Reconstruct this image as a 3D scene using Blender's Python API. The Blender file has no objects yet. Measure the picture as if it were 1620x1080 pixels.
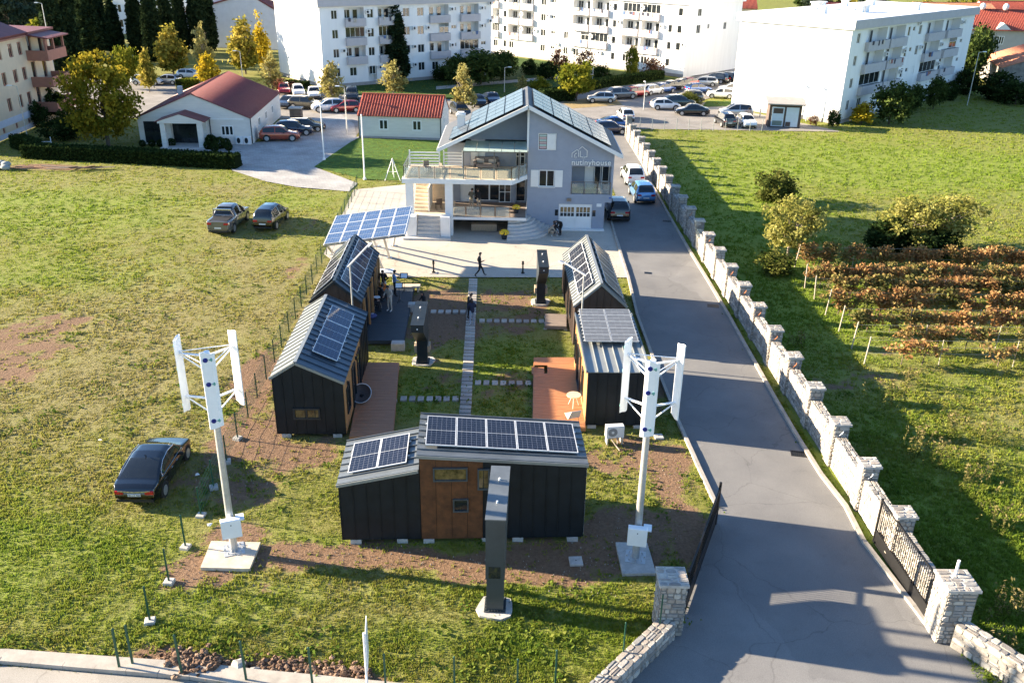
import bpy, bmesh, math, random
import numpy as np
from mathutils import Matrix, Vector
random.seed(7); RNG = np.random.default_rng(7)
R = math.radians
sc = bpy.context.scene
COL = sc.collection

# ------------------------------------------------------------------ camera
CAM_H, CAM_F, CAM_P, CAM_R = 21.5, 1400.0, R(24.5), R(1.0)   # height, focal (px of 1620), pitch down, roll
_f = np.array([0, math.cos(CAM_P), -math.sin(CAM_P)]); _r0 = np.array([1.0, 0, 0]); _u0 = np.array([0, math.sin(CAM_P), math.cos(CAM_P)])
_r = _r0*math.cos(CAM_R)+_u0*math.sin(CAM_R); _u = _u0*math.cos(CAM_R)-_r0*math.sin(CAM_R)
cd = bpy.data.cameras.new('camera'); cam = bpy.data.objects.new('camera', cd); COL.objects.link(cam)
m = Matrix.Identity(4)
for i in range(3):
    m[i][0] = _r[i]; m[i][1] = _u[i]; m[i][2] = -_f[i]
m[2][3] = CAM_H
cam.matrix_world = m
cd.sensor_fit = 'HORIZONTAL'; cd.sensor_width = 36.0; cd.lens = CAM_F/1620*36; cd.clip_start = 0.5; cd.clip_end = 4000
sc.camera = cam

def G(x, y, z=0.0):
    """survey helper: the place on the level z that the photograph shows at x, y"""
    d = _f*CAM_F+_r*(x-810)-_u*(y-540); t = (z-CAM_H)/d[2]
    return Vector((d[0]*t, d[1]*t, z))

# ------------------------------------------------------------------ light
SUN_EL = R(16.8); SUN_AZ = R(180-11.0)        # azimuth of the sun counted from +X towards +Y
to_sun = Vector((math.cos(SUN_EL)*math.cos(SUN_AZ), math.cos(SUN_EL)*math.sin(SUN_AZ), math.sin(SUN_EL)))
w = bpy.data.worlds.new('World'); sc.world = w; w.use_nodes = True
nt = w.node_tree; bg = nt.nodes['Background']
sky = nt.nodes.new('ShaderNodeTexSky'); sky.sky_type = 'NISHITA'; sky.sun_disc = False
sky.sun_elevation = SUN_EL; sky.sun_rotation = R(90)-SUN_AZ     # rotation 0 = +Y, clockwise
sky.air_density = 1.0; sky.dust_density = 0.4; sky.ozone_density = 4.0; sky.altitude = 50
nt.links.new(sky.outputs[0], bg.inputs[0]); bg.inputs[1].default_value = 0.068
sl = bpy.data.lights.new('sun', 'SUN'); sun = bpy.data.objects.new('sun', sl); COL.objects.link(sun)
sl.energy = 5.0; sl.angle = R(0.55); sl.color = (1.0, 0.84, 0.62)
sun.rotation_euler = (-to_sun).to_track_quat('-Z', 'Y').to_euler(); sun.location = (-60, 20, 60)
sc.view_settings.view_transform = 'Standard'; sc.view_settings.look = 'None'
sc.view_settings.exposure = 2.38; sc.view_settings.gamma = 1.0; sc.view_settings.use_curve_mapping = False

# ------------------------------------------------------------------ materials
MATS = {}
def nodes(name):
    mt = bpy.data.materials.new(name); mt.use_nodes = True
    return mt, mt.node_tree.nodes, mt.node_tree.links, mt.node_tree.nodes['Principled BSDF']
def pm(name, col, rough=0.7, var=0.12, scale=3.0, bump=0.0, bscale=30.0, metal=0.0, spec=0.5, world=False, col2=None, detail=4.0, coat=0.0, stretch=None):
    """plain procedural material: two tones of a noise, optional fine relief"""
    if name in MATS: return MATS[name]
    mt, N, L, b = nodes(name)
    b.inputs['Roughness'].default_value = rough; b.inputs['Metallic'].default_value = metal
    b.inputs['Specular IOR Level'].default_value = spec
    if coat: b.inputs['Coat Weight'].default_value = coat; b.inputs['Coat Roughness'].default_value = 0.05
    if world: src = N.new('ShaderNodeNewGeometry').outputs['Position']
    else: src = N.new('ShaderNodeTexCoord').outputs['Object']
    if stretch:
        mp = N.new('ShaderNodeMapping'); mp.inputs['Scale'].default_value = stretch; L.new(src, mp.inputs[0]); src = mp.outputs[0]
    n = N.new('ShaderNodeTexNoise'); n.inputs['Scale'].default_value = scale; n.inputs['Detail'].default_value = detail; n.inputs['Roughness'].default_value = 0.65
    L.new(src, n.inputs['Vector'])
    mx = N.new('ShaderNodeMix'); mx.data_type = 'RGBA'
    c1 = [max(0, c*(1-var)) for c in col]; c2 = list(col2) if col2 else [min(1, c*(1+var)) for c in col]
    mx.inputs['A'].default_value = (*c1, 1); mx.inputs['B'].default_value = (*c2, 1)
    cr = N.new('ShaderNodeMapRange'); cr.inputs['From Min'].default_value = 0.3; cr.inputs['From Max'].default_value = 0.7
    L.new(n.outputs['Fac'], cr.inputs['Value']); L.new(cr.outputs[0], mx.inputs['Factor']); L.new(mx.outputs['Result'], b.inputs['Base Color'])
    if bump:
        n2 = N.new('ShaderNodeTexNoise'); n2.inputs['Scale'].default_value = bscale; n2.inputs['Detail'].default_value = 3
        L.new(src, n2.inputs['Vector'])
        bp = N.new('ShaderNodeBump'); bp.inputs['Strength'].default_value = bump; bp.inputs['Distance'].default_value = 0.03
        L.new(n2.outputs['Fac'], bp.inputs['Height']); L.new(bp.outputs[0], b.inputs['Normal'])
    MATS[name] = mt
    return mt
def emit_none(): pass

def glass_mat(name, tint=(0.75, 0.85, 0.82), refl=0.18, alpha=0.8):
    if name in MATS: return MATS[name]
    mt, N, L, b = nodes(name); N.remove(b)
    out = N['Material Output']
    tr = N.new('ShaderNodeBsdfTransparent'); tr.inputs[0].default_value = (*tint, 1)
    gl = N.new('ShaderNodeBsdfGlossy'); gl.inputs['Roughness'].default_value = 0.05; gl.inputs[0].default_value = (.9, .95, .95, 1)
    df = N.new('ShaderNodeBsdfDiffuse'); df.inputs[0].default_value = (*[c*.8 for c in tint], 1)
    m1 = N.new('ShaderNodeMixShader'); m1.inputs[0].default_value = 1-alpha; L.new(tr.outputs[0], m1.inputs[1]); L.new(df.outputs[0], m1.inputs[2])
    m2 = N.new('ShaderNodeMixShader'); m2.inputs[0].default_value = refl; L.new(m1.outputs[0], m2.inputs[1]); L.new(gl.outputs[0], m2.inputs[2])
    L.new(m2.outputs[0], out.inputs[0]); MATS[name] = mt
    return mt

def line_mask(N, L, src, period, width, off=0.0):
    """1 inside a line of the given width every period metres"""
    a = N.new('ShaderNodeMath'); a.operation = 'ADD'; L.new(src, a.inputs[0]); a.inputs[1].default_value = off+1000*period
    d = N.new('ShaderNodeMath'); d.operation = 'DIVIDE'; L.new(a.outputs[0], d.inputs[0]); d.inputs[1].default_value = period
    fr = N.new('ShaderNodeMath'); fr.operation = 'FRACT'; L.new(d.outputs[0], fr.inputs[0])
    lt = N.new('ShaderNodeMath'); lt.operation = 'LESS_THAN'; L.new(fr.outputs[0], lt.inputs[0]); lt.inputs[1].default_value = width/period
    return lt.outputs[0]
def cell_mat(name, base, line, px, py, lw=0.012, bx=None, rough=0.12, cellvar=0.15, spec=0.5):
    """solar cells printed under glass: thin pale lines every px, py metres"""
    if name in MATS: return MATS[name]
    mt, N, L, b = nodes(name)
    tc = N.new('ShaderNodeTexCoord'); sx = N.new('ShaderNodeSeparateXYZ'); L.new(tc.outputs['Object'], sx.inputs[0])
    ma = line_mask(N, L, sx.outputs[0], px, lw, lw/2); mb = line_mask(N, L, sx.outputs[1], py, lw, lw/2)
    mxm = N.new('ShaderNodeMath'); mxm.operation = 'MAXIMUM'; L.new(ma, mxm.inputs[0]); L.new(mb, mxm.inputs[1])
    vo = N.new('ShaderNodeTexWhiteNoise'); 
    sn = N.new('ShaderNodeVectorMath'); sn.operation = 'SNAP'; L.new(tc.outputs['Object'], sn.inputs[0]); sn.inputs[1].default_value = (px, py, 10)
    L.new(sn.outputs[0], vo.inputs['Vector'])
    m0 = N.new('ShaderNodeMix'); m0.data_type = 'RGBA'; m0.inputs['A'].default_value = (*[c*(1-cellvar) for c in base], 1); m0.inputs['B'].default_value = (*[c*(1+cellvar) for c in base], 1)
    L.new(vo.outputs['Value'], m0.inputs['Factor'])
    mx = N.new('ShaderNodeMix'); mx.data_type = 'RGBA'; mx.inputs['B'].default_value = (*line, 1)
    L.new(m0.outputs['Result'], mx.inputs['A']); L.new(mxm.outputs[0], mx.inputs['Factor']); L.new(mx.outputs['Result'], b.inputs['Base Color'])
    b.inputs['Roughness'].default_value = rough; b.inputs['Specular IOR Level'].default_value = spec
    MATS[name] = mt
    return mt

# ------------------------------------------------------------------ mesh tools
class MB:
    def __init__(s): s.v = []; s.f = []; s.m = []; s.sm = []
    def add(s, vs, fs, mi=0, smooth=False, M=None):
        o = len(s.v)
        if M is not None: vs = [M @ Vector(p) for p in vs]
        s.v += [tuple(p) for p in vs]
        for f in fs: s.f.append(tuple(i+o for i in f)); s.m.append(mi); s.sm.append(smooth)
        return s
    def box(s, x0, x1, y0, y1, z0, z1, mi=0, M=None):
        return s.add([(x0,y0,z0),(x1,y0,z0),(x1,y1,z0),(x0,y1,z0),(x0,y0,z1),(x1,y0,z1),(x1,y1,z1),(x0,y1,z1)],
                     [(3,2,1,0),(4,5,6,7),(0,1,5,4),(1,2,6,5),(2,3,7,6),(3,0,4,7)], mi, False, M)
    def bbox(s, x0, x1, y0, y1, z0, z1, b=0.02, mi=0, M=None):
        """box with its upper edges and corners chamfered"""
        vs = [(x0,y0,z0),(x1,y0,z0),(x1,y1,z0),(x0,y1,z0),(x0,y0,z1-b),(x1,y0,z1-b),(x1,y1,z1-b),(x0,y1,z1-b),
              (x0+b,y0+b,z1),(x1-b,y0+b,z1),(x1-b,y1-b,z1),(x0+b,y1-b,z1)]
        return s.add(vs, [(3,2,1,0),(0,1,5,4),(1,2,6,5),(2,3,7,6),(3,0,4,7),(4,5,9,8),(5,6,10,9),(6,7,11,10),(7,4,8,11),(8,9,10,11)], mi, False, M)
    def bar(s, p, q, wd, ht=None, mi=0, up=(0,0,1)):
        p = Vector(p); q = Vector(q); d = (q-p); ln = d.length
        if ln < 1e-6: return s
        d.normalize(); u = Vector(up)
        if abs(d.dot(u)) > 0.98: u = Vector((0,1,0))
        a = d.cross(u).normalized(); c = a.cross(d)
        ht = wd if ht is None else ht; a *= wd/2; c *= ht/2
        return s.add([p-a-c, p+a-c, p+a+c, p-a+c, q-a-c, q+a-c, q+a+c, q-a+c], [(0,1,2,3),(7,6,5,4),(0,4,5,1),(1,5,6,2),(2,6,7,3),(3,7,4,0)], mi)
    def tube(s, p, q, r0, r1=None, n=8, mi=0, cap=True):
        p = Vector(p); q = Vector(q); d = (q-p).normalized(); r1 = r0 if r1 is None else r1
        u = Vector((0,0,1)) if abs(d.z) < 0.95 else Vector((1,0,0))
        a = d.cross(u).normalized(); c = a.cross(d)
        vs = []
        for (o, rr) in ((p, r0), (q, r1)):
            for k in range(n):
                t = 2*math.pi*k/n; vs.append(o+a*(rr*math.cos(t))+c*(rr*math.sin(t)))
        fs = [(k, (k+1) % n, n+(k+1) % n, n+k) for k in range(n)]
        s.add(vs, fs, mi, True)
        if cap: s.add(vs, [tuple(range(n-1,-1,-1)), tuple(range(n,2*n))], mi)
        return s
    def prism(s, poly, z0, z1, mi=0, M=None):
        """polygon in XY extruded along Z"""
        n = len(poly)
        ar = sum(poly[i][0]*poly[(i+1) % n][1]-poly[(i+1) % n][0]*poly[i][1] for i in range(n))
        if ar < 0: poly = poly[::-1]
        vs = [(p[0],p[1],z0) for p in poly]+[(p[0],p[1],z1) for p in poly]
        return s.add(vs, [tuple(range(n-1,-1,-1)), tuple(range(n,2*n))]+[(i,(i+1) % n,n+(i+1) % n,n+i) for i in range(n)], mi, False, M)
    def slab(s, pts, th, mi=0):
        """closed plate from a polygon in space, th downwards along its normal"""
        P = [Vector(p) for p in pts]; n = (P[1]-P[0]).cross(P[2]-P[0]).normalized()
        if n.z < 0: P = P[::-1]; n = -n
        k = len(P); Q = [p-n*th for p in P]
        return s.add(P+Q, [tuple(range(k)), tuple(range(2*k-1,k-1,-1))]+[(i,k+i,k+(i+1) % k,(i+1) % k) for i in range(k)], mi)
    def ball(s, c, rx, ry=None, rz=None, nu=10, nv=6, mi=0):
        ry = ry or rx; rz = rz or rx; vs = []; fs = []
        for j in range(nv+1):
            t = math.pi*j/nv
            for i in range(nu):
                a = 2*math.pi*i/nu; vs.append((c[0]+rx*math.sin(t)*math.cos(a), c[1]+ry*math.sin(t)*math.sin(a), c[2]+rz*math.cos(t)))
        for j in range(nv):
            for i in range(nu): fs.append((j*nu+i, (j+1)*nu+i, (j+1)*nu+(i+1) % nu, j*nu+(i+1) % nu))
        return s.add(vs, fs, mi, True)
    def mesh(s, name, mats):
        me = bpy.data.meshes.new(name); me.from_pydata(s.v, [], s.f)
        for mt in (mats if isinstance(mats, (list, tuple)) else [mats]): me.materials.append(mt)
        if s.f:
            me.polygons.foreach_set('material_index', s.m); me.polygons.foreach_set('use_smooth', s.sm)
        me.update(); return me
    def build(s, name, mats, parent=None, **kw):
        return link(name, s.mesh(name, mats), parent, **kw)
def link(name, me, parent=None, M=None):
    o = bpy.data.objects.new(name, me); COL.objects.link(o)
    if parent is not None: o.parent = parent
    if M is not None: o.matrix_basis = M
    return o
def tag(o, label=None, cat=None, group=None, kind=None):
    if label: o['label'] = label
    if cat: o['category'] = cat
    if group: o['group'] = group
    if kind: o['kind'] = kind
    return o
def thing(name, label, cat, loc=(0,0,0), rz=0.0, group=None):
    o = bpy.data.objects.new(name, None); COL.objects.link(o); o.empty_display_size = 0.3
    o.location = loc; o.rotation_euler = (0, 0, rz)
    return tag(o, label, cat, group)
def copy_tree(o, parent=None):
    c = o.copy(); COL.objects.link(c); c.parent = parent
    for ch in list(o.children): copy_tree(ch, c)
    return c
def T(x=0, y=0, z=0, rz=0.0): return Matrix.Translation((x,y,z)) @ Matrix.Rotation(rz, 4, 'Z')
def frame(o, x, y):
    """matrix from an origin, a local x and a rough local y direction"""
    x = Vector(x).normalized(); z = x.cross(Vector(y)).normalized(); y = z.cross(x)
    M = Matrix.Identity(4)
    for i in range(3): M[i][0] = x[i]; M[i][1] = y[i]; M[i][2] = z[i]; M[i][3] = o[i]
    return M
def sheet(name, pts, z, mat, kind='structure', sub=0):
    """a flat sheet of ground cover whose edge is a polygon"""
    bm = bmesh.new(); vs = [bm.verts.new((p[0], p[1], z)) for p in pts]; f = bm.faces.new(vs)
    if f.normal.z < 0: f.normal_flip()
    f.normal_update()
    if f.normal.z < 0: f.normal_flip()
    me = bpy.data.meshes.new(name); bm.to_mesh(me); bm.free(); me.materials.append(mat)
    o = link(name, me); tag(o, kind=kind); return o
def inpoly(x, y, poly):
    x = np.asarray(x); y = np.asarray(y); r = np.zeros(x.shape, bool); n = len(poly); j = n-1
    for i in range(n):
        xi, yi = poly[i][0], poly[i][1]; xj, yj = poly[j][0], poly[j][1]
        c = ((yi > y) != (yj > y)) & (x < (xj-xi)*(y-yi)/((yj-yi) if abs(yj-yi) > 1e-9 else 1e-9)+xi)
        r ^= c; j = i
    return r
# ================================================================== SETTING: ground, roads, paving
AX = R(1.5)                                   # the compound leans 1.5 degrees to the left of +Y
def pix(*ps): return [G(*p) for p in ps]
LK = [(1136,800),(1108,740),(1072,660),(1040,580),(1010,500),(996,440),(978,385),(968,350)]      # left kerb of the driveway
RK = [(1560,1090),(1480,1002),(1450,962),(1402,900),(1369,857),(1341,802),(1302,752),(1263,690),(1230,634),(1153,497),(1127,453),(1093,398),(1063,347),(1037,300),(1018,260),(993,220),(984,196)]
pL = pix(*LK); pR = pix(*RK)
road_poly = [Vector((2.2,19.5,0)), G(1075,1000), G(1092,940)]+pL+[Vector((9.3,76,0)), Vector((9.4,90,0)), Vector((9.9,104,0)), Vector((10,112,0)), Vector((13.6,112,0))]+pR[::-1]+[Vector((17,19.5,0))]
plaza_poly = [G(598,438), G(760,438.5), G(996,439), G(985,400), G(968,352), Vector((8.6,82,0)), Vector((-9,84,0)), G(640,292), G(560,300), G(512,402), G(545,425)]
yard_poly = [G(359,262), G(368,270), G(420,287), G(470,296), G(552,303), G(566,290), G(497,264), G(556,224), G(575,214), Vector((-18.6,104.0,0)), G(560,196), G(540,181), G(452,194), Vector((-28.4,100.8,0)), G(330,232), G(262,232), G(255,238), G(352,242)]
lawn_poly = [G(497,264), G(556,224), Vector((-18.2,103.4,0)), Vector((-6.2,102.2,0)), Vector((-5.9,81,0)), G(640,286), G(575,284)]
pub_poly = [Vector((-60,10,0)), Vector((-60,19.2,0)), Vector((-30,20.6,0)), G(0,1052), G(300,1076), Vector((-8,20.5,0)), Vector((2.0,19.6,0)), Vector((20,18.6,0)), Vector((60,15,0)), Vector((60,10,0))]
lot_poly = [(-75,112),(-62,113),(-45,113.5),(-28.5,114.5),(-23,104.5),(-18.8,104.6),(-18.8,112),(-8,111),(-5.5,104.5),(9.5,104.5),(14,112),(41,112.4),(30.5,128.6),(27,134),(41,152),(46,168),(40,174),(29,157),(12,143.5),(1,130),(-6,131),(-20,133),(-36,137),(-48,144),(-60,146),(-80,147)]
dirt_blobs = [(330,960,2.6,1.2,.5),(300,930,1.2,1.2,.55),(450,930,3.0,.8,.45),(900,940,2.0,.6,.5),(405,690,1.3,2.6,.85),(440,730,2.2,1.2,.6),(395,600,.8,5,.8),(360,850,1.4,1.0,.7),(520,875,2.2,.7,.6),(760,890,3.0,.6,.6),  # centre on the photo, radii in metres, strength: bare soil and trampled strips
    (392,640,1.0,5.5,.9),(410,760,1.6,2.2,.75),(330,900,1.6,1.4,.85),(450,880,3.0,.9,.85),(640,885,4.5,.55,.75),(860,905,3.2,.9,.95),(930,880,2.0,1.2,.95),(1000,840,2.0,2.4,1.),
    (1060,760,1.4,2.6,.9),(1020,720,1.6,2.0,.85),(1100,850,1.0,2.0,1.),(960,740,1.0,1.6,.5),(40,550,3.2,3.6,.8),(100,508,2.6,1.4,.55),(0,575,2.5,3,.8),(500,340,.6,5,.42),(470,420,.6,4.5,.5),(540,310,.5,3,.35),
    (700,520,2.0,5.0,.5),(700,600,2.2,2.2,.35),(690,560,1.5,2,.6),(820,470,2.6,2.2,.75),(860,490,1.6,2.,.7),(700,470,2.4,2.2,.6),(800,520,2,2,.2),(350,1060,3.0,.5,1.),(560,1078,2.6,.5,.9),
    (260,1040,1.2,.6,.8),(90,1030,4,.35,.6),(380,690,.9,1.6,.85),(330,760,1.8,2,.45),(640,430,1.4,.8,.5),(1400,600,6,1.2,.35),(1500,560,7,.8,.5),(1450,520,6,.8,.4),(1460,610,9,.7,.5),(300,270,5,1,.3),(60,265,4,1.4,.9),(1025,640,1.2,4,.75)]
dry_blobs = [(1480,585,9,.5,1.),(1450,560,8,.35,.9),(1480,535,8,.35,.8),(1500,508,8,.35,.7),(300,480,9,12,.75),(180,560,9,9,.8),(600,960,6,1.5,.45),(150,680,8,6,.6),(250,300,18,3,.35),(350,340,10,4,.6),(760,480,7,4,.5),(1560,600,8,8,.5),(1580,340,9,4,.45),(1330,250,10,3,.4),(1480,720,4,5,.5),(560,1000,7,2,.3),(450,920,6,2,.4)]
green_blobs = [(60,330,14,8,.8),(80,900,6,3,.75),(300,960,5,2,.6),(770,940,4,1.2,.7),(640,1000,3,1,.6),(900,1020,4,1.4,.6),(470,320,5,5,.6),(820,590,3,5,.9),(1200,420,6,14,1.),(1400,260,22,10,.9),(1480,840,5,8,.9),(1600,950,5,5,.9),(660,620,2.0,3.,.7),(120,430,10,4,.5),(420,250,12,4,.8),(1150,300,6,12,.9),(600,860,4,.6,.7)]
def soft(bl, X, Y):
    o = np.zeros(X.shape)
    for px, py, rx, ry, s in bl:
        c = G(px, py); d2 = ((X-c.x)/rx)**2+((Y-c.y)/ry)**2
        o = np.maximum(o, s*np.exp(-d2**1.5*0.7))
    return o
def axis(segs):
    a = []
    for x0, x1, st in segs: a += list(np.arange(x0, x1-1e-6, st))
    return np.array(a+[segs[-1][1]])
gx = axis([(-2500,-400,300),(-400,-100,30),(-100,-44,4),(-44,44,.4),(44,100,4),(100,400,30),(400,2500,300)])
gy = axis([(-500,0,100),(0,16,4),(16,76,.4),(76,130,1.0),(130,260,6),(260,500,40),(500,3500,300)])
X, Y = np.meshgrid(gx, gy); nx, ny = len(gx), len(gy)
def vnoise(x, y, s, seed):
    r = np.random.default_rng(seed); t = r.random((64,64)); x = x/s; y = y/s
    xi = np.floor(x).astype(int); yi = np.floor(y).astype(int); fx = x-xi; fy = y-yi; fx = fx*fx*(3-2*fx); fy = fy*fy*(3-2*fy)
    g = lambda a, b: t[a % 64, b % 64]
    return (g(xi,yi)*(1-fx)+g(xi+1,yi)*fx)*(1-fy)+(g(xi,yi+1)*(1-fx)+g(xi+1,yi+1)*fx)*fy
def fbm(x, y, s, seed): return sum(vnoise(x, y, s/2**k, seed+k)*.5**k for k in range(4))/1.875
near = (np.abs(X) < 44) & (Y > 16) & (Y < 130)
Zg = np.where(near, (fbm(X, Y, 2.4, 3)-.5)*.10+(fbm(X, Y, .9, 9)-.5)*.05, 0)-.035
hard = [road_poly, plaza_poly, yard_poly, pub_poly, lot_poly]
for pl in hard: Zg = np.where(inpoly(X, Y, pl), -.09, Zg)
TRACKS = [[(-16.5,81),(-18.5,76),(-21.5,71),(-23.2,66.5)],[(-18.5,76),(-19.6,68)],[(-23.2,66.5),(-24,58),(-20,46),(-16.4,37),(-15.3,30.5),(-15.5,24),(-17,21.5)]]
def zones(X, Y):
    n1 = fbm(X, Y, 3.5, 21); n2 = fbm(X, Y, 1.2, 31)
    db = soft(dirt_blobs, X, Y); n3 = fbm(X, Y, .55, 57); dirt = np.clip(db*1.25+((n1-.5)*1.5+(n3-.5)*1.3)*np.clip(db*4,0,1)-.18, 0, 1)
    comp = inpoly(X, Y, [(-12.3,22),(-14.2,58),(7.6,58),(8.3,31),(6,25)])
    dirt = np.where(comp, np.clip(dirt+np.clip((n1*.6+n2*.4-.50)*3.2, 0, .62), 0, 1), dirt)
    trk = np.zeros(X.shape)                                   # wheel tracks pressed into the meadow
    for tr_ in TRACKS:
        for a, c in zip(tr_[:-1], tr_[1:]):
            dx, dy = c[0]-a[0], c[1]-a[1]; L2 = dx*dx+dy*dy; t_ = np.clip(((X-a[0])*dx+(Y-a[1])*dy)/L2, 0, 1); d_ = np.hypot(X-a[0]-dx*t_, Y-a[1]-dy*t_)
            trk = np.maximum(trk, np.exp(-((d_-.78)/.30)**2))
    dry = np.clip(soft(dry_blobs, X, Y)*1.1+(n1-.5)*1.1+np.where(X < -12, .14, 0)+np.where(comp, .22, 0)+trk*.5*np.clip(n2*2-.3,0,1), 0, 1)
    dirt = np.clip(dirt+trk*.28*np.clip(n2*2-.5,0,1), 0, 1)
    grn = np.clip(soft(green_blobs, X, Y)+(n2-.5)*.8+np.where(X > 13, .25, 0), 0, 1)
    return dirt, dry, grn
dirt, dry, grn = zones(X, Y)
me = bpy.data.meshes.new('ground')
vs = np.stack([X.ravel(), Y.ravel(), Zg.ravel()], 1)
ii = (np.arange(ny-1)[:,None]*nx+np.arange(nx-1)[None,:]).ravel()
fs = np.stack([ii, ii+1, ii+nx+1, ii+nx], 1)
me.vertices.add(len(vs)); me.vertices.foreach_set('co', vs.ravel())
me.loops.add(fs.size); me.loops.foreach_set('vertex_index', fs.ravel().astype(np.int32))
me.polygons.add(len(fs)); me.polygons.foreach_set('loop_start', np.arange(0, fs.size, 4, dtype=np.int32)); me.polygons.foreach_set('use_smooth', np.ones(len(fs), bool))
me.update(); me.validate()
ca = me.color_attributes.new('zones', 'FLOAT_COLOR', 'POINT')
ca.data.foreach_set('color', np.stack([dirt.ravel(), dry.ravel(), grn.ravel(), np.ones(dirt.size)], 1).ravel().astype(np.float32))
ground = link('ground', me); tag(ground, kind='structure')
def ground_mat():
    mt, N, L, b = nodes('meadow_soil')
    at = N.new('ShaderNodeAttribute'); at.attribute_name = 'zones'; sp = N.new('ShaderNodeSeparateColor'); L.new(at.outputs['Color'], sp.inputs[0])
    pos = N.new('ShaderNodeNewGeometry').outputs['Position']
    def noise(s, d=5.0, r=.7):
        n = N.new('ShaderNodeTexNoise'); n.inputs['Scale'].default_value = s; n.inputs['Detail'].default_value = d; n.inputs['Roughness'].default_value = r; L.new(pos, n.inputs['Vector']); return n.outputs['Fac']
    def ramp(src, a, c): 
        mr = N.new('ShaderNodeMapRange'); mr.inputs['From Min'].default_value = a; mr.inputs['From Max'].default_value = c; L.new(src, mr.inputs['Value']); return mr.outputs[0]
    def mix(a, bb, f):
        mx = N.new('ShaderNodeMix'); mx.data_type = 'RGBA'
        for k, v in (('A', a), ('B', bb)):
            if isinstance(v, tuple): mx.inputs[k].default_value = (*v, 1)
            else: L.new(v, mx.inputs[k])
        L.new(f, mx.inputs['Factor']); return mx.outputs['Result']
    def add(a, bb, k):
        md = N.new('ShaderNodeMath'); md.operation = 'MULTIPLY_ADD'; L.new(bb, md.inputs[0]); md.inputs[1].default_value = k; L.new(a, md.inputs[2]); md.use_clamp = True; return md.outputs[0]
    fine = noise(9.0); mid = noise(2.3); tiny = noise(34.0, 3)
    c = mix((.155,.168,.032), (.205,.200,.050), ramp(mid, .35, .65))
    c = mix(c, (.215,.185,.085), add(ramp(fine, .45, .9), sp.outputs[1], .75))
    gm = N.new('ShaderNodeMath'); gm.operation = 'MULTIPLY'; L.new(sp.outputs[2], gm.inputs[0]); L.new(ramp(fine, .25, .55), gm.inputs[1])
    c = mix(c, (.180,.235,.035), gm.outputs[0])
    soil = mix((.130,.076,.046), (.240,.155,.098), ramp(fine, .3, .7)); soil = mix(soil, (.30,.24,.18), ramp(tiny, .62, .75))
    dm = N.new('ShaderNodeMath'); dm.operation = 'ADD'; L.new(sp.outputs[0], dm.inputs[0]); L.new(ramp(fine, .15, 1.15), dm.inputs[1])
    c = mix(c, soil, ramp(dm.outputs[0], .72, .98))
    L.new(c, b.inputs['Base Color']); b.inputs['Roughness'].default_value = .95; b.inputs['Specular IOR Level'].default_value = .15
    bp = N.new('ShaderNodeBump'); bp.inputs['Strength'].default_value = .8; bp.inputs['Distance'].default_value = .10; L.new(fine, bp.inputs['Height'])
    L.new(bp.outputs[0], b.inputs['Normal']); return mt
me.materials.append(ground_mat())

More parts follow.
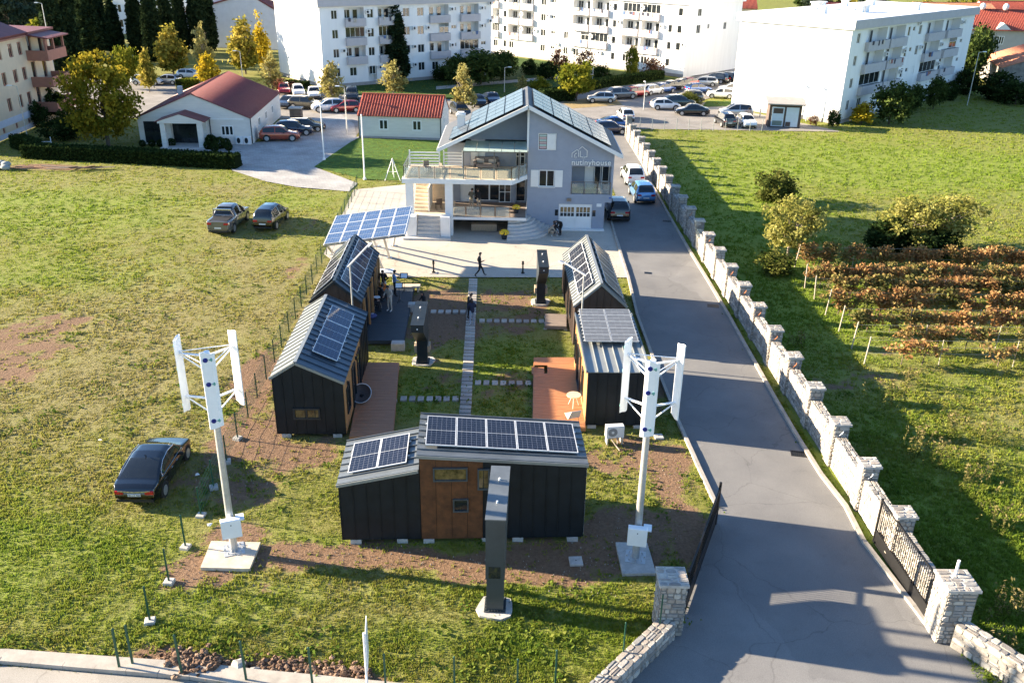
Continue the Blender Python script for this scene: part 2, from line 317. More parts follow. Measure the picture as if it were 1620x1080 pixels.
# asphalt with patches and stains, concrete with joints
def asphalt_mat(name, a, bcol, stain=.25, patch=.45, crack=.38):
    mt, N, L, b = nodes(name); pos = N.new('ShaderNodeNewGeometry').outputs['Position']
    def noise(s, d=5.0):
        n = N.new('ShaderNodeTexNoise'); n.inputs['Scale'].default_value = s; n.inputs['Detail'].default_value = d; L.new(pos, n.inputs['Vector']); return n.outputs['Fac']
    mx = N.new('ShaderNodeMix'); mx.data_type = 'RGBA'; mx.inputs['A'].default_value = (*a, 1); mx.inputs['B'].default_value = (*bcol, 1)
    mr = N.new('ShaderNodeMapRange'); mr.inputs['From Min'].default_value = .3; mr.inputs['From Max'].default_value = .7; L.new(noise(.45), mr.inputs['Value']); L.new(mr.outputs[0], mx.inputs['Factor'])
    m2 = N.new('ShaderNodeMix'); m2.data_type = 'RGBA'; m2.blend_type = 'MULTIPLY'; L.new(mx.outputs['Result'], m2.inputs['A']); m2.inputs['B'].default_value = (.55,.55,.55,1)
    mr2 = N.new('ShaderNodeMapRange'); mr2.inputs['From Min'].default_value = .58; mr2.inputs['From Max'].default_value = .75; mr2.inputs['To Max'].default_value = stain; L.new(noise(1.7, 8), mr2.inputs['Value']); L.new(mr2.outputs[0], m2.inputs['Factor'])
    m3 = N.new('ShaderNodeMix'); m3.data_type = 'RGBA'; m3.blend_type = 'OVERLAY'; m3.inputs['Factor'].default_value = .5; L.new(m2.outputs['Result'], m3.inputs['A']); g = noise(38, 2); L.new(g, m3.inputs['B'])
    vo = N.new('ShaderNodeTexVoronoi'); vo.inputs['Scale'].default_value = .13; wp = N.new('ShaderNodeVectorMath'); wp.operation = 'MULTIPLY_ADD'; nv = N.new('ShaderNodeTexNoise'); nv.inputs['Scale'].default_value = .8; nv.inputs['Detail'].default_value = 6; L.new(pos, nv.inputs['Vector']); L.new(nv.outputs['Color'], wp.inputs[0]); wp.inputs[1].default_value = (1.3,1.3,0); L.new(pos, wp.inputs[2]); L.new(wp.outputs[0], vo.inputs['Vector'])
    pt = N.new('ShaderNodeMix'); pt.data_type = 'RGBA'; pt.blend_type = 'MULTIPLY'; pt.inputs['Factor'].default_value = patch; L.new(m3.outputs['Result'], pt.inputs['A']); sv_ = N.new('ShaderNodeSeparateColor'); L.new(vo.outputs['Color'], sv_.inputs[0]); mp_ = N.new('ShaderNodeMapRange'); mp_.inputs['To Min'].default_value = .72; mp_.inputs['To Max'].default_value = 1.1; L.new(sv_.outputs[0], mp_.inputs['Value']); L.new(mp_.outputs[0], pt.inputs['B'])
    vc = N.new('ShaderNodeTexVoronoi'); vc.feature = 'DISTANCE_TO_EDGE'; vc.inputs['Scale'].default_value = .22; L.new(wp.outputs[0], vc.inputs['Vector']); ck = N.new('ShaderNodeMapRange'); ck.inputs['From Min'].default_value = .0; ck.inputs['From Max'].default_value = .006; ck.inputs['To Min'].default_value = crack; ck.inputs['To Max'].default_value = 0; L.new(vc.outputs['Distance'], ck.inputs['Value'])
    m4 = N.new('ShaderNodeMix'); m4.data_type = 'RGBA'; m4.blend_type = 'MULTIPLY'; L.new(pt.outputs['Result'], m4.inputs['A']); m4.inputs['B'].default_value = (.35,.34,.33,1); L.new(ck.outputs[0], m4.inputs['Factor']); m3 = m4
    L.new(m3.outputs['Result'], b.inputs['Base Color']); b.inputs['Roughness'].default_value = .85; b.inputs['Specular IOR Level'].default_value = .3
    bp = N.new('ShaderNodeBump'); bp.inputs['Strength'].default_value = .25; bp.inputs['Distance'].default_value = .01; L.new(g, bp.inputs['Height']); L.new(bp.outputs[0], b.inputs['Normal'])
    return mt
ASPH = asphalt_mat('driveway_asphalt', (.162,.160,.160), (.212,.208,.202))
LOT = asphalt_mat('lot_asphalt', (.20,.185,.17), (.28,.26,.24), .35)
CONC = asphalt_mat('plaza_concrete', (.43,.385,.325), (.50,.45,.38), .35, .25, .5)
PUBC = asphalt_mat('public_road_concrete', (.30,.28,.25), (.36,.33,.29), .3)
def ribbon(name, left, right, z, mat, step=1.0):
    ys = np.arange(max(left[0].y,right[0].y), min(left[-1].y,right[-1].y)+.01, step); f = lambda P, y: float(np.interp(y, [p.y for p in P], [p.x for p in P])); vs = []
    for y in ys: vs += [(f(left,y),y,z),(f(right,y),y,z)]
    me_ = bpy.data.meshes.new(name); me_.from_pydata(vs, [], [(2*k,2*k+1,2*k+3,2*k+2) for k in range(len(ys)-1)]); me_.materials.append(mat); return tag(link(name, me_), kind='structure')
ribbon('driveway', [Vector((2.2,19.4,0)), G(1075,1000), G(1092,940)]+pL+[Vector((9.3,76,0)), Vector((9.4,90,0)), Vector((9.9,104,0)), Vector((10,112,0))], [Vector((17.2,19.4,0)), Vector((15.2,23.2,0))]+pR[1:]+[Vector((13.6,112,0))], .004, ASPH)
sheet('plaza', plaza_poly, .008, CONC)
sheet('public_road', pub_poly, .004, PUBC)
sheet('parking_lot', lot_poly, .002, LOT)
def paver_mat():
    mt, N, L, b = nodes('yard_paving'); pos = N.new('ShaderNodeNewGeometry').outputs['Position']
    br = N.new('ShaderNodeTexBrick'); br.inputs['Color1'].default_value = (.30,.29,.28,1); br.inputs['Color2'].default_value = (.37,.36,.34,1); br.inputs['Mortar'].default_value = (.20,.195,.19,1)
    br.inputs['Scale'].default_value = 1.0; br.inputs['Brick Width'].default_value = .4; br.inputs['Row Height'].default_value = .2; br.inputs['Mortar Size'].default_value = .012
    mp = N.new('ShaderNodeMapping'); mp.inputs['Rotation'].default_value = (0,0,.5); L.new(pos, mp.inputs[0]); L.new(mp.outputs[0], br.inputs['Vector'])
    n = N.new('ShaderNodeTexNoise'); n.inputs['Scale'].default_value = .5; n.inputs['Detail'].default_value = 6; L.new(pos, n.inputs['Vector'])
    mx = N.new('ShaderNodeMix'); mx.data_type = 'RGBA'; mx.blend_type = 'OVERLAY'; mx.inputs['Factor'].default_value = .5; L.new(br.outputs['Color'], mx.inputs['A']); L.new(n.outputs['Fac'], mx.inputs['B'])
    L.new(mx.outputs['Result'], b.inputs['Base Color']); b.inputs['Roughness'].default_value = .8; return mt
sheet('paved_yard', yard_poly, .008, paver_mat())
LAWN = pm('lawn_turf', (.060,.115,.018), .95, .45, 1.6, .8, 14, world=True, spec=.15)
sheet('lawn', lawn_poly, .02, LAWN)
KERB = pm('kerb_concrete', (.34,.31,.27), .85, .2, 2.0, .2, 40, world=True)
def strip(name, pts, wd, z0, z1, mat, side=1, pieces=1.0):
    """kerb: a row of stones along a polyline, each a child of the run"""
    root = bpy.data.objects.new(name, None); COL.objects.link(root); tag(root, kind='structure')
    for a, b in zip(pts[:-1], pts[1:]):
        a = Vector((a.x,a.y,0)); b = Vector((b.x,b.y,0)); d = b-a; ln = d.length; n = max(1, round(ln/pieces)); d.normalize(); no = Vector((-d.y,d.x,0))*side
        for k in range(n):
            p = a+d*(ln*k/n+.006); q = a+d*(ln*(k+1)/n-.006); dz = random.uniform(-.006,.006)
            MB().prism([(p.x,p.y),(q.x,q.y),(q.x+no.x*wd,q.y+no.y*wd),(p.x+no.x*wd,p.y+no.y*wd)], z0, z1+dz).build('kerb_stone', mat, root)
    return root
strip('driveway_kerb', pL, .16, -.05, .13, KERB, 1, 1.5)
strip('wall_kerb', pR[1:], .18, -.05, .13, KERB, 1, 2.0)
strip('public_road_kerb', [Vector((-40,20.25,0)), Vector((-26,20.95,0)), G(0,1050), G(150,1063), G(300,1075), Vector((-8,20.62,0)), Vector((1.8,19.75,0))], .16, -.05, .16, KERB, 1, 1.2)
walk = [Vector((-40,20.41,0)), Vector((-26,21.11,0)), G(0,1047), G(150,1059.5), G(300,1071.5), Vector((-8,20.78,0)), Vector((1.8,19.91,0))]
walk2 = [Vector((p.x, p.y+.55-.012*abs(p.x+8), 0)) for p in walk]
sheet('footpath', [Vector((p.x,p.y,0)) for p in walk]+walk2[::-1], .15, KERB)
# ================================================================== TINY HOUSES AND WHAT STANDS ROUND THEM
CHAR = pm('charcoal_sheet', (.0095,.014,.0185), .5, .3, 1.5, .08, 9, spec=.3)
CHAR2 = pm('charcoal_trim', (.018,.025,.031), .4, .2, 2)
SEAM = pm('seam_roof_grey', (.150,.168,.180), .38, .15, 1.2, .04, 8, metal=.35)
SEAMB = pm('seam_roof_blue', (.075,.098,.125), .38, .15, 1.2, .04, 8, metal=.35)
SEAML = pm('seam_roof_pale', (.26,.275,.27), .38, .12, 1.2, .05, 8, metal=.3)
CORTEN = pm('rust_sheet', (.105,.040,.014), .75, .35, 2.2, .15, 22, col2=(.165,.062,.020))
BROWN = pm('brown_sheet', (.055,.036,.028), .55, .2, 1.2, .05, 12)
WOODO = pm('orange_larch', (.42,.215,.085), .6, .25, 4, .2, 30, stretch=(6,6,.6))
WOODT = pm('tan_larch', (.40,.30,.20), .65, .25, 4, .2, 30, stretch=(6,6,.6))
DECKO = pm('deck_orange', (.40,.175,.075), .55, .22, 3, .15, 30, stretch=(.5,8,1))
DECKB = pm('deck_brown', (.34,.15,.072), .55, .22, 3, .15, 30, stretch=(.5,8,1))
DECKD = pm('deck_dark', (.030,.040,.052), .6, .25, 3, .15, 30, stretch=(.5,8,1))
DECKG = pm('deck_grey', (.22,.175,.145), .7, .22, 3, .15, 30, stretch=(.5,8,1))
CBLK = pm('concrete_block', (.42,.40,.37), .85, .2, 5, .2, 40)
PADC = pm('pad_concrete', (.50,.43,.34), .85, .2, 3, .15, 40)
WINF = pm('window_frame_grey', (.055,.068,.078), .45, .1, 3)
GLSD = pm('dark_glazing', (.020,.024,.026), .06, .3, 1.0, spec=.7)
GLSW = pm('lit_look_glazing', (.10,.075,.035), .08, .6, 3.0, spec=.6, col2=(.25,.17,.07))  # warm mottled base colour stands in for lit panes
ALU = pm('panel_frame', (.66,.67,.68), .4, .06, 4, metal=.2)
GALV = pm('galvanised', (.50,.51,.51), .45, .15, 5, metal=.55)
WHITE = pm('white_enamel', (.80,.81,.82), .35, .04, 3)
MONO = cell_mat('mono_cells', (.008,.009,.017), (.16,.17,.20), 1.13/6, 1.72/10, .008)
MONOB = cell_mat('mono_blue_cells', (.008,.018,.055), (.11,.14,.22), 1.13/6, 1.72/10, .008)
POLY = cell_mat('poly_cells', (.035,.066,.145), (.22,.27,.34), .165, .165, .010, cellvar=.25)
FLAT = cell_mat('flat_cells', (.12,.125,.13), (.22,.22,.22), .3, .16, .008, rough=.16)
_pv = {}
def solar_panel(parent, M, wd, ln, mat, th=.045, fm=None):
    key = (round(wd,3), round(ln,3), mat.name, fm.name if fm else '')
    if key not in _pv:
        b = MB(); f = .03
        b.box(-wd/2,wd/2,-ln/2,-ln/2+f,0,th).box(-wd/2,wd/2,ln/2-f,ln/2,0,th).box(-wd/2,-wd/2+f,-ln/2+f,ln/2-f,0,th).box(wd/2-f,wd/2,-ln/2+f,ln/2-f,0,th)
        b.box(-wd/2+f,wd/2-f,-ln/2+f,ln/2-f,.004,th-.006,1)
        b.box(-wd/2+f,wd/2-f,-.009,.009,th-.006,th-.003,0)
        _pv[key] = b.mesh('solar_panel', [fm or ALU, mat])
    return link('solar_panel', _pv[key], parent, M)
def panels_on(parent, o, ux, uy, nx_, ny_, wd, ln, gap, mat, lift=.10):
    """nx by ny panels on a plane; o is the corner, ux/uy unit vectors in the plane"""
    ux = Vector(ux).normalized(); uy = Vector(uy).normalized(); n = ux.cross(uy).normalized()
    for i in range(nx_):
        for j in range(ny_):
            c = Vector(o)+ux*((wd+gap)*i+wd/2)+uy*((ln+gap)*j+ln/2)+n*lift
            solar_panel(parent, frame(c, ux, uy), wd, ln, mat, fm=GALV if mat is FLAT else None)
    b = MB()                                                  # the rails under them
    L_ = nx_*(wd+gap)
    for j in range(ny_):
        for t in (.25,.75):
            p = Vector(o)+uy*((ln+gap)*j+ln*t)+n*(lift-.03); b.bar(p-ux*.06, p+ux*(L_+.06), .04, .05, up=n)
    b.build('mounting_rail', ALU, parent)['kind'] = 'stuff'
def roof_sheets(parent, p0, p1, q0, q1, n, mat, th=.035, rib=.055, name='roof_sheet'):
    p0,p1,q0,q1 = map(Vector, (p0,p1,q0,q1)); nm = (p1-p0).cross(q0-p0).normalized()
    if nm.z < 0: nm = -nm
    for k in range(n):
        a, c = k/n, (k+1)/n; A = p0.lerp(p1,a); B = p0.lerp(p1,c); Cc = q0.lerp(q1,c); D = q0.lerp(q1,a)
        b = MB().slab([A,B,Cc,D], th)
        wv = (B-A).normalized()*.028
        b.slab([A+nm*rib, A+wv+nm*rib, D+wv+nm*rib, D+nm*rib], rib)
        if k == n-1: b.slab([B-wv+nm*rib, B+nm*rib, Cc+nm*rib, Cc-wv+nm*rib], rib)
        b.build(name, mat, parent)
def wall_panels(parent, a, b, z0, topf, n, mat, th=.035, gap=.014, name='cladding_panel', rib=True):
    """upright sheets from a to b, proud of the wall to the right of a->b"""
    a = Vector((a[0],a[1],0)); b = Vector((b[0],b[1],0)); d = b-a; ln = d.length; d.normalize(); no = Vector((d.y,-d.x,0))
    for k in range(n):
        s0 = ln*k/n+gap/2; s1 = ln*(k+1)/n-gap/2; p = a+d*s0; q = a+d*s1
        mbk = MB(); t0, t1 = topf(s0), topf(s1)
        P = [p, q, q+no*th, p+no*th]
        vs = [(v.x,v.y,z0) for v in P]+[(p.x,p.y,t0),(q.x,q.y,t1),(q.x+no.x*th,q.y+no.y*th,t1),(p.x+no.x*th,p.y+no.y*th,t0)]
        mbk.add(vs, [(0,1,2,3),(7,6,5,4),(0,4,5,1),(1,5,6,2),(2,6,7,3),(3,7,4,0)])
        if rib:
            e = p-d*(gap/2); r_ = no*(th+.03)
            vs = [e-d*.012, e+d*.012, e+d*.012+r_, e-d*.012+r_]
            mbk.add([(v.x,v.y,z0) for v in vs]+[(v.x,v.y,t0) for v in vs], [(0,1,2,3),(7,6,5,4),(0,4,5,1),(1,5,6,2),(2,6,7,3),(3,7,4,0)])
        mbk.build(name, mat, parent)
def boards(parent, a, b, z0, z1, pitch, mat, th=.03, name='timber_boarding', vertical=True, topf=None):
    """narrow boards, joined: too fine to pick apart one by one"""
    a = Vector((a[0],a[1],0)); b = Vector((b[0],b[1],0)); d = b-a; ln = d.length; d.normalize(); no = Vector((d.y,-d.x,0)); mbk = MB(); n = int(ln/pitch)
    for k in range(n):
        s0 = ln*k/n+.008; s1 = ln*(k+1)/n-.008; p = a+d*s0; q = a+d*s1; t = th*random.uniform(.75,1.1); P = [p,q,q+no*t,p+no*t]; zt = z1 if topf is None else topf((s0+s1)/2)
        mbk.add([(v.x,v.y,z0) for v in P]+[(v.x,v.y,zt) for v in P], [(0,1,2,3),(7,6,5,4),(0,4,5,1),(1,5,6,2),(2,6,7,3),(3,7,4,0)])
    o = mbk.build(name, mat, parent); o['kind'] = 'stuff'; return o
def small_window(parent, a, d, no, x0, x1, z0, z1, gm=None, fm=None, fr=.06, th=.10, mull=0):
    """framed window on a wall: a = wall start, d = along, no = outwards (2D)"""
    a = Vector((a[0],a[1],0)); d = Vector((d[0],d[1],0)).normalized(); no = Vector((no[0],no[1],0)).normalized()
    M = frame(a+d*x0+Vector((0,0,z0)), d, -no)          # local x along, y inwards, z up
    wd, ht = x1-x0, z1-z0; b = MB()
    b.box(0,wd,-th,0,0,fr).box(0,wd,-th,0,ht-fr,ht).box(0,fr,-th,0,fr,ht-fr).box(wd-fr,wd,-th,0,fr,ht-fr)
    for k in range(mull): x = wd*(k+1)/(mull+1); b.box(x-fr*.4,x+fr*.4,-th,0,fr,ht-fr)
    f = b.build('window', fm or WINF, parent, M=M)
    MB().box(fr,wd-fr,-th*.45,-.005,fr,ht-fr).build('pane', gm or GLSD, f)
    return f
def footings(parent, pts, s=(.42,.28,.15)):
    for x, y in pts: MB().bbox(x-s[0]/2,x+s[0]/2,y-s[1]/2,y+s[1]/2,-.06,s[2],.02).build('footing_block', CBLK, parent)

# ---- front house of two blocks
fa = G(543,858); A_RZ = R(2.9)
t = thing('tiny_house', 'charcoal tiny house of two blocks with seven solar panels, nearest the camera', 'tiny house', fa, A_RZ, 'tiny houses')
D1, D2, X1, X2 = 3.0, 3.0, 3.03, 9.3
ztl = lambda x: 2.72+.62*x/X1
ztr = lambda x: 3.98-.46*(x-X1)/(X2-X1)
zb = .16
b = MB(); b.add([(0,0,zb),(X1,0,zb),(X1,D1,zb),(0,D1,zb),(0,0,ztl(0)-.05),(X1,0,ztl(X1)-.05),(X1,D1,ztl(X1)-.05),(0,D1,ztl(0)-.05)], [(3,2,1,0),(4,5,6,7),(0,1,5,4),(1,2,6,5),(2,3,7,6),(3,0,4,7)])
b.add([(X1+.002,0,zb),(X2,0,zb),(X2,D2,zb),(X1+.002,D2,zb),(X1+.002,0,ztr(X1)-.05),(X2,0,ztr(X2)-.05),(X2,D2,ztr(X2)-.05),(X1+.002,D2,ztr(X1)-.05)], [(3,2,1,0),(4,5,6,7),(0,1,5,4),(1,2,6,5),(2,3,7,6),(3,0,4,7)])
b.build('wall', CHAR, t)
wall_panels(t, (0,0), (X1,0), zb, lambda s: ztl(s)-.06, 6, CHAR)
wall_panels(t, (X1+2.42,0), (X2,0), zb, lambda s: ztr(X1+2.42+s)-.06, 8, CHAR)
wall_panels(t, (X1+.02,0), (X1+2.40,0), zb, lambda s: ztr(X1+s)-.06, 4, CORTEN, name='rust_panel', rib=False)
wall_panels(t, (X2,0), (X2,D2), zb, lambda s: ztr(X2)-.06, 6, CHAR); wall_panels(t, (0,D1), (0,0), zb, lambda s: ztl(0)-.06, 6, CHAR)
small_window(t, (0,0), (1,0), (0,-1), 3.55, 4.85, 2.82, 3.42, GLSW, th=.11); small_window(t, (0,0), (1,0), (0,-1), 4.28, 4.88, 1.42, 2.02, GLSD, th=.11); small_window(t, (0,0), (1,0), (0,-1), 5.22, 5.68, 2.42, 3.36, GLSW, th=.11)
roof_sheets(t, (-.08,-.12,ztl(0)), (-.08,D1+.1,ztl(0)), (X1-.02,-.12,ztl(X1)), (X1-.02,D1+.1,ztl(X1)), 7, SEAM)
roof_sheets(t, (X1-.08,-.12,ztr(X1)), (X1-.08,D2+.1,ztr(X1)), (X2+.1,-.12,ztr(X2)), (X2+.1,D2+.1,ztr(X2)), 7, SEAM)
MB().box(-.1,X1-.02,-.17,-.121,ztl(0)-.14,ztl(0)+.0).build('eave_trim', SEAML, t) if False else None
b = MB(); b.bar((-.08,-.145,ztl(0)-.03), (X1-.03,-.145,ztl(X1)-.03), .05, .12); b.bar((X1-.08,-.145,ztr(X1)-.03), (X2+.1,-.145,ztr(X2)-.03), .05, .12); b.build('eave_trim', SEAML, t)
sl_ = (ztl(X1)-ztl(0))/X1; panels_on(t, (.32,.42,ztl(.32)), (1,0,sl_), (0,1,0), 2, 1, 1.13, 2.15, .02, MONO)
sr_ = (ztr(X2)-ztr(X1))/(X2-X1); panels_on(t, (X1+.22,.5,ztr(X1+.22)), (1,0,sr_), (0,1,0), 5, 1, 1.15, 2.2, .02, MONO)
footings(t, [(.5,.1),(2.3,.1),(X1+.3,.05),(5.6,.1),(6.8,.1),(X2-.35,.05),(.5,D1-.1),(X2-.4,D1-.1)])
b = MB(); b.tube((X2+.06,.15,ztr(X2)-.1), (X2+.06,.15,.15), .035, n=6); b.build('downpipe', WHITE, t)

def gable_house(name, label, o, rz, W, Ln, ze0, za, ze1, xa, wallm, roofm0, roofm1, nseam, side=None, frontw=None, oh=.1, sidepan=True):
    t = thing(name, label, 'tiny house', o, rz, 'tiny houses'); zb = .16
    prof = [(0,zb),(W,zb),(W,ze1-.05),(xa,za-.05),(0,ze0-.05)]
    b = MB(); b.add([(p[0],0,p[1]) for p in prof]+[(p[0],Ln,p[1]) for p in prof], [(0,1,2,3,4),(9,8,7,6,5)]+[(i+5,(i+1)%5+5,(i+1)%5,i) for i in range(5)]); b.build('wall', wallm, t)
    top = lambda s: (ze0+(za-ze0)*s/xa if s < xa else za+(ze1-za)*(s-xa)/(W-xa))-.06
    wall_panels(t, (0,0), (W,0), zb, top, 7, wallm)
    wall_panels(t, (0,Ln), (0,0), zb, lambda s: ze0-.06, int(Ln/.5), wallm)
    roof_sheets(t, (-oh,-oh,ze0-.03), (-oh,Ln+oh,ze0-.03), (xa,-oh,za), (xa,Ln+oh,za), nseam, roofm0)
    roof_sheets(t, (W+oh,-oh,ze1-.03), (W+oh,Ln+oh,ze1-.03), (xa,-oh,za), (xa,Ln+oh,za), nseam, roofm1)
    b = MB(); b.bar((xa,-oh,za+.03), (xa,Ln+oh,za+.03), .16, .05); b.build('ridge_cap', roofm0, t)
    b = MB()
    b.bar((-oh,-oh-.02,ze0-.06), (xa,-oh-.02,za-.03), .05, .12); b.bar((W+oh,-oh-.02,ze1-.06), (xa,-oh-.02,za-.03), .05, .12); b.build('verge_trim', roofm0, t)
    footings(t, [(.4,.1),(W-.4,.1),(.4,Ln-.1),(W-.4,Ln-.1),(W-.2,Ln/2)])
    return t
# ---- left front house
oB = G(440,690); W, LnB, xa = 3.2, 8.1, 1.12
tB = gable_house('tiny_house', 'dark gabled tiny house with three blue solar panels beside the brown deck', oB, AX, W, LnB, 3.14, 3.9, 2.92, xa, CHAR, SEAML, SEAMB, 15)
boards(tB, (W,.02), (W,LnB*.66), .16, 2.86, .12, WOODO)
wall_panels(tB, (W,LnB*.66), (W,LnB), .16, lambda s: 2.86, 5, CHAR)
small_window(tB, (0,0), (1,0), (0,-1), .82, 2.08, .95, 1.55, GLSW, CHAR2, mull=1, fr=.09)
for x0, x1, z0, z1 in ((.55,1.35,.9,2.2),(2.3,3.2,.3,2.4),(4.0,4.9,.3,2.4)): small_window(tB, (W,0), (0,1), (1,0), x0, x1, z0, z1, GLSD, CHAR2, th=.10)
u = Vector((W-xa,0,2.92-3.9)).normalized(); panels_on(tB, Vector((xa,1.35,3.9))+u*.5, u, (0,1,0), 1, 3, 1.25, 1.85, .03, MONOB, .13)
b = MB(); b.bar((W+.09,.9,2.35), (W+.09,1.02,2.35), .12, .16); b.bar((W+.09,3.6,2.35), (W+.09,3.72,2.35), .12, .16); b.build('wall_lamp', CHAR2, tB)
# ---- left rear house
oC = G(496,486,2.5); oC.z = 0; oC = Vector((-11.35,46.2,0)); WC = 2.75
tC = gable_house('tiny_house', 'brown gabled tiny house with panels on both slopes beside the solar canopy', oC, AX, WC, 8.3, 2.72, 3.95, 2.72, 1.375, BROWN, CHAR2, SEAMB, 16)
for k in range(5):
    y = .6+k*1.75; MB().box(WC+.04,WC+.18,y,y+.14,.16,2.66).build('timber_post', WOODO, tC)
for x0, x1 in ((.9,2.2),(3.2,4.2),(5.2,6.9)): small_window(tC, (WC,0), (0,1), (1,0), x0, x1, .3, 2.4, GLSD, CHAR2, th=.10)
u = Vector((-1.375,0,-1.23)).normalized(); v = Vector((1.375,0,-1.23)).normalized()
panels_on(tC, Vector((1.375,.5,3.95))+v*.25, v, (0,1,0), 1, 4, 1.2, 1.8, .02, MONOB, .12)
panels_on(tC, Vector((1.375,.35+7.3,3.95))+u*.15, u, (0,-1,0), 1, 4, 1.45, 1.8, .02, MONO, .12)
# ---- right rear house
oE = Vector((3.55,46.55,0)); WE = 2.85
tE = gable_house('tiny_house', 'brown gabled tiny house by the driveway with a tall lamp at its corner', oE, AX, WE, 8.7, 2.6, 3.95, 2.6, 1.42, BROWN, SEAML, SEAM, 20)
boards(tE, (0,8.7), (0,0), .16, 2.5, .12, WOODT)
for x0, x1, z0, z1 in ((1.2,2.2,.3,2.3),(4.5,5.1,.3,2.3),(6.2,6.8,1,2.2)): small_window(tE, (0,8.7), (0,-1), (-1,0), x0, x1, z0, z1, GLSD, CHAR2, th=.10)
MB().box(.55,1.25,-.13,-.07,.2,2.25).build('door', WOODT, tE)
u = Vector((-1.42,0,-1.35)).normalized(); v = Vector((1.43,0,-1.35)).normalized()
panels_on(tE, Vector((1.42,.6+7.3,3.95))+u*.42, u, (0,-1,0), 1, 4, 1.1, 1.8, .03, MONO, .12)
panels_on(tE, Vector((1.42,.5,3.95))+v*.30, v, (0,1,0), 1, 4, 1.45, 1.9, .01, FLAT, .12)
# ---- right front house with a flat roof
oD = G(926,676); WD, LnD = 2.85, 6.5
tD = thing('tiny_house', 'black flat-roofed tiny house with a wooden side facing the orange deck', 'tiny house', oD, AX, 'tiny houses')
zn, zf = 3.02, 3.18
b = MB(); b.add([(0,0,.16),(WD,0,.16),(WD,LnD,.16),(0,LnD,.16),(0,0,zn-.05),(WD,0,zn-.05),(WD,LnD,zf-.05),(0,LnD,zf-.05)], [(3,2,1,0),(4,5,6,7),(0,1,5,4),(1,2,6,5),(2,3,7,6),(3,0,4,7)]); b.build('wall', CHAR, tD)
wall_panels(tD, (0,0), (WD,0), .16, lambda s: zn-.06, 6, CHAR); wall_panels(tD, (WD,0), (WD,LnD), .16, lambda s: zn-.04, 12, CHAR)
boards(tD, (0,LnD), (0,.04), .16, zn-.08, .12, WOODO)
for x0, x1, z0, z1 in ((.5,1.3,.9,2.3),(2.0,3.6,.3,2.4),(4.4,5.0,.9,2.3)): small_window(tD, (0,LnD), (0,-1), (-1,0), x0, x1, z0, z1, GLSD, CHAR2, th=.10)
roof_sheets(tD, (-.06,-.06,zn), (WD+.06,-.06,zn), (-.06,LnD+.06,zf), (WD+.06,LnD+.06,zf), 6, SEAML, rib=.07)
b = MB(); b.bar((-.09,-.09,zn+.03), (-.09,LnD+.09,zf+.03), .05, .16); b.bar((WD+.09,-.09,zn+.03), (WD+.09,LnD+.09,zf+.03), .05, .16); b.build('verge_trim', SEAM, tD)
sD = (zf-zn)/LnD; panels_on(tD, (.08,2.75,zn+sD*2.75), (1,0,0), (0,1,sD+.035), 2, 5, 1.33, .72, .02, FLAT, .22)
footings(tD, [(.3,.1),(WD-.3,.1),(.3,LnD-.1),(WD-.3,LnD-.1)])
# ---- decks
def deck(name, label, quad, z, mat, pitch=.14, group='timber decks', hole=None):
    """planks across a four-sided frame: near-left, near-right, far-right, far-left"""
    o = quad[0]; t = thing(name, label, 'deck', (o[0],o[1],0), 0, group)
    q = [Vector((p[0]-o[0],p[1]-o[1],0)) for p in quad]; b = MB(); L_ = (q[3]-q[0]).length; n = int(L_/pitch)
    for k in range(n):
        a, c = (k+.04)/n, (k+.96)/n; P = [q[0].lerp(q[3],a), q[1].lerp(q[2],a), q[1].lerp(q[2],c), q[0].lerp(q[3],c)]
        if hole and hole[0] < (a+c)/2 < hole[1]: P[0] = P[0].lerp(P[1],hole[2]); P[3] = P[3].lerp(P[2],hole[2])
        b.prism([(p.x,p.y) for p in P], z-.03, z+random.uniform(-.003,.003))
    o_ = b.build('planking', mat, t); o_['kind'] = 'stuff'
    b = MB()
    for i in range(4): b.bar(q[i]+Vector((0,0,z-.12)), q[(i+1)%4]+Vector((0,0,z-.12)), .05, .17)
    b.build('deck_frame', mat, t)
    for p in q+[q[0].lerp(q[3],.5), q[1].lerp(q[2],.5)]:
        c = (q[0]+q[1]+q[2]+q[3])/4; p = p.lerp(c,.06); MB().box(p.x-.1,p.x+.1,p.y-.1,p.y+.1,-.05,z-.2).build('deck_foot', CBLK, t)
    return t
deck('timber_deck', 'reddish brown timber deck beside the dark gabled tiny house', [G(553,690,.3),G(621,690,.3),G(631,573,.3),G(575,573,.3)], .3, DECKB)
dk = deck('timber_deck', 'orange timber deck with a notched step, table and chair on it', [G(843,668,.3),G(926,676,.3),G(920,565,.3),G(845,565,.3)], .3, DECKO, hole=(.74,.86,.28))
deck('timber_deck', 'dark stage-like deck on which the musicians gather', [Vector((-8.55,46.3,0)),Vector((-6.25,46.4,0)),Vector((-6.6,55.3,0)),Vector((-8.75,55.2,0))], .3, DECKD)
deck('timber_deck', 'small grey timber landing at the end of stepping slabs', [G(862,515,.25),G(896,516,.25),G(896,497,.25),G(863,496,.25)], .25, DECKG)
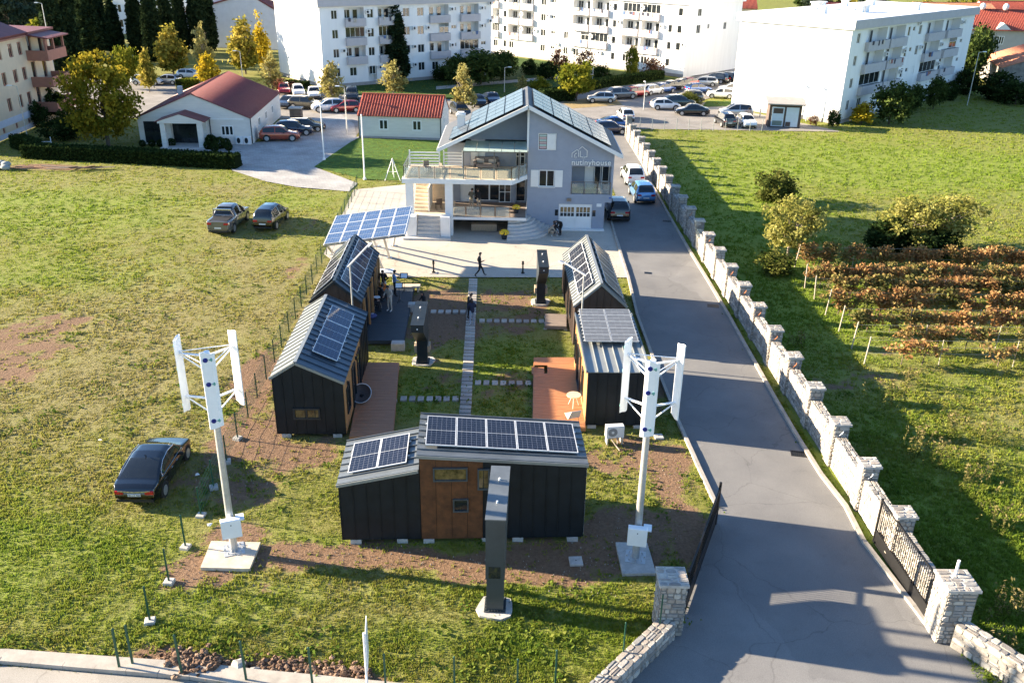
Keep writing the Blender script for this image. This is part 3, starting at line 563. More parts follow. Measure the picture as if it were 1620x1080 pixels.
# ---- stepping slabs
SLAB = [pm('slab_%d' % i, c, .85, .2, 6, .2, 40) for i, c in enumerate([(.34,.31,.27),(.42,.38,.33),(.29,.26,.23)])]
def path_run(name, pts, n, wd, ln, z=.06):
    root = bpy.data.objects.new(name, None); COL.objects.link(root); tag(root, kind='structure')
    me_ = [MB().bbox(-wd/2,wd/2,-ln/2,ln/2,-.12,z,.015).mesh('paver', s) for s in SLAB]
    a, c = Vector(pts[0]), Vector(pts[1]); an = math.atan2((c-a).y, (c-a).x)-R(90)
    for k in range(n):
        p = a.lerp(c, (k+.5)/n); link('paver', random.choice(me_), root, T(p.x+random.uniform(-.012,.012), p.y, random.uniform(-.012,.008), an+random.uniform(-.015,.015)))
p0, p1 = G(735,668), G(749,441); path_run('garden_path', (p0,p1), 46, .58, .33)
path_run('garden_path', (G(632,631),G(727,631)), 7, .46, .31); path_run('garden_path', (G(750,605.5),G(842,606.5)), 7, .46, .31)
path_run('garden_path', (G(680,493),G(738,493.5)), 5, .46, .33); path_run('garden_path', (G(757,507.5),G(862,508.5)), 9, .46, .33)

# ---- wind turbines
TB = pm('turbine_white', (.80,.82,.84), .35, .04, 2); LOGB = pm('logo_blue', (.01,.03,.30), .5, .05, 3); LOGG = pm('logo_green', (.25,.62,.55), .5, .05, 3)
def turbine(label, loc, rz, mast_h, padq, padm):
    t = thing('wind_turbine', label, 'wind turbine', loc, rz, 'vertical axis wind turbines')
    b = MB(); b.tube((0,0,.12), (0,0,mast_h), .145, .10, 12); b.build('mast', GALV, t)
    b = MB(); b.box(-.38,.38,-.38,.38,.0,.12); 
    for k in range(8):
        a = k*math.pi/4; b.add([(.14*math.cos(a),.14*math.sin(a),.5),(.33*math.cos(a-.05),.33*math.sin(a-.05),.12),(.33*math.cos(a+.05),.33*math.sin(a+.05),.12)], [(0,1,2),(2,1,0)])
        b.tube((.33*math.cos(a),.33*math.sin(a),.12), (.33*math.cos(a),.33*math.sin(a),.19), .03, n=6)
    b.build('base_plate', GALV, t)
    b = MB(); b.bbox(-.36,.36,-.46,-.2,.95,1.72,.03); bx = b.build('control_box', TB, t)
    MB().box(-.02,.02,-.468,-.46,1.5,1.54).build('lock', CHAR, bx)
    MB().box(.2,.5,-.3,.1,1.55,1.6).build('bracket', TB, t)
    h0, h1, rr = mast_h-2.35, mast_h+.55, 1.04
    b = MB(); b.tube((0,0,h0-.1), (0,0,h1-.75), .17, .17, 14); b.tube((0,0,h1-.75), (0,0,h1-.45), .14, .10, 10); b.tube((0,0,h0+.7), (0,0,h0+.9), .22, .22, 14); b.tube((0,0,h1-1.5), (0,0,h1-1.3), .22, .22, 14); b.build('generator', TB, t)
    for k in range(3):
        a = R(-90+120*k); ca_, sa_ = math.cos(a), math.sin(a); c = Vector((rr*ca_, rr*sa_, 0)); tg = Vector((-sa_, ca_, 0)); ra = Vector((ca_, sa_, 0))
        prof = [(-.235,.0),(-.225,.05),(-.10,.07),(.12,.066),(.24,.01),(.10,-.02),(-.10,-.025)]
        vs = [c+tg*x+ra*y+Vector((0,0,h0+(.07 if x > 0 else 0))) for x, y in prof]+[c+tg*x+ra*y+Vector((0,0,h1-(.07 if x > 0 else 0))) for x, y in prof]; n = len(prof)
        bl = MB().add(vs, [tuple(range(n)), tuple(range(2*n-1,n-1,-1))]+[(i,n+i,n+(i+1)%n,(i+1)%n) for i in range(n)], 0).build('blade', TB, t)
        for zc in (h1-.28, h0+1.72, h0+.32):
            d_ = MB()
            for m_, ox, oz, ra_ in ((0,-.075,.0,.085),(1,.09,-.005,.075)):
                nn = 10; pts = [c+tg*(ox+ra_*math.cos(z_)*(1 if m_ == 0 else .8))+ra*.082+Vector((0,0,zc+oz+ra_*math.sin(z_)*(1 if m_ == 0 or math.cos(z_) > 0 else .35))) for z_ in np.linspace(0,2*math.pi,nn,endpoint=False)]
                d_.add(pts+[p-ra*.05 for p in pts], [tuple(range(nn)), tuple(range(nn-1,-1,-1))]+[(i_,(i_+1)%nn,nn+(i_+1)%nn,nn+i_) for i_ in range(nn)], m_)
            d_.build('logo', [LOGB, LOGG], bl)
        for zz, dz in ((h1-.62,-.55),(h0+.62,-.55)):
            ar = MB(); ar.bar((0.16*ca_,.16*sa_,zz), (c.x,c.y,zz), .10, .04)
            ar.bar((0.18*ca_,.18*sa_,zz+dz), (c.x*.97,c.y*.97,zz-.03), .04, .04)
            ar.build('rotor_arm', TB, t)
    for zz in (h1-.6,):
        b = MB()
        for k in range(3):
            a = R(-90+120*k); c_ = R(-90+120*(k+1)); b.tube((rr*math.cos(a),rr*math.sin(a),zz+.05), (rr*math.cos(c_),rr*math.sin(c_),zz+.05), .018, n=6)
        b.build('tie_rod', TB, t)
    o = Vector(loc); pd = MB(); 
    Mi = T(o.x,o.y,0,rz).inverted(); pd.prism([(Mi@Vector((p[0],p[1],0)))[:2] for p in padq], -.1, .1); pd.build('concrete_pad', padm, t)
    return t
tl = turbine('white three-bladed wind turbine on a beige pad by the parked black sedan', G(371,872), R(21), 8.35, [G(317,897,.1),G(395,899,.1),G(412,857,.1),G(334,855,.1)], PADC)
tr = turbine('white three-bladed wind turbine on a grey pad beside the driveway gate', G(1005,884), R(-10), 8.35, [G(985,907,.1),G(1038,906,.1),G(1024,858,.1),G(974,857,.1)], CBLK)
# ---- wedge-shaped totems with a panel on top
PANB = pm('totem_panel', (.10,.12,.14), .2, .1, 2, spec=.6)
TOTG = pm('totem_grey', (.042,.052,.056), .5, .15, 2)
def totem(label, loc, rz, H_, wd, seats, toppan):
    CHAR2 = MATS['charcoal_trim'] if seats else TOTG
    t = thing('solar_totem', label, 'solar totem', loc, rz, 'wedge-shaped solar totems')
    cw = wd*.90; zc = 1.62
    b = MB(); b.box(-cw/2,cw/2,0,.62,.1,zc); b.build('column', CHAR2, t)
    prof = [(-.05,zc-.12),(-.05,H_-.04),(3.2,H_-.04),(3.2,H_-.42),(.72,zc-.12)]; n = len(prof)
    b = MB(); b.add([(-wd/2,p[0],p[1]) for p in prof]+[(wd/2,p[0],p[1]) for p in prof], [(4,3,2,1,0),(5,6,7,8,9)]+[((i+1)%n,n+(i+1)%n,n+i,i) for i in range(n)]); b.build('head', CHAR2, t)
    b = MB(); b.box(-wd/2-.02,wd/2+.02,-.07,3.22,H_-.04,H_); b.build('top_plate', toppan, t)
    b = MB()
    for y in (.9,2.3): b.tube((0,y,H_), (0,y,H_+.08), .035, n=8)
    b.tube((0,3.21,H_-.22), (0,3.26,H_-.22), .035, n=8); b.build('light_stud', WHITE, t)
    MB().box(-wd*.33,wd*.28,-.062,-.05,zc-.06,zc+.42).build('screen', PANB if False else GLSD, t)
    b = MB(); b.box(-cw/2-.08,cw/2+.08,-.08,.70,.08,.12)
    for sx in (-1,1):
        for k in range(5): b.tube((sx*(cw/2+.05),.0+.15*k,.12), (sx*(cw/2+.05),.15*k,.17), .022, n=6)
    for k in range(5): b.tube((-cw/2+.1+k*(cw-.2)/4,-.05,.12), (-cw/2+.1+k*(cw-.2)/4,-.05,.17), .022, n=6)
    b.build('base_plate', CHAR2, t)
    poly = [(r_*math.cos(a), .3+r_*.9*math.sin(a)) for a, r_ in ((.3,.62),(.7,.68),(1.2,.58),(1.7,.6),(2.3,.66),(2.9,.58),(3.5,.72),(4.0,.80),(4.5,.72),(5.0,.80),(5.5,.78),(5.9,.66))]
    MB().prism(poly, -.1, .08).build('concrete_pad', CBLK, t)
    if seats:
        for sx in (-1,1): MB().bbox(sx*(cw/2)+(0 if sx > 0 else -.14), sx*(cw/2)+(.14 if sx > 0 else 0), .0, .6, .75, 1.15, .02).build('side_box', WOODT, t)
    return t
totem('tall charcoal solar totem in the foreground before the front tiny house', Vector((-.44,24.25,0)), R(-2), 4.0, .66, False, SEAM)
totem('black solar totem with a dark sloping top near the dark deck', G(668,577)+Vector((0,.62,0)), R(181.5), 3.5, .64, True, CHAR)
totem('black solar totem on grass at the far right of the garden', G(855,482)+Vector((0,.62,0)), R(181.0), 3.5, .60, True, CHAR)
# ---- tall angled lamps beside the rear houses
def corner_lamp(label, base, h, arm):
    t = thing('street_lamp', label, 'street lamp', (base[0],base[1],0), 0, 'angled garden lamps')
    b = MB(); b.tube((0,0,0), (0,0,h), .055, .04, 8); b.tube((0,0,0), (0,0,.25), .12, .12, 8); b.build('post', GALV, t)
    b = MB(); b.bar((-.12*arm[0],-.12*arm[1],h-.04), (arm[0],arm[1],h+arm[2]), .09, .07); b.build('arm', GALV, t)
    e = Vector((arm[0],arm[1],h+arm[2])); 
    MB().bar(e*1.0+Vector((0,0,-.06)), e+Vector((arm[0]*.25,arm[1]*.25,-.06+arm[2]*.25)), .2, .06).build('lamp_head', GALV, t)
corner_lamp('slim grey lamp with an angled arm rising between the left tiny houses', (-8.75,44.75), 5.4, (.80,1.0,.75))
corner_lamp('slim grey lamp with a blue-grey arm between the right tiny houses', (3.8,44.75), 5.15, (-1.0,1.1,.25))

n0 = G(845,595,.12); st_o = MB(); MB().box(.02,.70,5.42,6.28,.12,.2).build('notch_step', DECKO, dk)
# ================================================================== BOUNDARY WALL, GATES, FENCES
STN = [pm('limestone_%d' % i, c, .88, .2, 7, .35, 35) for i, c in enumerate([(.37,.345,.31),(.27,.26,.245),(.43,.40,.35),(.22,.20,.18),(.35,.30,.25)])]
MORT = pm('mortar', (.20,.185,.165), .95, .2, 6, .3, 40)
CAPS = pm('cap_stone', (.40,.38,.35), .85, .2, 5, .3, 30)
def rubble(wd, ht, sz=(.16,.30), seed=0):
    """courses of uneven stones filling a wd x ht rectangle"""
    r = random.Random(seed); out = []; z = 0
    while z < ht-.05:
        h = min(r.uniform(*sz)*.8, ht-z)
        if ht-z-h < .08: h = ht-z
        x = 0
        while x < wd-.02:
            w_ = min(r.uniform(sz[0],sz[1]*1.5), wd-x)
            if wd-x-w_ < .09: w_ = wd-x
            if r.random() < .22 and h > .15: sp = z+h*r.uniform(.4,.6); out += [(x, x+w_, z, sp), (x, x+w_, sp, z+h)]
            elif r.random() < .15 and w_ > .26: out += [(x, x+w_*.45, z, z+h), (x+w_*.45, x+w_, z, z+h)]
            else: out.append((x, x+w_, z, z+h))
            x += w_
        z += h
    return out
def stone_verts(x0, x1, z0, z1, dp, r):
    """one rough stone: eight-cornered outline, domed face. local: x along, y outwards is -y, z up"""
    g = r.uniform(.006,.022); x0 += g; x1 -= g; z0 += g; z1 -= g; j = lambda a: a*r.uniform(.04,.38); w_, h_ = x1-x0, z1-z0
    o = [(x0+j(w_),z0),(x1-j(w_),z0),(x1,z0+j(h_)),(x1,z1-j(h_)),(x1-j(w_),z1),(x0+j(w_),z1),(x0,z1-j(h_)),(x0,z0+j(h_))]
    cx_, cz_ = (x0+x1)/2, (z0+z1)/2
    ring = [(p[0], 0.012, p[1]) for p in o]; ring2 = [(cx_+(p[0]-cx_)*.86, -dp, cz_+(p[1]-cz_)*.82) for p in o]
    fs = [tuple(range(8,16))]+[(i,(i+1)%8,8+(i+1)%8,8+i) for i in range(8)]
    return ring+ring2, fs
def stone_face(parent, M, wd, ht, single, seed, sz=(.16,.30)):
    r = random.Random(seed)
    if single:
        for (x0,x1,z0,z1) in rubble(wd, ht, sz, seed):
            v, f = stone_verts(x0,x1,z0,z1,r.uniform(.015,.04),r); MB().add(v, f, 0, False, M).build('stone', r.choice(STN), parent)
    else:
        b = MB()
        for (x0,x1,z0,z1) in rubble(wd, ht, sz, seed):
            v, f = stone_verts(x0,x1,z0,z1,r.uniform(.015,.035),r); b.add(v, f, r.randrange(5), False, M)
        o = b.build('stonework', STN, parent); o['kind'] = 'stuff'
def FM(x, y, z, ang):                    # face frame: x along ang, outwards to the right of it
    return Matrix.Translation((x,y,z)) @ Matrix.Rotation(ang, 4, 'Z')
def pillar(parent, x, y, wd, ht, single, seed, capo=.07, name='pillar', faces='LFRB'):
    p = MB().box(x-wd/2,x+wd/2,y-wd/2,y+wd/2,-.1,ht-.12).build(name, MORT, parent)
    if 'F' in faces: stone_face(p, FM(x-wd/2,y-wd/2,0,0), wd, ht-.12, single, seed)
    if 'L' in faces: stone_face(p, FM(x-wd/2,y+wd/2,0,R(-90)), wd, ht-.12, single, seed+1)
    if 'R' in faces: stone_face(p, FM(x+wd/2,y-wd/2,0,R(90)), wd, ht-.12, False, seed+2)
    c = MB().bbox(x-wd/2-capo,x+wd/2+capo,y-wd/2-capo,y+wd/2+capo,-0,.0,.0) if False else None
    cp = MB().box(x-wd/2-capo,x+wd/2+capo,y-wd/2-capo,y+wd/2+capo,ht-.118,ht-.02).build('cap', CAPS, p)
    M = Matrix.Translation((x-wd/2-capo,y-wd/2-capo,ht-.02)) @ Matrix(((1,0,0,0),(0,0,1,0),(0,-1,0,0),(0,0,0,1)))     # rubble paving on the top
    b = MB(); r = random.Random(seed+5); s_ = wd+2*capo
    for (x0,x1,z0,z1) in rubble(s_, s_, (.2,.34), seed+5):
        v, f = stone_verts(x0,x1,z0,z1,r.uniform(.012,.03),r); b.add(v, f, r.randrange(5), False, M)
    o = b.build('cap_stones', STN, p); o['kind'] = 'stuff'
    return p
bw = thing('boundary_wall', 'long pale stone wall with regular pillars between driveway and green field', 'stone wall', (0,0,0))
wx = lambda y: 14.82-.0175*(y-27.7)
WIRE = pm('orange_conduit', (.55,.18,.05), .6, .1, 5)
ys = [27.66+3.43*k for k in range(24)]
for k, y in enumerate(ys):
    pillar(bw, wx(y), y, .66, 2.2 if k < 23 else 2.6, k < 3, 100+k*7, faces='LF' if k > 8 else 'LFR')
    if k in (1,2,4,5,6,7,8,10,12):
        b = MB(); zc = 1.75; b.tube((wx(y)-.1,y-.36,zc-.15), (wx(y)+.02,y-.44,zc+.05), .018, n=5); b.tube((wx(y)+.02,y-.44,zc+.05), (wx(y)+.06,y-.40,zc+.15), .018, n=5); b.build('cable_end', WIRE if k > 2 else WHITE, bw)
    y0 = (ys[k-1] if k else 24.25)+.34; y1 = y-.34; zt = 1.52
    wl = MB().add([(wx(y0)-.22,y0,-.1),(wx(y0)+.22,y0,-.1),(wx(y1)+.22,y1,-.1),(wx(y1)-.22,y1,-.1),(wx(y0)-.22,y0,zt),(wx(y0)+.22,y0,zt),(wx(y1)+.22,y1,zt),(wx(y1)-.22,y1,zt)], [(3,2,1,0),(4,5,6,7),(0,1,5,4),(1,2,6,5),(2,3,7,6),(3,0,4,7)]).build('wall_panel', MORT, bw)
    an = math.atan2(wx(y0)-wx(y1), -(y1-y0)) ; an = math.atan2(-(y1-y0), wx(y0)-wx(y1))
    stone_face(wl, FM(wx(y1)-.22,y1,0,an), y1-y0, zt, k == 2 and False, 300+k*3, (.18,.34))
    b = MB(); r = random.Random(500+k); M = Matrix.Translation((wx(y1)-.25,y1,zt)) @ Matrix.Rotation(an, 4, 'Z') @ Matrix.Rotation(R(-90), 4, 'X') @ Matrix.Scale(-1, 4, (0,0,1))
    M = Matrix.Translation((wx(y1)-.25,y1,zt)) @ Matrix.Rotation(an, 4, 'Z') @ Matrix(((1,0,0,0),(0,0,1,0),(0,-1,0,0),(0,0,0,1)))
    for (x0,x1,z0,z1) in rubble(y1-y0, .5, (.2,.36), 500+k):
        v, f = stone_verts(x0,x1,z0,z1,r.uniform(.012,.03),r); b.add(v, f, r.randrange(5), False, M)
    o = b.build('coping_stones', STN, wl); o['kind'] = 'stuff'
# gate pillars with their low walls
def low_wall(parent, a, b_, wd, ht, seed, side):
    a = Vector((a[0],a[1],0)); b_ = Vector((b_[0],b_[1],0)); d = (b_-a); ln = d.length; an = math.atan2(d.y,d.x); M = T(a.x,a.y,0,an)
    wl = MB().box(0,ln,-wd/2,wd/2,-.1,ht,0,M).build('low_wall', MORT, parent)
    stone_face(wl, M @ (Matrix.Translation((0,-wd/2,0)) if side > 0 else Matrix.Translation((ln,wd/2,0)) @ Matrix.Rotation(math.pi,4,'Z')), ln, ht, True, seed, (.2,.36))
    r = random.Random(seed+3)
    Mt = M @ Matrix.Translation((0,-wd/2-.03,ht)) @ Matrix(((1,0,0,0),(0,0,1,0),(0,-1,0,0),(0,0,0,1)))
    for (x0,x1,z0,z1) in rubble(ln, wd+.06, (.22,.40), seed+3):
        v, f = stone_verts(x0,x1,z0,z1,r.uniform(.012,.03),r); MB().add(v, f, 0, False, Mt).build('stone', r.choice(STN), wl)
gp = thing('gate_pillar', 'big sunlit stone gate pillar right of the driveway with a low wall', 'gate pillar', (0,0,0), 0, 'stone gate pillars')
pillar(gp, 15.0, 23.65, .98, 2.3, True, 900)
b = MB(); b.tube((15.05,23.95,2.28), (15.05,23.95,2.85), .05, n=8); b.build('conduit', WHITE, gp)
low_wall(gp, (15.15,23.15), (17.2,20.2), .5, .95, 930, 1)
gp2 = thing('gate_pillar', 'stone gate pillar left of the driveway with a low wall to the footpath', 'gate pillar', (0,0,0), 0, 'stone gate pillars')
pillar(gp2, 5.5, 23.72, .86, 2.2, True, 960)
low_wall(gp2, (2.0,19.35), (5.45,23.3), .55, .72, 990, 1)
# gates
BLK = pm('black_steel', (.012,.012,.013), .45, .2, 5, metal=.3)
def gate(name, label, a, b_, ht, solid, pitch, brace=False, cat='gate'):
    a = Vector((a[0],a[1],0)); b_ = Vector((b_[0],b_[1],0)); d = b_-a; ln = d.length; t = thing(name, label, cat, a, math.atan2(d.y,d.x), 'driveway gates')
    b = MB(); f = .07
    for x in (f/2, ln-f/2): b.box(x-f/2,x+f/2,-f/2,f/2,.05,ht)
    for z in (.08, solid+.04, ht-.1): b.box(f,ln-f,-.03,.03,z-.035,z+.035)
    b.build('frame', BLK, t)
    MB().box(f,ln-f,-.012,.012,.115,solid+.005).build('solid_panel', BLK, t)
    n = int((ln-2*f)/pitch); b = MB()
    for k in range(1,n): x = f+(ln-2*f)*k/n; b.box(x-.011,x+.011,-.011,.011,solid+.075,ht-.135)
    o = b.build('gate_bars', BLK, t); o['kind'] = 'stuff'
    return t
gate('sliding_gate', 'black barred gate leaf folded open against the stone wall', (14.42,28.7), (14.62,24.15), 2.05, .55, .13)
gl_ = gate('swing_gate', 'black gate leaf standing open at the left edge of the driveway', (6.2,24.35), (8.35,29.6), 1.85, .75, .12)
MB().tube((5.27,0,.0), (5.27,0,1.95), .05, n=8) if False else None
b = MB(); L2 = (Vector((8.35,29.6))-Vector((6.2,24.35))).length; b.tube((L2+.08,0,0), (L2+.08,0,2.0), .055, n=8); b.build('gate_post', BLK, gl_)
# left fence: green posts on blocks, welded mesh
GRN = pm('fence_green', (.012,.075,.045), .5, .15, 4)
f0, f1 = G(237,983), G(566,300); fd = f1-f0; fl = fd.length; fd.normalize()
fen = thing('mesh_fence', 'long green wire mesh fence between the meadow and the tiny houses', 'fence', f0, math.atan2(fd.y,fd.x), 'green wire fences')
npst = int(fl/2.03)
pst = MB().box(-.03,.03,-.03,.03,0,1.62).add([(-.035,-.035,1.62),(.035,-.035,1.62),(.035,.035,1.62),(-.035,.035,1.62),(0,0,1.66)], [(0,1,4),(1,2,4),(2,3,4),(3,0,4)]).mesh('post', GRN)
blk = MB().bbox(-.17,.17,-.17,.17,-.08,.1,.02).mesh('footing_block', CBLK)
for k in range(npst+1):
    x = k*2.03; jy = random.uniform(-.02,.02); p_ = link('post', pst, fen, T(x,jy,0) @ Matrix.Rotation(random.uniform(-.02,.02), 4, 'Y') @ Matrix.Scale(.92 if k < 3 else .85, 4))
    if k < 7: link('footing_block', blk, fen, T(x,jy,0,random.uniform(-.4,.4)))
for k in range(3, npst):
    b = MB(); x0, x1 = k*2.03+.03, (k+1)*2.03-.03
    for z in (.1,.3,.5,.7,.9,1.1,1.3): b.box(x0,x1,-.004,.004,z-.004,z+.004)
    for q in range(12): xx = x0+(x1-x0)*(q+.5)/12; b.box(xx-.003,xx+.003,-.003,.003,.08,1.32)
    o = b.build('wire_mesh', GRN, fen); o['kind'] = 'stuff'
# posts along the footpath
ff = thing('post_row', 'row of bare green fence posts along the footpath at the front', 'fence', (0,0,0), 0, 'green wire fences')
for px, py in ((189,1056),(210,1050),(288,1066),(390,1076),(495,1086)):
    g_ = G(px,py,.1); link('post', pst, ff, T(g_.x,g_.y,.08) @ Matrix.Rotation(random.uniform(-.05,.05), 4, 'Y'))
for x, y in ((-3.75,20.62),(-1.6,20.55),(.35,20.5),(1.55,20.9)): link('post', pst, ff, T(x,y,0) @ Matrix.Scale(.95, 4))
for x, y in ((3.75,21.75),(5.12,23.1)): link('post', pst, ff, T(x,y,.7) @ Matrix.Scale(.75, 4))
# narrow sign at the footpath
sg = thing('sign_board', 'narrow white sign board on a post seen nearly edge-on at the footpath', 'sign', (-4.35,20.75,0), R(97))
MB().tube((0,0,0),(0,0,2.25),.035,n=8).build('post', WHITE, sg)
MB().box(-.05,.75,-.06,-.035,.75,2.25).build('board', WHITE, sg); MB().box(.0,.7,-.068,-.06,.85,2.1).build('face', pm('sign_face', (.62,.66,.66), .5, .2, 3), sg)

# ================================================================== SOLAR CANOPY
cq = [Vector((-12.74,56.57,2.6)), Vector((-7.25,56.6,3.4)), Vector((-7.5,61.8,3.8)), Vector((-12.86,61.9,3.0))]
sca = thing('solar_canopy', 'tilted blue solar array of fifteen panels on slanted steel legs', 'solar canopy', (cq[0].x,cq[0].y,0))
q = [p-Vector((cq[0].x,cq[0].y,0)) for p in cq]; ux = (q[1]-q[0]).normalized(); uy = (q[3]-q[0]).normalized(); uw, ul = (q[1]-q[0]).length/5, (q[3]-q[0]).length/3; nn = ux.cross(uy).normalized()
for i in range(5):
    for j in range(3): solar_panel(sca, frame(q[0]+ux*(uw*(i+.5))+uy*(ul*(j+.5)), ux, uy), uw-.05, ul-.03, POLY)
for j in (0.02,.5,.98):
    b = MB(); p = q[0].lerp(q[3],j)-nn*.09; b.bar(p, p+ux*(uw*5), .09, .14, up=nn); b.build('beam', GALV, sca)
for i in range(6):
    b = MB(); p = q[0]+ux*(uw*i)-nn*.03; b.bar(p-uy*.05, p+uy*(ul*3+.05), .06, .05, up=nn); b.build('purlin', ALU, sca)
org = Vector((cq[0].x,cq[0].y,0))
for (tx, ty), gpx in (((.55,.05),(608,431)),((.72,.1),(616,408)),((.85,.6),(622,389)),((.3,.1),(560,420)),((.12,.55),(572,395)),((.45,.6),(596,390)),((.02,.06),(528,402))):
    tp = q[0]+(q[1]-q[0])*tx+(q[3]-q[0])*ty-nn*.12; g_ = G(*gpx)-org
    b = MB(); b.bar(tp, g_, .13, .13); b.build('leg', GALV, sca); MB().box(g_.x-.2,g_.x+.2,g_.y-.2,g_.y+.2,0,.06).build('foot_plate', GALV, sca)
MB().bar(q[0]+ux*(uw*2.6)+Vector((0,-.1,-.2)), q[0]+Vector((1.9,-1.0,-.9)), .12, .12).build('brace', GALV, sca)

# ================================================================== THE GREY HOUSE
GREY = pm('house_render_grey', (.285,.315,.375), .85, .06, 1.5, .08, 40)
HW = pm('house_white', (.74,.74,.72), .6, .05, 2)
CREAM = pm('house_cream_stone', (.56,.46,.34), .75, .12, 3, .1, 20)
STEPW = pm('step_stone', (.52,.50,.47), .7, .12, 3, .08, 20)
RTILE = pm('roof_dark', (.075,.080,.088), .6, .15, 3)
HGL = glass_mat('canopy_glass', (.80,.95,.90), .20, .50); RGL = glass_mat('railing_glass', (.80,.84,.82), .10, .80)
PVR = cell_mat('roof_cells', (.085,.10,.115), (.11,.125,.14), .2, .2, .006, rough=.2, spec=1.0)  # cell base lightened: pale sky reflection put into the colour
STEEL = pm('rail_steel', (.20,.18,.16), .4, .1, 4, metal=.5)
def facade(mb, M, wd, z0, z1, holes, mi=0, topf=None, depth=.22, hm=None):
    """upright wall with openings; local x along, y inwards, z up. Returns nothing; reveals are built too"""
    xs = sorted(set([0,wd]+[h[0] for h in holes]+[h[2] for h in holes])); zs = sorted(set([z0,z1]+[h[1] for h in holes]+[h[3] for h in holes]))
    for i in range(len(xs)-1):
        for j in range(len(zs)-1):
            cx_, cz_ = (xs[i]+xs[i+1])/2, (zs[j]+zs[j+1])/2
            if any(h[0] < cx_ < h[2] and h[1] < cz_ < h[3] for h in holes): continue
            mb.add([(xs[i],0,zs[j]),(xs[i+1],0,zs[j]),(xs[i+1],0,zs[j+1]),(xs[i],0,zs[j+1])], [(0,1,2,3)], mi, False, M)
    for h in holes:
        x0,zz0,x1,zz1 = h[:4]; dp = h[4] if len(h) > 4 else depth
        mb.add([(x0,0,zz0),(x1,0,zz0),(x1,0,zz1),(x0,0,zz1),(x0,dp,zz0),(x1,dp,zz0),(x1,dp,zz1),(x0,dp,zz1)], [(0,4,5,1),(1,5,6,2),(2,6,7,3),(3,7,4,0),(4,7,6,5)], h[5] if len(h) > 5 else mi, False, M)
_wn = {}
def win(parent, M, x0, z0, x1, z1, dp=.12, fm=None, gm=None, mull=1, fr=.06, sill=False, name='window', trans=0):
    """window set into an opening: frame, pane; shared meshes"""
    fm = fm or HW; gm = gm or GLSD; wd, ht = round(x1-x0,3), round(z1-z0,3); key = (wd,ht,fm.name,gm.name,mull,fr,sill,trans,name)
    if key not in _wn:
        b = MB(); y0, y1 = -.05, .0
        b.box(0,wd,y0,y1,0,fr).box(0,wd,y0,y1,ht-fr,ht).box(0,fr,y0,y1,fr,ht-fr).box(wd-fr,wd,y0,y1,fr,ht-fr)
        for k in range(mull): x = wd*(k+1)/(mull+1); b.box(x-fr*.5,x+fr*.5,y0,y1,fr,ht-fr)
        if trans: b.box(fr,wd-fr,y0+.002,y1-.002,ht*trans-fr*.5,ht*trans+fr*.5)
        if sill: b.box(-.06,wd+.06,-dp-.09,-.05,-.05,0)
        _wn[key] = (b.mesh(name, fm), MB().box(fr*.5,wd-fr*.5,-.02,-.004,fr*.5,ht-fr*.5).mesh('pane', gm))
    f, p = _wn[key]; o = link(name, f, parent, M @ Matrix.Translation((x0, dp, z0))); link('pane', p, o); return o
gh = thing('house', 'grey gabled house with lettering, balconies and solar roof behind the plaza', 'house', (0,0,0))
FY, LY, BY = 69.3, 71.6, 78.2; XL, XM, XR = -5.5, 1.0, 7.8
zr = lambda x: 9.72-(.495*(x-.95) if x > .95 else .485*(.95-x))
Mf = T(XM,FY,0)
b = MB()
up_holes = [(.78,6.41,2.2,7.72),(.9,3.5,2.15,4.85),(3.5,2.95,6.63,5.2,1.6)]
facade(b, Mf, XR-XM, 2.3, 6.2, [h for h in up_holes if h[3] < 6.3])
facade(b, Mf, XR-XM-.55, 0, 2.3, [(2.57,.05,5.26,2.12,.12)])
# gable above 6.2 with the upper window let in
hw_ = up_holes[0]; P_ = lambda x, z: (XM+x,FY,z)
for poly in ([P_(0,6.2),P_(hw_[0],6.2),P_(hw_[0],zr(XM+hw_[0])),P_(0,zr(XM))], [P_(hw_[0],6.2),P_(hw_[2],6.2),P_(hw_[2],hw_[1]),P_(hw_[0],hw_[1])], [P_(hw_[0],hw_[3]),P_(hw_[2],hw_[3]),P_(hw_[2],zr(XM+hw_[2])),P_(hw_[0],zr(XM+hw_[0]))], [P_(hw_[2],6.2),P_(6.8,6.2),P_(6.8,zr(7.8)),P_(hw_[2],zr(XM+hw_[2]))]):
    b.add(poly, [(0,1,2,3)])
b.add([P_(hw_[0],hw_[1]),P_(hw_[2],hw_[1]),P_(hw_[2],hw_[3]),P_(hw_[0],hw_[3])]+[(p[0],FY+.15,p[2]) for p in (P_(hw_[0],hw_[1]),P_(hw_[2],hw_[1]),P_(hw_[2],hw_[3]),P_(hw_[0],hw_[3]))], [(0,4,5,1),(1,5,6,2),(2,6,7,3),(3,7,4,0),(4,7,6,5)])
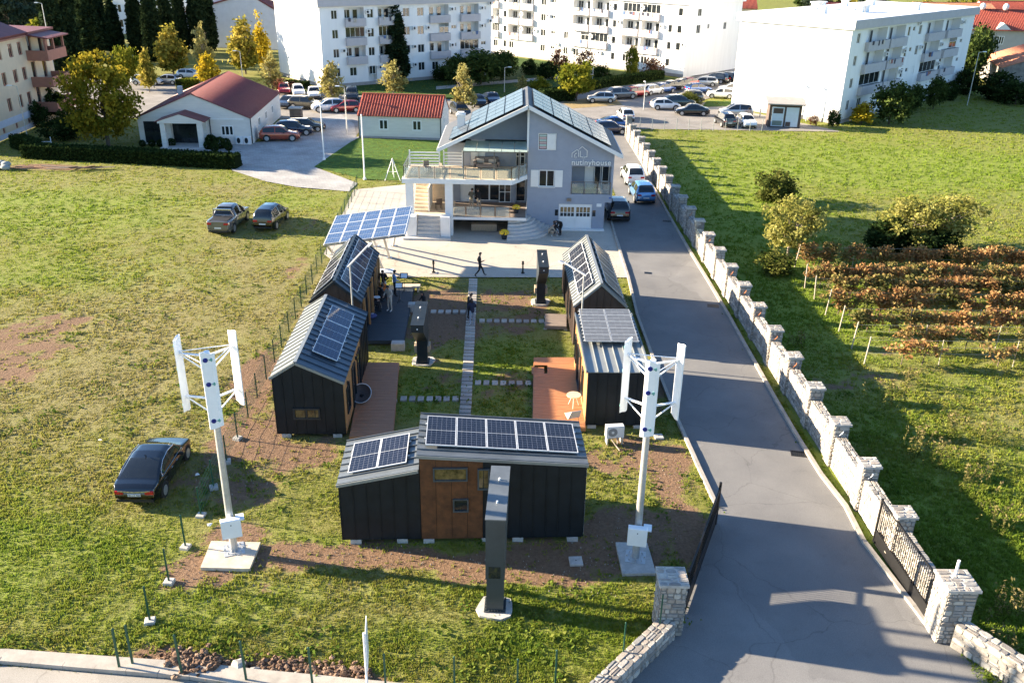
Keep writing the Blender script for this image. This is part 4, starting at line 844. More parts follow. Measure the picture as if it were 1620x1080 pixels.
# sides, back, overhang soffit, left wing
b.add([(XR,FY,2.3),(XR,BY,2.3),(XR,BY,zr(XR)),(XR,FY,zr(XR))], [(0,1,2,3)]); b.add([(XR-.55,FY,0),(XR-.55,BY,0),(XR-.55,BY,2.3),(XR-.55,FY,2.3)], [(0,1,2,3)]); b.add([(XR-.55,FY,2.3),(XR,FY,2.3),(XR,BY,2.3),(XR-.55,BY,2.3)], [(0,3,2,1)])
b.add([(XL,BY,0),(XR,BY,0),(XR,BY,zr(XR)),(.95,BY,9.7),(XL,BY,zr(XL))], [(4,3,2,1,0)]); b.add([(XL,LY,0),(XL,BY,0),(XL,BY,zr(XL)),(XL,LY,zr(XL))], [(3,2,1,0)])
b.add([(XM,FY,0),(XM,LY,0),(XM,LY,zr(XM)),(XM,FY,zr(XM))], [(3,2,1,0)])
Ml = T(XL,LY,0); lo = [(1.9,4.55,3.05,6.7,.15),(5.55,4.55,6.3,6.6,.15),(1.0,1.52,5.2,4.0,.6),(5.6,1.52,6.4,4.0,.5)]
facade(b, Ml, XM-XL, 0, 6.4, lo)
b.add([(XL,LY,6.4),(XM,LY,6.4),(XM,LY,zr(XM)),(XL,LY,zr(XL))], [(0,1,2,3)])
b.build('wall', GREY, gh)
# roof with fascia
rf = MB(); y0, y1 = 68.75, BY+.3
for s_, xe in ((1,8.35),(-1,-6.05)):
    rf.slab([(.95,y0,9.9),(xe,y0,zr(xe)+.18),(xe,y1,zr(xe)+.18),(.95,y1,9.9)], .16)
roof = rf.build('roof', RTILE, gh)
fb = MB()
for xe in (8.35,-6.05): fb.bar((.95,y0-.04,9.80), (xe,y0-.04,zr(xe)+.07), .07, .28)
for xe in (8.39,-6.09): fb.bar((xe,y0-.05,zr(xe)+.05), (xe,y1,zr(xe)+.05), .07, .2)
fb.build('fascia', HW, roof)
# white party strip at the apex, chimney
MB().box(XM-.1,XM+.05,FY-.03,FY-.003,6.3,9.55).build('corner_strip', HW, gh)
ch = MB(); ch.box(-4.75,-4.15,72.6,73.2,6.8,8.35); ch.box(-4.82,-4.08,72.53,73.27,8.35,8.47); ch.box(-4.7,-4.2,72.65,73.15,8.47,8.62); ch.build('chimney', HW, roof)
for s_, x_s, nx_, pw in ((1,1.35,4,1.68),(-1,.55,4,1.55)):
    ux = Vector((s_,0,-.495 if s_ > 0 else -.485)).normalized(); n_ = Vector((.44*s_,0,.9))
    for i in range(nx_):
        for j in range(5):
            ln = 1.62
            if s_ < 0 and i == 3 and j > 2: continue
            c = Vector((x_s,0,zr(x_s)+.18))+ux*((pw+.05)*(i+.5)); c.y = 69.3+ln*(j+.5)+.04*j; c.z += .14
            solar_panel(roof, frame(c, (0,1,0) if s_ < 0 else (0,-1,0), ux if s_ < 0 else ux), ln, pw, PVR, fm=CHAR2)
# windows and doors of the right wing
win(gh, Mf, *up_holes[0], dp=.1, mull=1)
sh = MB(); sh.box(1.46+XM,2.16+XM,FY-.03,FY+.03,6.47,7.66); 
for k in range(16): sh.box(1.5+XM,2.12+XM,FY-.045,FY-.03,6.53+k*.07,6.56+k*.07)
sh.build('shutter', HW, gh)
cur = MB()
for k in range(6): cur.box(.88+XM,1.42+XM,FY+.07,FY+.075,6.52+k*.185,6.68+k*.185,k % 2)
cur.build('curtain', [pm('curtain_pink', (.50,.36,.36), .8, .1, 3), pm('curtain_green', (.38,.50,.46), .8, .1, 3)], gh)
win(gh, Mf, .9, 3.5, 2.15, 4.85, dp=.08, mull=1, fr=.07, sill=True)
for x in (.26,2.17):
    sh = MB(); sh.box(XM+x,XM+x+.62,FY-.06,FY-.01,3.5,4.85); 
    for k in range(18): sh.box(XM+x+.07,XM+x+.55,FY-.07,FY-.06,3.57+k*.07,3.605+k*.07)
    sh.build('shutter', HW, gh)
Mlg = T(XM+3.5,FY+1.58,0)
win(gh, Mlg, 1.15, 2.96, 1.85, 5.05, dp=0, mull=0, gm=HW, name='door'); win(gh, Mlg, 1.9, 2.96, 2.45, 5.05, dp=0, mull=0); win(gh, Mlg, 2.5, 3.0, 3.1, 5.05, dp=-.35, mull=0, trans=.35, name='door')
def railing(parent, pts, z, ht, gm, post=.05, step=1.2, mat=STEEL):
    for a, c in zip(pts[:-1], pts[1:]):
        a = Vector((a[0],a[1],z)); c = Vector((c[0],c[1],z)); L_ = (c-a).length; n = max(1, round(L_/step)); d = (c-a)/n
        for k in range(n+1): MB().bar(a+d*k, a+d*k+Vector((0,0,ht)), post).build('rail_post', mat, parent)
        MB().bar(a+Vector((0,0,ht)), c+Vector((0,0,ht)), .05, .04).build('handrail', mat, parent)
        for k in range(n): MB().bar(a+d*(k+.06)+Vector((0,0,ht*.48)), a+d*(k+.94)+Vector((0,0,ht*.48)), .012, ht*.82).build('glass_panel', gm, parent)
railing(gh, [(XM+3.5,FY-.02),(XM+6.63,FY-.02)], 2.95, 1.0, RGL)
gd = MB().box(XM+2.57,XM+5.26,FY+.06,FY+.1,.05,2.12).build('garage_door', HW, gh)
for g0 in (2.72,4.0):
    for k in range(4):
        MB().box(XM+g0+k*.29,XM+g0+k*.29+.22,FY+.045,FY+.06,1.1,1.38).build('pane', GLSD, gd); MB().box(XM+g0+k*.29,XM+g0+k*.29+.22,FY+.045,FY+.06,1.44,1.86).build('pane', GLSW, gd)
b = MB()
for x in (2.6,3.93,5.2): b.box(XM+x,XM+x+.04,FY+.03,FY+.058,.08,2.1)
b.build('door_stile', HW, gd)
for x in (2.28,5.3): MB().box(XM+x,XM+x+.25,FY-.02,FY+.0,1.15,1.65).build('side_light', GLSD, gh)
MB().box(XM+2.3,XM+6.3,FY-.35,FY-.003,.01,.12).build('plinth', HW, gh); MB().box(XM+3.2,XM+3.55,FY-.12,FY-.02,2.38,2.62).build('wall_lamp', STEEL, gh); MB().box(XM+5.6,XM+6.0,FY-.04,FY-.003,1.95,2.2).build('plaque', HW, gh)
MB().box(XM+6.55,XM+6.75,FY-.025,FY-.003,2.62,2.75).build('number_plate', pm('plate_blue', (.05,.12,.35), .5, .1, 4), gh)
# lettering and the line logo
fc = bpy.data.curves.new('lettering', 'FONT'); fc.body = 'nutinyhouse'; fc.size = .62; fc.extrude = .035; fc.offset = .008; fc.space_character = 1.06; fc.align_x = 'LEFT'
fo = bpy.data.objects.new('tmp', fc); COL.objects.link(fo); bpy.context.view_layer.update()
fm_ = bpy.data.meshes.new_from_object(fo.evaluated_get(bpy.context.evaluated_depsgraph_get())); bpy.data.objects.remove(fo); fm_.materials.clear(); fm_.materials.append(HW)
xsz = max(v.co.x for v in fm_.vertices); lt = link('lettering', fm_, gh, Matrix.Translation((4.43,FY-.06,5.32)) @ Matrix.Rotation(R(90), 4, 'X') @ Matrix.Scale(3.12/xsz, 4, (1,0,0)))
lg = MB(); y_ = FY-.05; S = lambda x, z: (4.45+x, y_, 5.9+z)
for pl in ([(0,.0),(0,.32),(.38,.62),(.52,.5),(.52,.05)], [(.65,.52),(.65,.05),(.85,.05)], [(.5,.62),(.78,.86),(1.22,.5)], [(1.18,.52),(1.18,.05),(1.02,.05)], [(.2,.05),(.2,.22),(.36,.35)]):
    for p, q_ in zip(pl[:-1], pl[1:]): lg.bar(S(*p), S(*q_), .05, .055, up=(0,1,0))
for cx_ in (.28,.92):
    for k in range(8): a, c = k*math.pi/4, (k+1)*math.pi/4; lg.bar(S(cx_+.08*math.cos(a),.02+.08*math.sin(a)), S(cx_+.08*math.cos(c),.02+.08*math.sin(c)), .03, .05, up=(0,1,0))
lg.build('logo', HW, gh)
# left wing: doors, furniture-height terraces, balcony
win(gh, Ml, 1.9, 4.55, 2.55, 6.7, dp=.1, mull=0, trans=.7, gm=HW, name='door'); win(gh, Ml, 2.5, 4.55, 3.05, 6.7, dp=.1, mull=0, gm=HW, name='door'); win(gh, Ml, 5.55, 4.55, 6.3, 6.6, dp=.1, mull=1, trans=.4, name='door')
win(gh, Ml, 1.0, 1.52, 2.1, 4.0, dp=.3, mull=0, gm=HW, name='door'); win(gh, Ml, 2.1, 1.52, 3.4, 4.0, dp=.55, mull=0); win(gh, Ml, 3.4, 1.52, 4.3, 4.0, dp=.55, mull=0); win(gh, Ml, 4.2, 1.52, 5.2, 4.0, dp=.12, mull=1, trans=.35, name='door'); win(gh, Ml, 5.6, 1.52, 6.4, 4.0, dp=.45, mull=0)
bs = MB(); bs.prism([(-8.7,67.0),(-.2,67.0),(.98,FY-.35),(.98,LY-.02),(-8.7,LY-.02)], 4.18, 4.52); bs.build('balcony_slab', HW, gh)
MB().prism([(-8.5,67.2),(-.3,67.2),(.9,FY-.2),(.9,LY-.05),(-8.5,LY-.05)], 4.522, 4.54).build('balcony_floor', CREAM, gh)
railing(gh, [(-8.55,71.2),(-8.55,67.15),(-.25,67.15),(.9,FY-.3)], 4.54, .95, RGL)
MB().box(-5.45,.95,67.25,LY-.02,1.28,1.5).build('terrace_slab', HW, gh)
MB().box(-5.4,.9,67.3,LY-.05,1.502,1.52).build('terrace_floor', DECKG, gh)
railing(gh, [(-4.95,67.32),(-.35,67.32)], 1.52, .9, RGL, mat=pm('rail_bronze', (.36,.26,.18), .4, .1, 4, metal=.4))
for x in (-8.15,-5.1): MB().bbox(x-.3,x+.3,67.12,67.72,0,4.18,.0).build('column', HW, gh)
MB().bbox(-8.4,-7.9,71.0,71.5,0,4.18,0).build('column', HW, gh)
b = MB()                                                     # rear part of the stair hall, sunlit
b.box(-8.5,-5.45,LY+.4,LY+.6,0,4.18); b.build('stair_wall', CREAM, gh)
for k in range(10): MB().box(-8.0,-6.9,68.6+k*.28,68.88+k*.28,1.5,1.66+k*.24).build('stair_step', CREAM, gh)
MB().box(-6.88,-6.78,68.6,71.5,1.5,3.4).build('stair_cheek', HW, gh)
MB().box(-8.3,-5.0,67.75,LY+.38,0,1.48).build('stair_landing', CREAM, gh)
for k in range(6): MB().box(-7.55,-5.75,66.1+k*.27,67.75,.0+(.25*k if k else 0),.25*(k+1)).build('front_step', STEPW, gh)
for x in (-8.35,-5.72): MB().bbox(x,x+.75,66.3,67.10,0,1.75,.04).build('stair_plinth', HW, gh)
MB().box(-8.6,-4.9,65.8,66.28,0,.16).build('landing_stone', STEPW, gh)
for k in range(8):                                            # fan-shaped steps
    r_ = 3.55-.36*k; pts = [(-.42,68.9)]+[(-.42+ (r_*1.02)*math.cos(a)*.98, 69.25-(r_*.93)*math.sin(a)) for a in np.linspace(R(92),R(8),5)]+[(-.42+r_*1.02,69.27),(-.42,69.27)]
    MB().prism(pts, .188*k, .188*(k+1)).build('fan_step', STEPW, gh)
MB().box(-.35,.98,69.27,LY-.06,1.28,1.505).build('landing', STEPW, gh)
cn = MB(); 
for k in range(5):
    x = -4.0+k*.985; MB().slab([(x+.02,67.1,6.72),(x+.965,67.1,6.72),(x+.965,71.5,6.62),(x+.02,71.5,6.62)], .02).build('canopy_pane', HGL, gh)
for x in (-3.95,-1.6,.3): cn.bar((x,67.3,4.54), (x,67.3,6.75), .09)
cn.bar((-4.0,67.25,6.66), (.95,67.25,6.66), .08, .08); cn.build('canopy_frame', STEEL, gh)
for x0 in (-8.5,-5.75):                                        # louvred white screens on the terrace
    b = MB()
    for k in range(5): b.box(x0,x0+(2.4 if x0 < -7 else 1.5),70.9,70.95,4.7+k*.24,4.8+k*.24)
    for x in (x0,x0+(2.4 if x0 < -7 else 1.5)): b.box(x-.05,x+.05,70.88,70.97,4.54,5.9)
    b.build('louvre_screen', HW, gh)
MB().box(-4.9,.2,LY-.6,LY-.4,0,1.26).build('dark_recess_wall', pm('dark_recess_wall', (.16,.15,.14), .9, .2, 3), gh)  # extra wall coloured dark to stand in for shade under the terrace slab
# things on and under the terraces
sf = thing('sofa', 'grey outdoor sofa on the upper balcony', 'sofa', (-2.3,70.9,4.54)); SOF = pm('sofa_grey', (.16,.14,.135), .9, .15, 6)
MB().bbox(-.95,.95,-.4,.35,.15,.42,.05).build('seat', SOF, sf); MB().bbox(-.95,.95,.2,.42,.42,.85,.05).build('backrest', SOF, sf)
for x in (-1.05,.85): MB().bbox(x,x+.2,-.4,.42,.1,.62,.04).build('armrest', SOF, sf)
for k, x in enumerate((-.5,.45)): MB().bbox(x-.3,x+.3,.05,.2,.42,.72,.05).build('cushion', pm('cushion', (.42,.38,.34), .9, .1, 6), sf)
crt = thing('planter_box', 'long wooden planter crate under the terrace', 'planter', (-2.4,68.6,0)); MB().box(-1.0,1.0,-.3,.3,.06,.62).build('crate', WOODT, crt)
for k in range(4): MB().box(-1.02,1.02,-.325,-.302,.1+k*.13,.2+k*.13).build('board', WOODT, crt)
def pot(label, x, y, z, s=1):
    t = thing('flower_pot', label, 'flower pot', (x,y,z), 0, 'pots of yellow flowers'); MB().tube((0,0,0),(0,0,.38*s),.17*s,.24*s,10).build('pot', CHAR2, t)
    b = MB(); r = random.Random(3)
    for k in range(160):
        a, e, rr = r.uniform(0,6.28), r.uniform(0,1.5), .36*s; p = Vector((rr*math.cos(a)*math.cos(e), rr*math.sin(a)*math.cos(e), .42*s+rr*.7*math.sin(e))); n_ = (p-Vector((0,0,.4*s))).normalized(); u_ = n_.cross(Vector((.3,.2,1))).normalized()*.05*s; v_ = n_.cross(u_).normalized()*.05*s
        b.add([p-u_,p+v_,p+u_,p-v_], [(0,1,2,3)])
    o = b.build('blossoms', pm('yellow_blossom', (.75,.50,.02), .8, .2, 9), t); o['kind'] = 'stuff'
pot('pot of yellow flowers on the lower terrace by the door', .15, 68.6, 1.52); pot('pot of yellow flowers on the ground beside the fan steps', -.75, 66.5, .01, 1.15)
def chair(name, label, x, y, z, rz, mat, group):
    t = thing(name, label, 'chair', (x,y,z), rz, group); MB().box(-.24,.24,-.24,.24,.42,.47).build('seat', mat, t); MB().box(-.24,.24,.2,.24,.5,.92).build('backrest', mat, t)
    for sx in (-.21,.21):
        for sy in (-.21,.21): MB().box(sx-.02,sx+.02,sy-.02,sy+.02,0,.42).build('leg', mat, t)
chair('chair', 'wicker chair at the left end of the lower terrace', -4.75, 68.2, 1.52, R(40), WOODT, 'terrace chairs')
chair('chair', 'dark wicker chair on the stair landing', -6.1, 69.4, 1.48, R(200), BROWN, 'terrace chairs')
for k, (x, y) in enumerate(((-6.9,69.0),(-5.6,68.6))): chair('chair', ['metal chair at the left of the upper terrace','metal chair beside the canopy post on the upper terrace'][k], x, y, 4.54, R(30+90*k), STEEL, 'terrace chairs')
# ================================================================== BUILDINGS OF THE TOWN
APW = pm('apartment_white', (.84,.835,.82), .8, .09, 1.0, .05, 20, stretch=(1.0,1.0,.12), col2=(.86,.855,.84), detail=8)
APB = pm('apartment_band', (.46,.44,.455), .8, .06, 1.5)
APP = pm('apartment_plinth', (.33,.31,.30), .85, .1, 2)
ACW = pm('ac_white', (.70,.70,.69), .5, .05, 4)
SHUT = pm('roller_white', (.74,.74,.73), .6, .04, 4)
LAUN = [pm('laundry_%d' % i, c, .9, .1, 5) for i, c in enumerate([(.05,.05,.07),(.30,.12,.10),(.55,.50,.42),(.10,.16,.30)])]
_ac = None
def ac_unit(parent, M):
    global _ac
    if _ac is None:
        b = MB(); b.bbox(-.4,.4,-.32,0,0,.55,.02); b.tube((-.1,-.33,.28), (-.1,-.318,.28), .2, n=12, mi=1); _ac = b.mesh('ac_unit', [ACW, CHAR])
    return link('ac_unit', _ac, parent, M)
def apartment(label, org, ang, L, D, storeys, layout, sh=2.78, z_first=.6, endwins=(), band=1.05, roofbits=0, seed=1, plinth=True):
    r = random.Random(seed); t = thing('apartment_block', label, 'apartment block', (org[0],org[1],0), ang, 'white apartment blocks')
    H_ = z_first+sh*storeys; I = Matrix.Identity(4); holes = []; wins = []; bals = []
    for s in range(storeys):
        z0 = z_first+sh*s
        for kind, x0, x1 in layout:
            if kind == 'w':
                holes.append((x0,z0+.95,x1,z0+2.25,.14)); wins.append((x0,z0+.95,x1,z0+2.25))
            elif kind == 's':
                holes.append((x0,z0+1.55,x1,z0+2.15,.14)); wins.append((x0,z0+1.55,x1,z0+2.15))
            elif kind == 'b':
                if s == 0: holes.append((x0+.4,z0+.9,x0+1.6,z0+2.2,.14)); wins.append((x0+.4,z0+.9,x0+1.6,z0+2.2))
                else: holes.append((x0,z0+.1,x1,z0+2.55,1.25)); bals.append((x0,x1,z0,s))
            elif kind == 'd' and s == 0:
                holes.append((x0,.15,x1,2.7,1.0))
    b = MB(); facade(b, I, L, 0, H_, holes)
    facade(b, T(0,D,0,R(-90)), D, 0, H_, []); facade(b, T(L,0,0,R(90)), D, 0, H_, [(a,z,c,d,.14) for a,z,c,d in endwins]); facade(b, T(L,D,0,R(180)), L, 0, H_, [])
    b.build('wall', APW, t)
    p = MB(); p.box(-.42,L+.42,-.42,D+.42,H_,H_+band).build('parapet', [APB], t)
    q = MB(); q.box(-.42-.01,-.42+.25,-.42,D+.42,H_+.01,H_+band+.01) if False else None
    MB().box(-.435,-.422,-.435,D+.42,H_-.01,H_+band+.01).build('end_band', APW, t); MB().box(L+.422,L+.435,-.42,D+.42,H_-.01,H_+band+.01).build('end_band', APW, t)
    MB().box(-.3,L+.3,-.3,D+.3,H_+band,H_+band+.06).build('roof', APW, t)
    if plinth:
        MB().box(-.03,L+.03,-.03,-.003,0,.5).build('plinth', APP, t); MB().box(-.03,-.003,-.02,D,0,.5).build('plinth', APP, t)
    for x0,z0,x1,z1 in wins:
        u = r.random()
        if u < .12: win(t, I, x0,z0,x1,z1, dp=.06, mull=0, gm=SHUT, fr=.05)
        else: win(t, I, x0,z0,x1,z1, dp=.12, mull=1 if x1-x0 > .9 else 0, fr=.07)
        if r.random() < .35 and x1-x0 > .8: ac_unit(t, T(x1+.75, -.02, z0+.75))
    for ex in endwins: win(t, T(L,0,0,R(90)), *ex, dp=.12, mull=1)
    for x0,x1,z0,s in bals:
        bl = MB(); bl.box(x0-.05,x1+.05,-.55,-.42,z0-.15,z0+1.02); bl.box(x0-.05,x0+.08,-.42,-.004,z0-.15,z0+1.02); bl.box(x1-.08,x1+.05,-.42,-.004,z0-.15,z0+1.02); bl.box(x0-.04,x1+.04,-.42,-.004,z0-.15,z0+.09)
        bo = bl.build('balcony', APB, t)
        u = r.random(); w_ = x1-x0
        if u < .2: win(t, I, x0+.02,z0+1.05,x1-.02,z0+2.5, dp=.1, mull=3, fr=.06)
        elif u < .32:
            win(t, I, x0+.02,z0+1.05,x0+w_*.5,z0+2.5, dp=.1, mull=0, gm=SHUT); win(t, I, x0+w_*.52,z0+1.05,x1-.02,z0+2.0, dp=.1, mull=1)
        else:
            win(t, I, x0+w_*.58,z0+.12,x0+w_*.58+.85,z0+2.2, dp=1.2, mull=0, name='door'); win(t, I, x0+.3,z0+.95,x0+min(1.5,w_*.45),z0+2.2, dp=1.2, mull=1)
        if r.random() < .5:
            for k in range(r.randint(1,4)): xx = x0+.3+r.random()*(w_-.9); MB().box(xx,xx+r.uniform(.25,.55),-.62,-.57,z0+r.uniform(.45,.7),z0+1.12).build('laundry', r.choice(LAUN), bo)
        if r.random() < .6: ac_unit(t, T(x1+.6, -.02, z0+1.6))
    for k in range(roofbits):
        x, y = r.uniform(3,L-3), r.uniform(2,D-2); s_ = r.uniform(.35,.6); c = MB(); c.box(x-s_,x+s_,y-s_,y+s_,H_+band+.06,H_+band+.9); c.box(x-s_-.15,x+s_+.15,y-s_-.15,y+s_+.15,H_+band+.9,H_+band+1.05); c.build('roof_vent', APW, t)
    return t
apartment('white apartment block with a tall cypress in front, left of centre', (-29.5,139.6), R(36.5), 31.2, 17, 4,
    [('w',1.9,2.9),('b',4.1,7.4),('w',7.9,9.0),('d',7.7,9.2),('b',9.8,12.6),('w',14.2,15.4),('w',16.8,18.0),('b',19.0,22.7),('s',23.2,24.2),('b',24.9,28.6),('s',29.1,30.1)], seed=3)
o2 = (28.7-60*math.cos(R(-42)), 158.2-60*math.sin(R(-42)))
apartment('sunlit white apartment block facing left behind the parking lot', o2, R(-42), 60, 18, 4,
    [('b',14.5,16.5),('w',17.6,18.4),('b',18.8,22.0),('b',22.4,25.6),('w',27.4,28.6),('s',30,31),('w',33.2,34.2),('b',35.2,39.2),('b',39.6,43.5),('w',44.4,45.2),('b',46.6,50.2),('b',50.6,54.4),('w',56.2,57.0),('w',58,58.9)], endwins=((3.0,7.0,4.2,8.4),(6.5,7.6,7.2,8.4),(3,9.8,4.2,11),(12,7.2,13,8.4)), seed=5)
apartment('white apartment block with a blank sunlit end wall at the edge of the field', (42,117.3), R(46), 43, 16, 4,
    [('w',1.7,2.6),('b',4.4,10.6),('b',11.2,16.6),('w',17.6,18.4),('s',19.2,20.0),('w',21.4,22.4),('b',24.2,30.2),('b',31.4,37.2),('s',38.6,39.6)], roofbits=9, seed=8)

def tile_roof(parent, p0, p1, q0, q1, mat, pitch=.32, th=.06, name='roof_slope', r_=.07):
    """tiled slope: one slab with rounded rolls running up the slope"""
    p0,p1,q0,q1 = map(Vector, (p0,p1,q0,q1)); nm = (p1-p0).cross(q0-p0).normalized(); nm = nm if nm.z > 0 else -nm
    b = MB(); b.slab([p0,p1,q1,q0], th); n = int((p1-p0).length/pitch)
    for k in range(n):
        a = p0.lerp(p1,(k+.5)/n)+nm*.0; c = q0.lerp(q1,(k+.5)/n)+nm*.0; s_ = (p1-p0).normalized()*r_
        b.add([a-s_,a-s_*.5+nm*r_,a+s_*.5+nm*r_,a+s_,c-s_,c-s_*.5+nm*r_,c+s_*.5+nm*r_,c+s_], [(0,1,5,4),(1,2,6,5),(2,3,7,6),(3,2,1,0),(4,5,6,7)], 0, True)
    o = b.build(name, mat, parent); return o
MAROON = pm('maroon_sheet', (.155,.035,.035), .6, .15, 2, .1, 20)
REDT = pm('red_tile', (.34,.055,.035), .75, .3, 3, .2, 25, col2=(.45,.105,.06))
ORT = pm('orange_tile', (.55,.22,.12), .8, .3, 2, .2, 20)
WHS = pm('white_stone_wall', (.66,.63,.58), .85, .08, 1.0, .1, 12, stretch=(.6,.6,4))
def gabled(name, label, org, ang, W, D, ze, za, wallm, roofm, holes_front=(), holes_right=(), gable_front=True, oh=.3, ridge_off=.0, hip=0):
    """house with a gable on the front (x along the front, y inwards) or the ridge along the front"""
    t = thing(name, label, 'house', (org[0],org[1],0), ang); b = MB(); I = Matrix.Identity(4)
    facade(b, I, W, 0, ze, list(holes_front)); facade(b, T(W,0,0,R(90)), D, 0, ze, list(holes_right)); facade(b, T(0,D,0,R(-90)), D, 0, ze, []); facade(b, T(W,D,0,R(180)), W, 0, ze, [])
    if gable_front:
        xm = W/2; b.add([(0,0,ze),(W,0,ze),(xm,0,za),(0,D,ze),(W,D,ze),(xm,D,za)], [(0,1,2),(5,4,3)])
        tile_roof(t, (-oh,-oh,ze-oh*(za-ze)/xm), (-oh,D+oh,ze-oh*(za-ze)/xm), (xm,-oh,za), (xm,D+oh,za), roofm); tile_roof(t, (W+oh,-oh,ze-oh*(za-ze)/xm), (W+oh,D+oh,ze-oh*(za-ze)/xm), (xm,-oh,za), (xm,D+oh,za), roofm)
    else:
        ym = D/2; b.add([(W,0,ze),(W,D,ze),(W,ym,za),(0,0,ze),(0,D,ze),(0,ym,za)], [(0,1,2),(5,4,3)]); dz = oh*(za-ze)/ym
        tile_roof(t, (-oh*.3,-oh,ze-dz), (W+oh*.3,-oh,ze-dz), (-oh*.3+hip,ym,za), (W+oh*.3-hip,ym,za), roofm); tile_roof(t, (-oh*.3,D+oh,ze-dz), (W+oh*.3,D+oh,ze-dz), (-oh*.3+hip,ym,za), (W+oh*.3-hip,ym,za), roofm)
        MB().bar((-oh*.3+hip,ym,za+.04), (W+oh*.3-hip,ym,za+.04), .22, .14).build('ridge_tiles', roofm, t)
        if hip:
            for x0, x1 in ((-oh*.3,hip),(W+oh*.3,W-hip)): MB().slab([(x0,-oh,ze-dz),(x0,D+oh,ze-dz),(x1-(.0),ym,za)], .06).build('hip_slope', roofm, t)
    b.build('wall', wallm, t)
    for h in holes_front: win(t, I, *h[:4], dp=.05, mull=1 if h[2]-h[0] < 1.3 else 2, fr=.13)
    for h in holes_right: win(t, T(W,0,0,R(90)), *h[:4], dp=.05, mull=1, fr=.13)
    return t
# white hall with the maroon roof and a porch
oh_ = Vector((-41.6,98.3,0)); wa = R(3.5)
wh = gabled('hall', 'white stone hall with a maroon roof and a columned porch', oh_, wa, 12.2, 17.5, 2.95, 5.5, WHS, MAROON, [(8.9,.95,10.3,2.1,.12)], [(4,1.2,5.2,2.2,.12),(8,1.2,9.2,2.2,.12),(12,1.2,13,2.2,.12)], True, .12)
for x in (3.1,7.0): MB().box(x,x+.5,-2.4,-1.9,.15,2.75).build('porch_column', WHS, wh)
for x in (3.1,7.0): MB().box(x,x+.5,-.42,-.003,.15,2.75).build('porch_column', WHS, wh)
MB().box(2.9,7.7,-2.7,-.003,.005,.16).build('porch_floor', STEPW, wh)
pg = MB(); pg.add([(2.9,-2.5,2.75),(7.7,-2.5,2.75),(7.7,-2.5,3.0),(5.3,-2.5,3.75),(2.9,-2.5,3.0)]+[(x,-2.2,z) for x, z in ((2.9,2.75),(7.7,2.75),(7.7,3.0),(5.3,3.75),(2.9,3.0))], [(0,1,2,3,4),(9,8,7,6,5),(0,5,6,1),(1,6,7,2),(2,7,8,3),(3,8,9,4),(4,9,5,0)]); pg.build('porch_gable', WHS, wh)
for x in (2.9,7.5): MB().box(x,x+.2,-2.2,-.003,2.75,2.98).build('porch_beam', WHS, wh)
for a_, c_ in ((2.65,5.3),(7.95,5.3)): MB().slab([(a_,-2.55,2.95),(a_,.0,2.95),(c_,.0,3.8),(c_,-2.55,3.8)], .07).build('porch_roof', MAROON, wh)
MB().box(3.7,6.9,-.04,-.003,.16,2.5).build('opening_shade_sheet', GLSD, wh); MB().box(.6,2.8,-.04,-.003,.16,2.5).build('opening_shade_sheet', GLSD, wh)  # dark sheets on the wall stand in for shade inside the openings
b = MB(); b.tube((12.26,-.06,2.9), (12.26,-.06,.1), .05, n=6); b.tube((7.8,-.06,2.9), (7.8,-.06,.1), .05, n=6); b.build('downpipe', CHAR, wh)
MB().box(7.6,11.5,-.05,-.003,2.72,2.86).build('awning_case', HW, wh)
for k in range(2): ac_unit(wh, T(10.9+k*.85, -.06, .06) @ Matrix.Scale(1.6, 4, (0,0,1)))
b = MB(); b.box(2.0,2.5,9.0,9.5,3.6,4.9); b.build('chimney', WHS, wh)
# small house with the bright red roof
rh = gabled('gatehouse', 'small white building with a bright red tiled roof and two windows', (-18.25,103.7), R(-4), 9.7, 6.0, 2.75, 4.55, WHS, REDT, [(2.4,1.0,3.5,2.2,.12),(6.3,1.0,7.4,2.2,.12)], [(2.2,1.4,3.0,2.2,.12)], False, .25)
b = MB(); b.tube((9.62,-.06,2.7), (9.62,-.06,.05), .05, n=6); b.tube((.05,-.06,2.7), (.05,-.06,.05), .05, n=6); b.build('downpipe', CHAR, rh)
MB().box(-.03,9.73,-.03,-.003,0,.25).build('plinth', APP, rh)
# yellow corner building at the left edge
YEL = pm('cream_render', (.66,.54,.38), .85, .06, 1, .05, 20); TER = pm('terracotta_trim', (.36,.155,.105), .8, .1, 2); BASEW = pm('pale_base', (.58,.60,.66), .85, .08, 2)
yb = thing('corner_building', 'cream building with terracotta balconies at the left edge', 'apartment block', (-57.2,94.5,0), R(92)); I = Matrix.Identity(4)
hs = [(x,z,x+.95,z+1.45,.2) for x in (1.6,4.2,7.2,9.8,12.0) for z in (2.6,5.4,8.2)]+[(x,.6,x+.6,1.2,.15) for x in (2,5,8,11)]; ds = [(x,z,x+1.0,z+2.2,.2) for x in (14.4,17.2) for z in (2.2,5.0,8.0)]
b = MB(); facade(b, I, 20, 0, 10.6, hs+ds, 0); facade(b, T(20,0,0,R(90)), 10, 0, 10.6, []); facade(b, T(0,10,0,R(-90)), 10, 0, 10.6, []); b.build('wall', YEL, yb)
for h in hs: win(yb, I, *h[:4], dp=.16, mull=1, fm=TER, fr=.11)
for h in ds: win(yb, I, *h[:4], dp=.16, mull=0, fm=TER, fr=.1, name='door')
MB().box(-.02,13.4,-.04,-.003,0,.55).build('base_course', BASEW, yb); MB().box(-.02,13.4,-.04,-.003,1.25,2.0).build('base_course', BASEW, yb)
MB().slab([(-.5,-.6,10.6),(13.8,-.6,10.6),(12.8,5,13.0),(-.5,5,13.0)], .25).build('roof_slope', MAROON, yb); MB().slab([(13.8,-.6,10.6),(20.5,-.6,10.6),(20.5,10,10.9),(13.8,10,10.9)], .25).build('roof_slope', MAROON, yb)
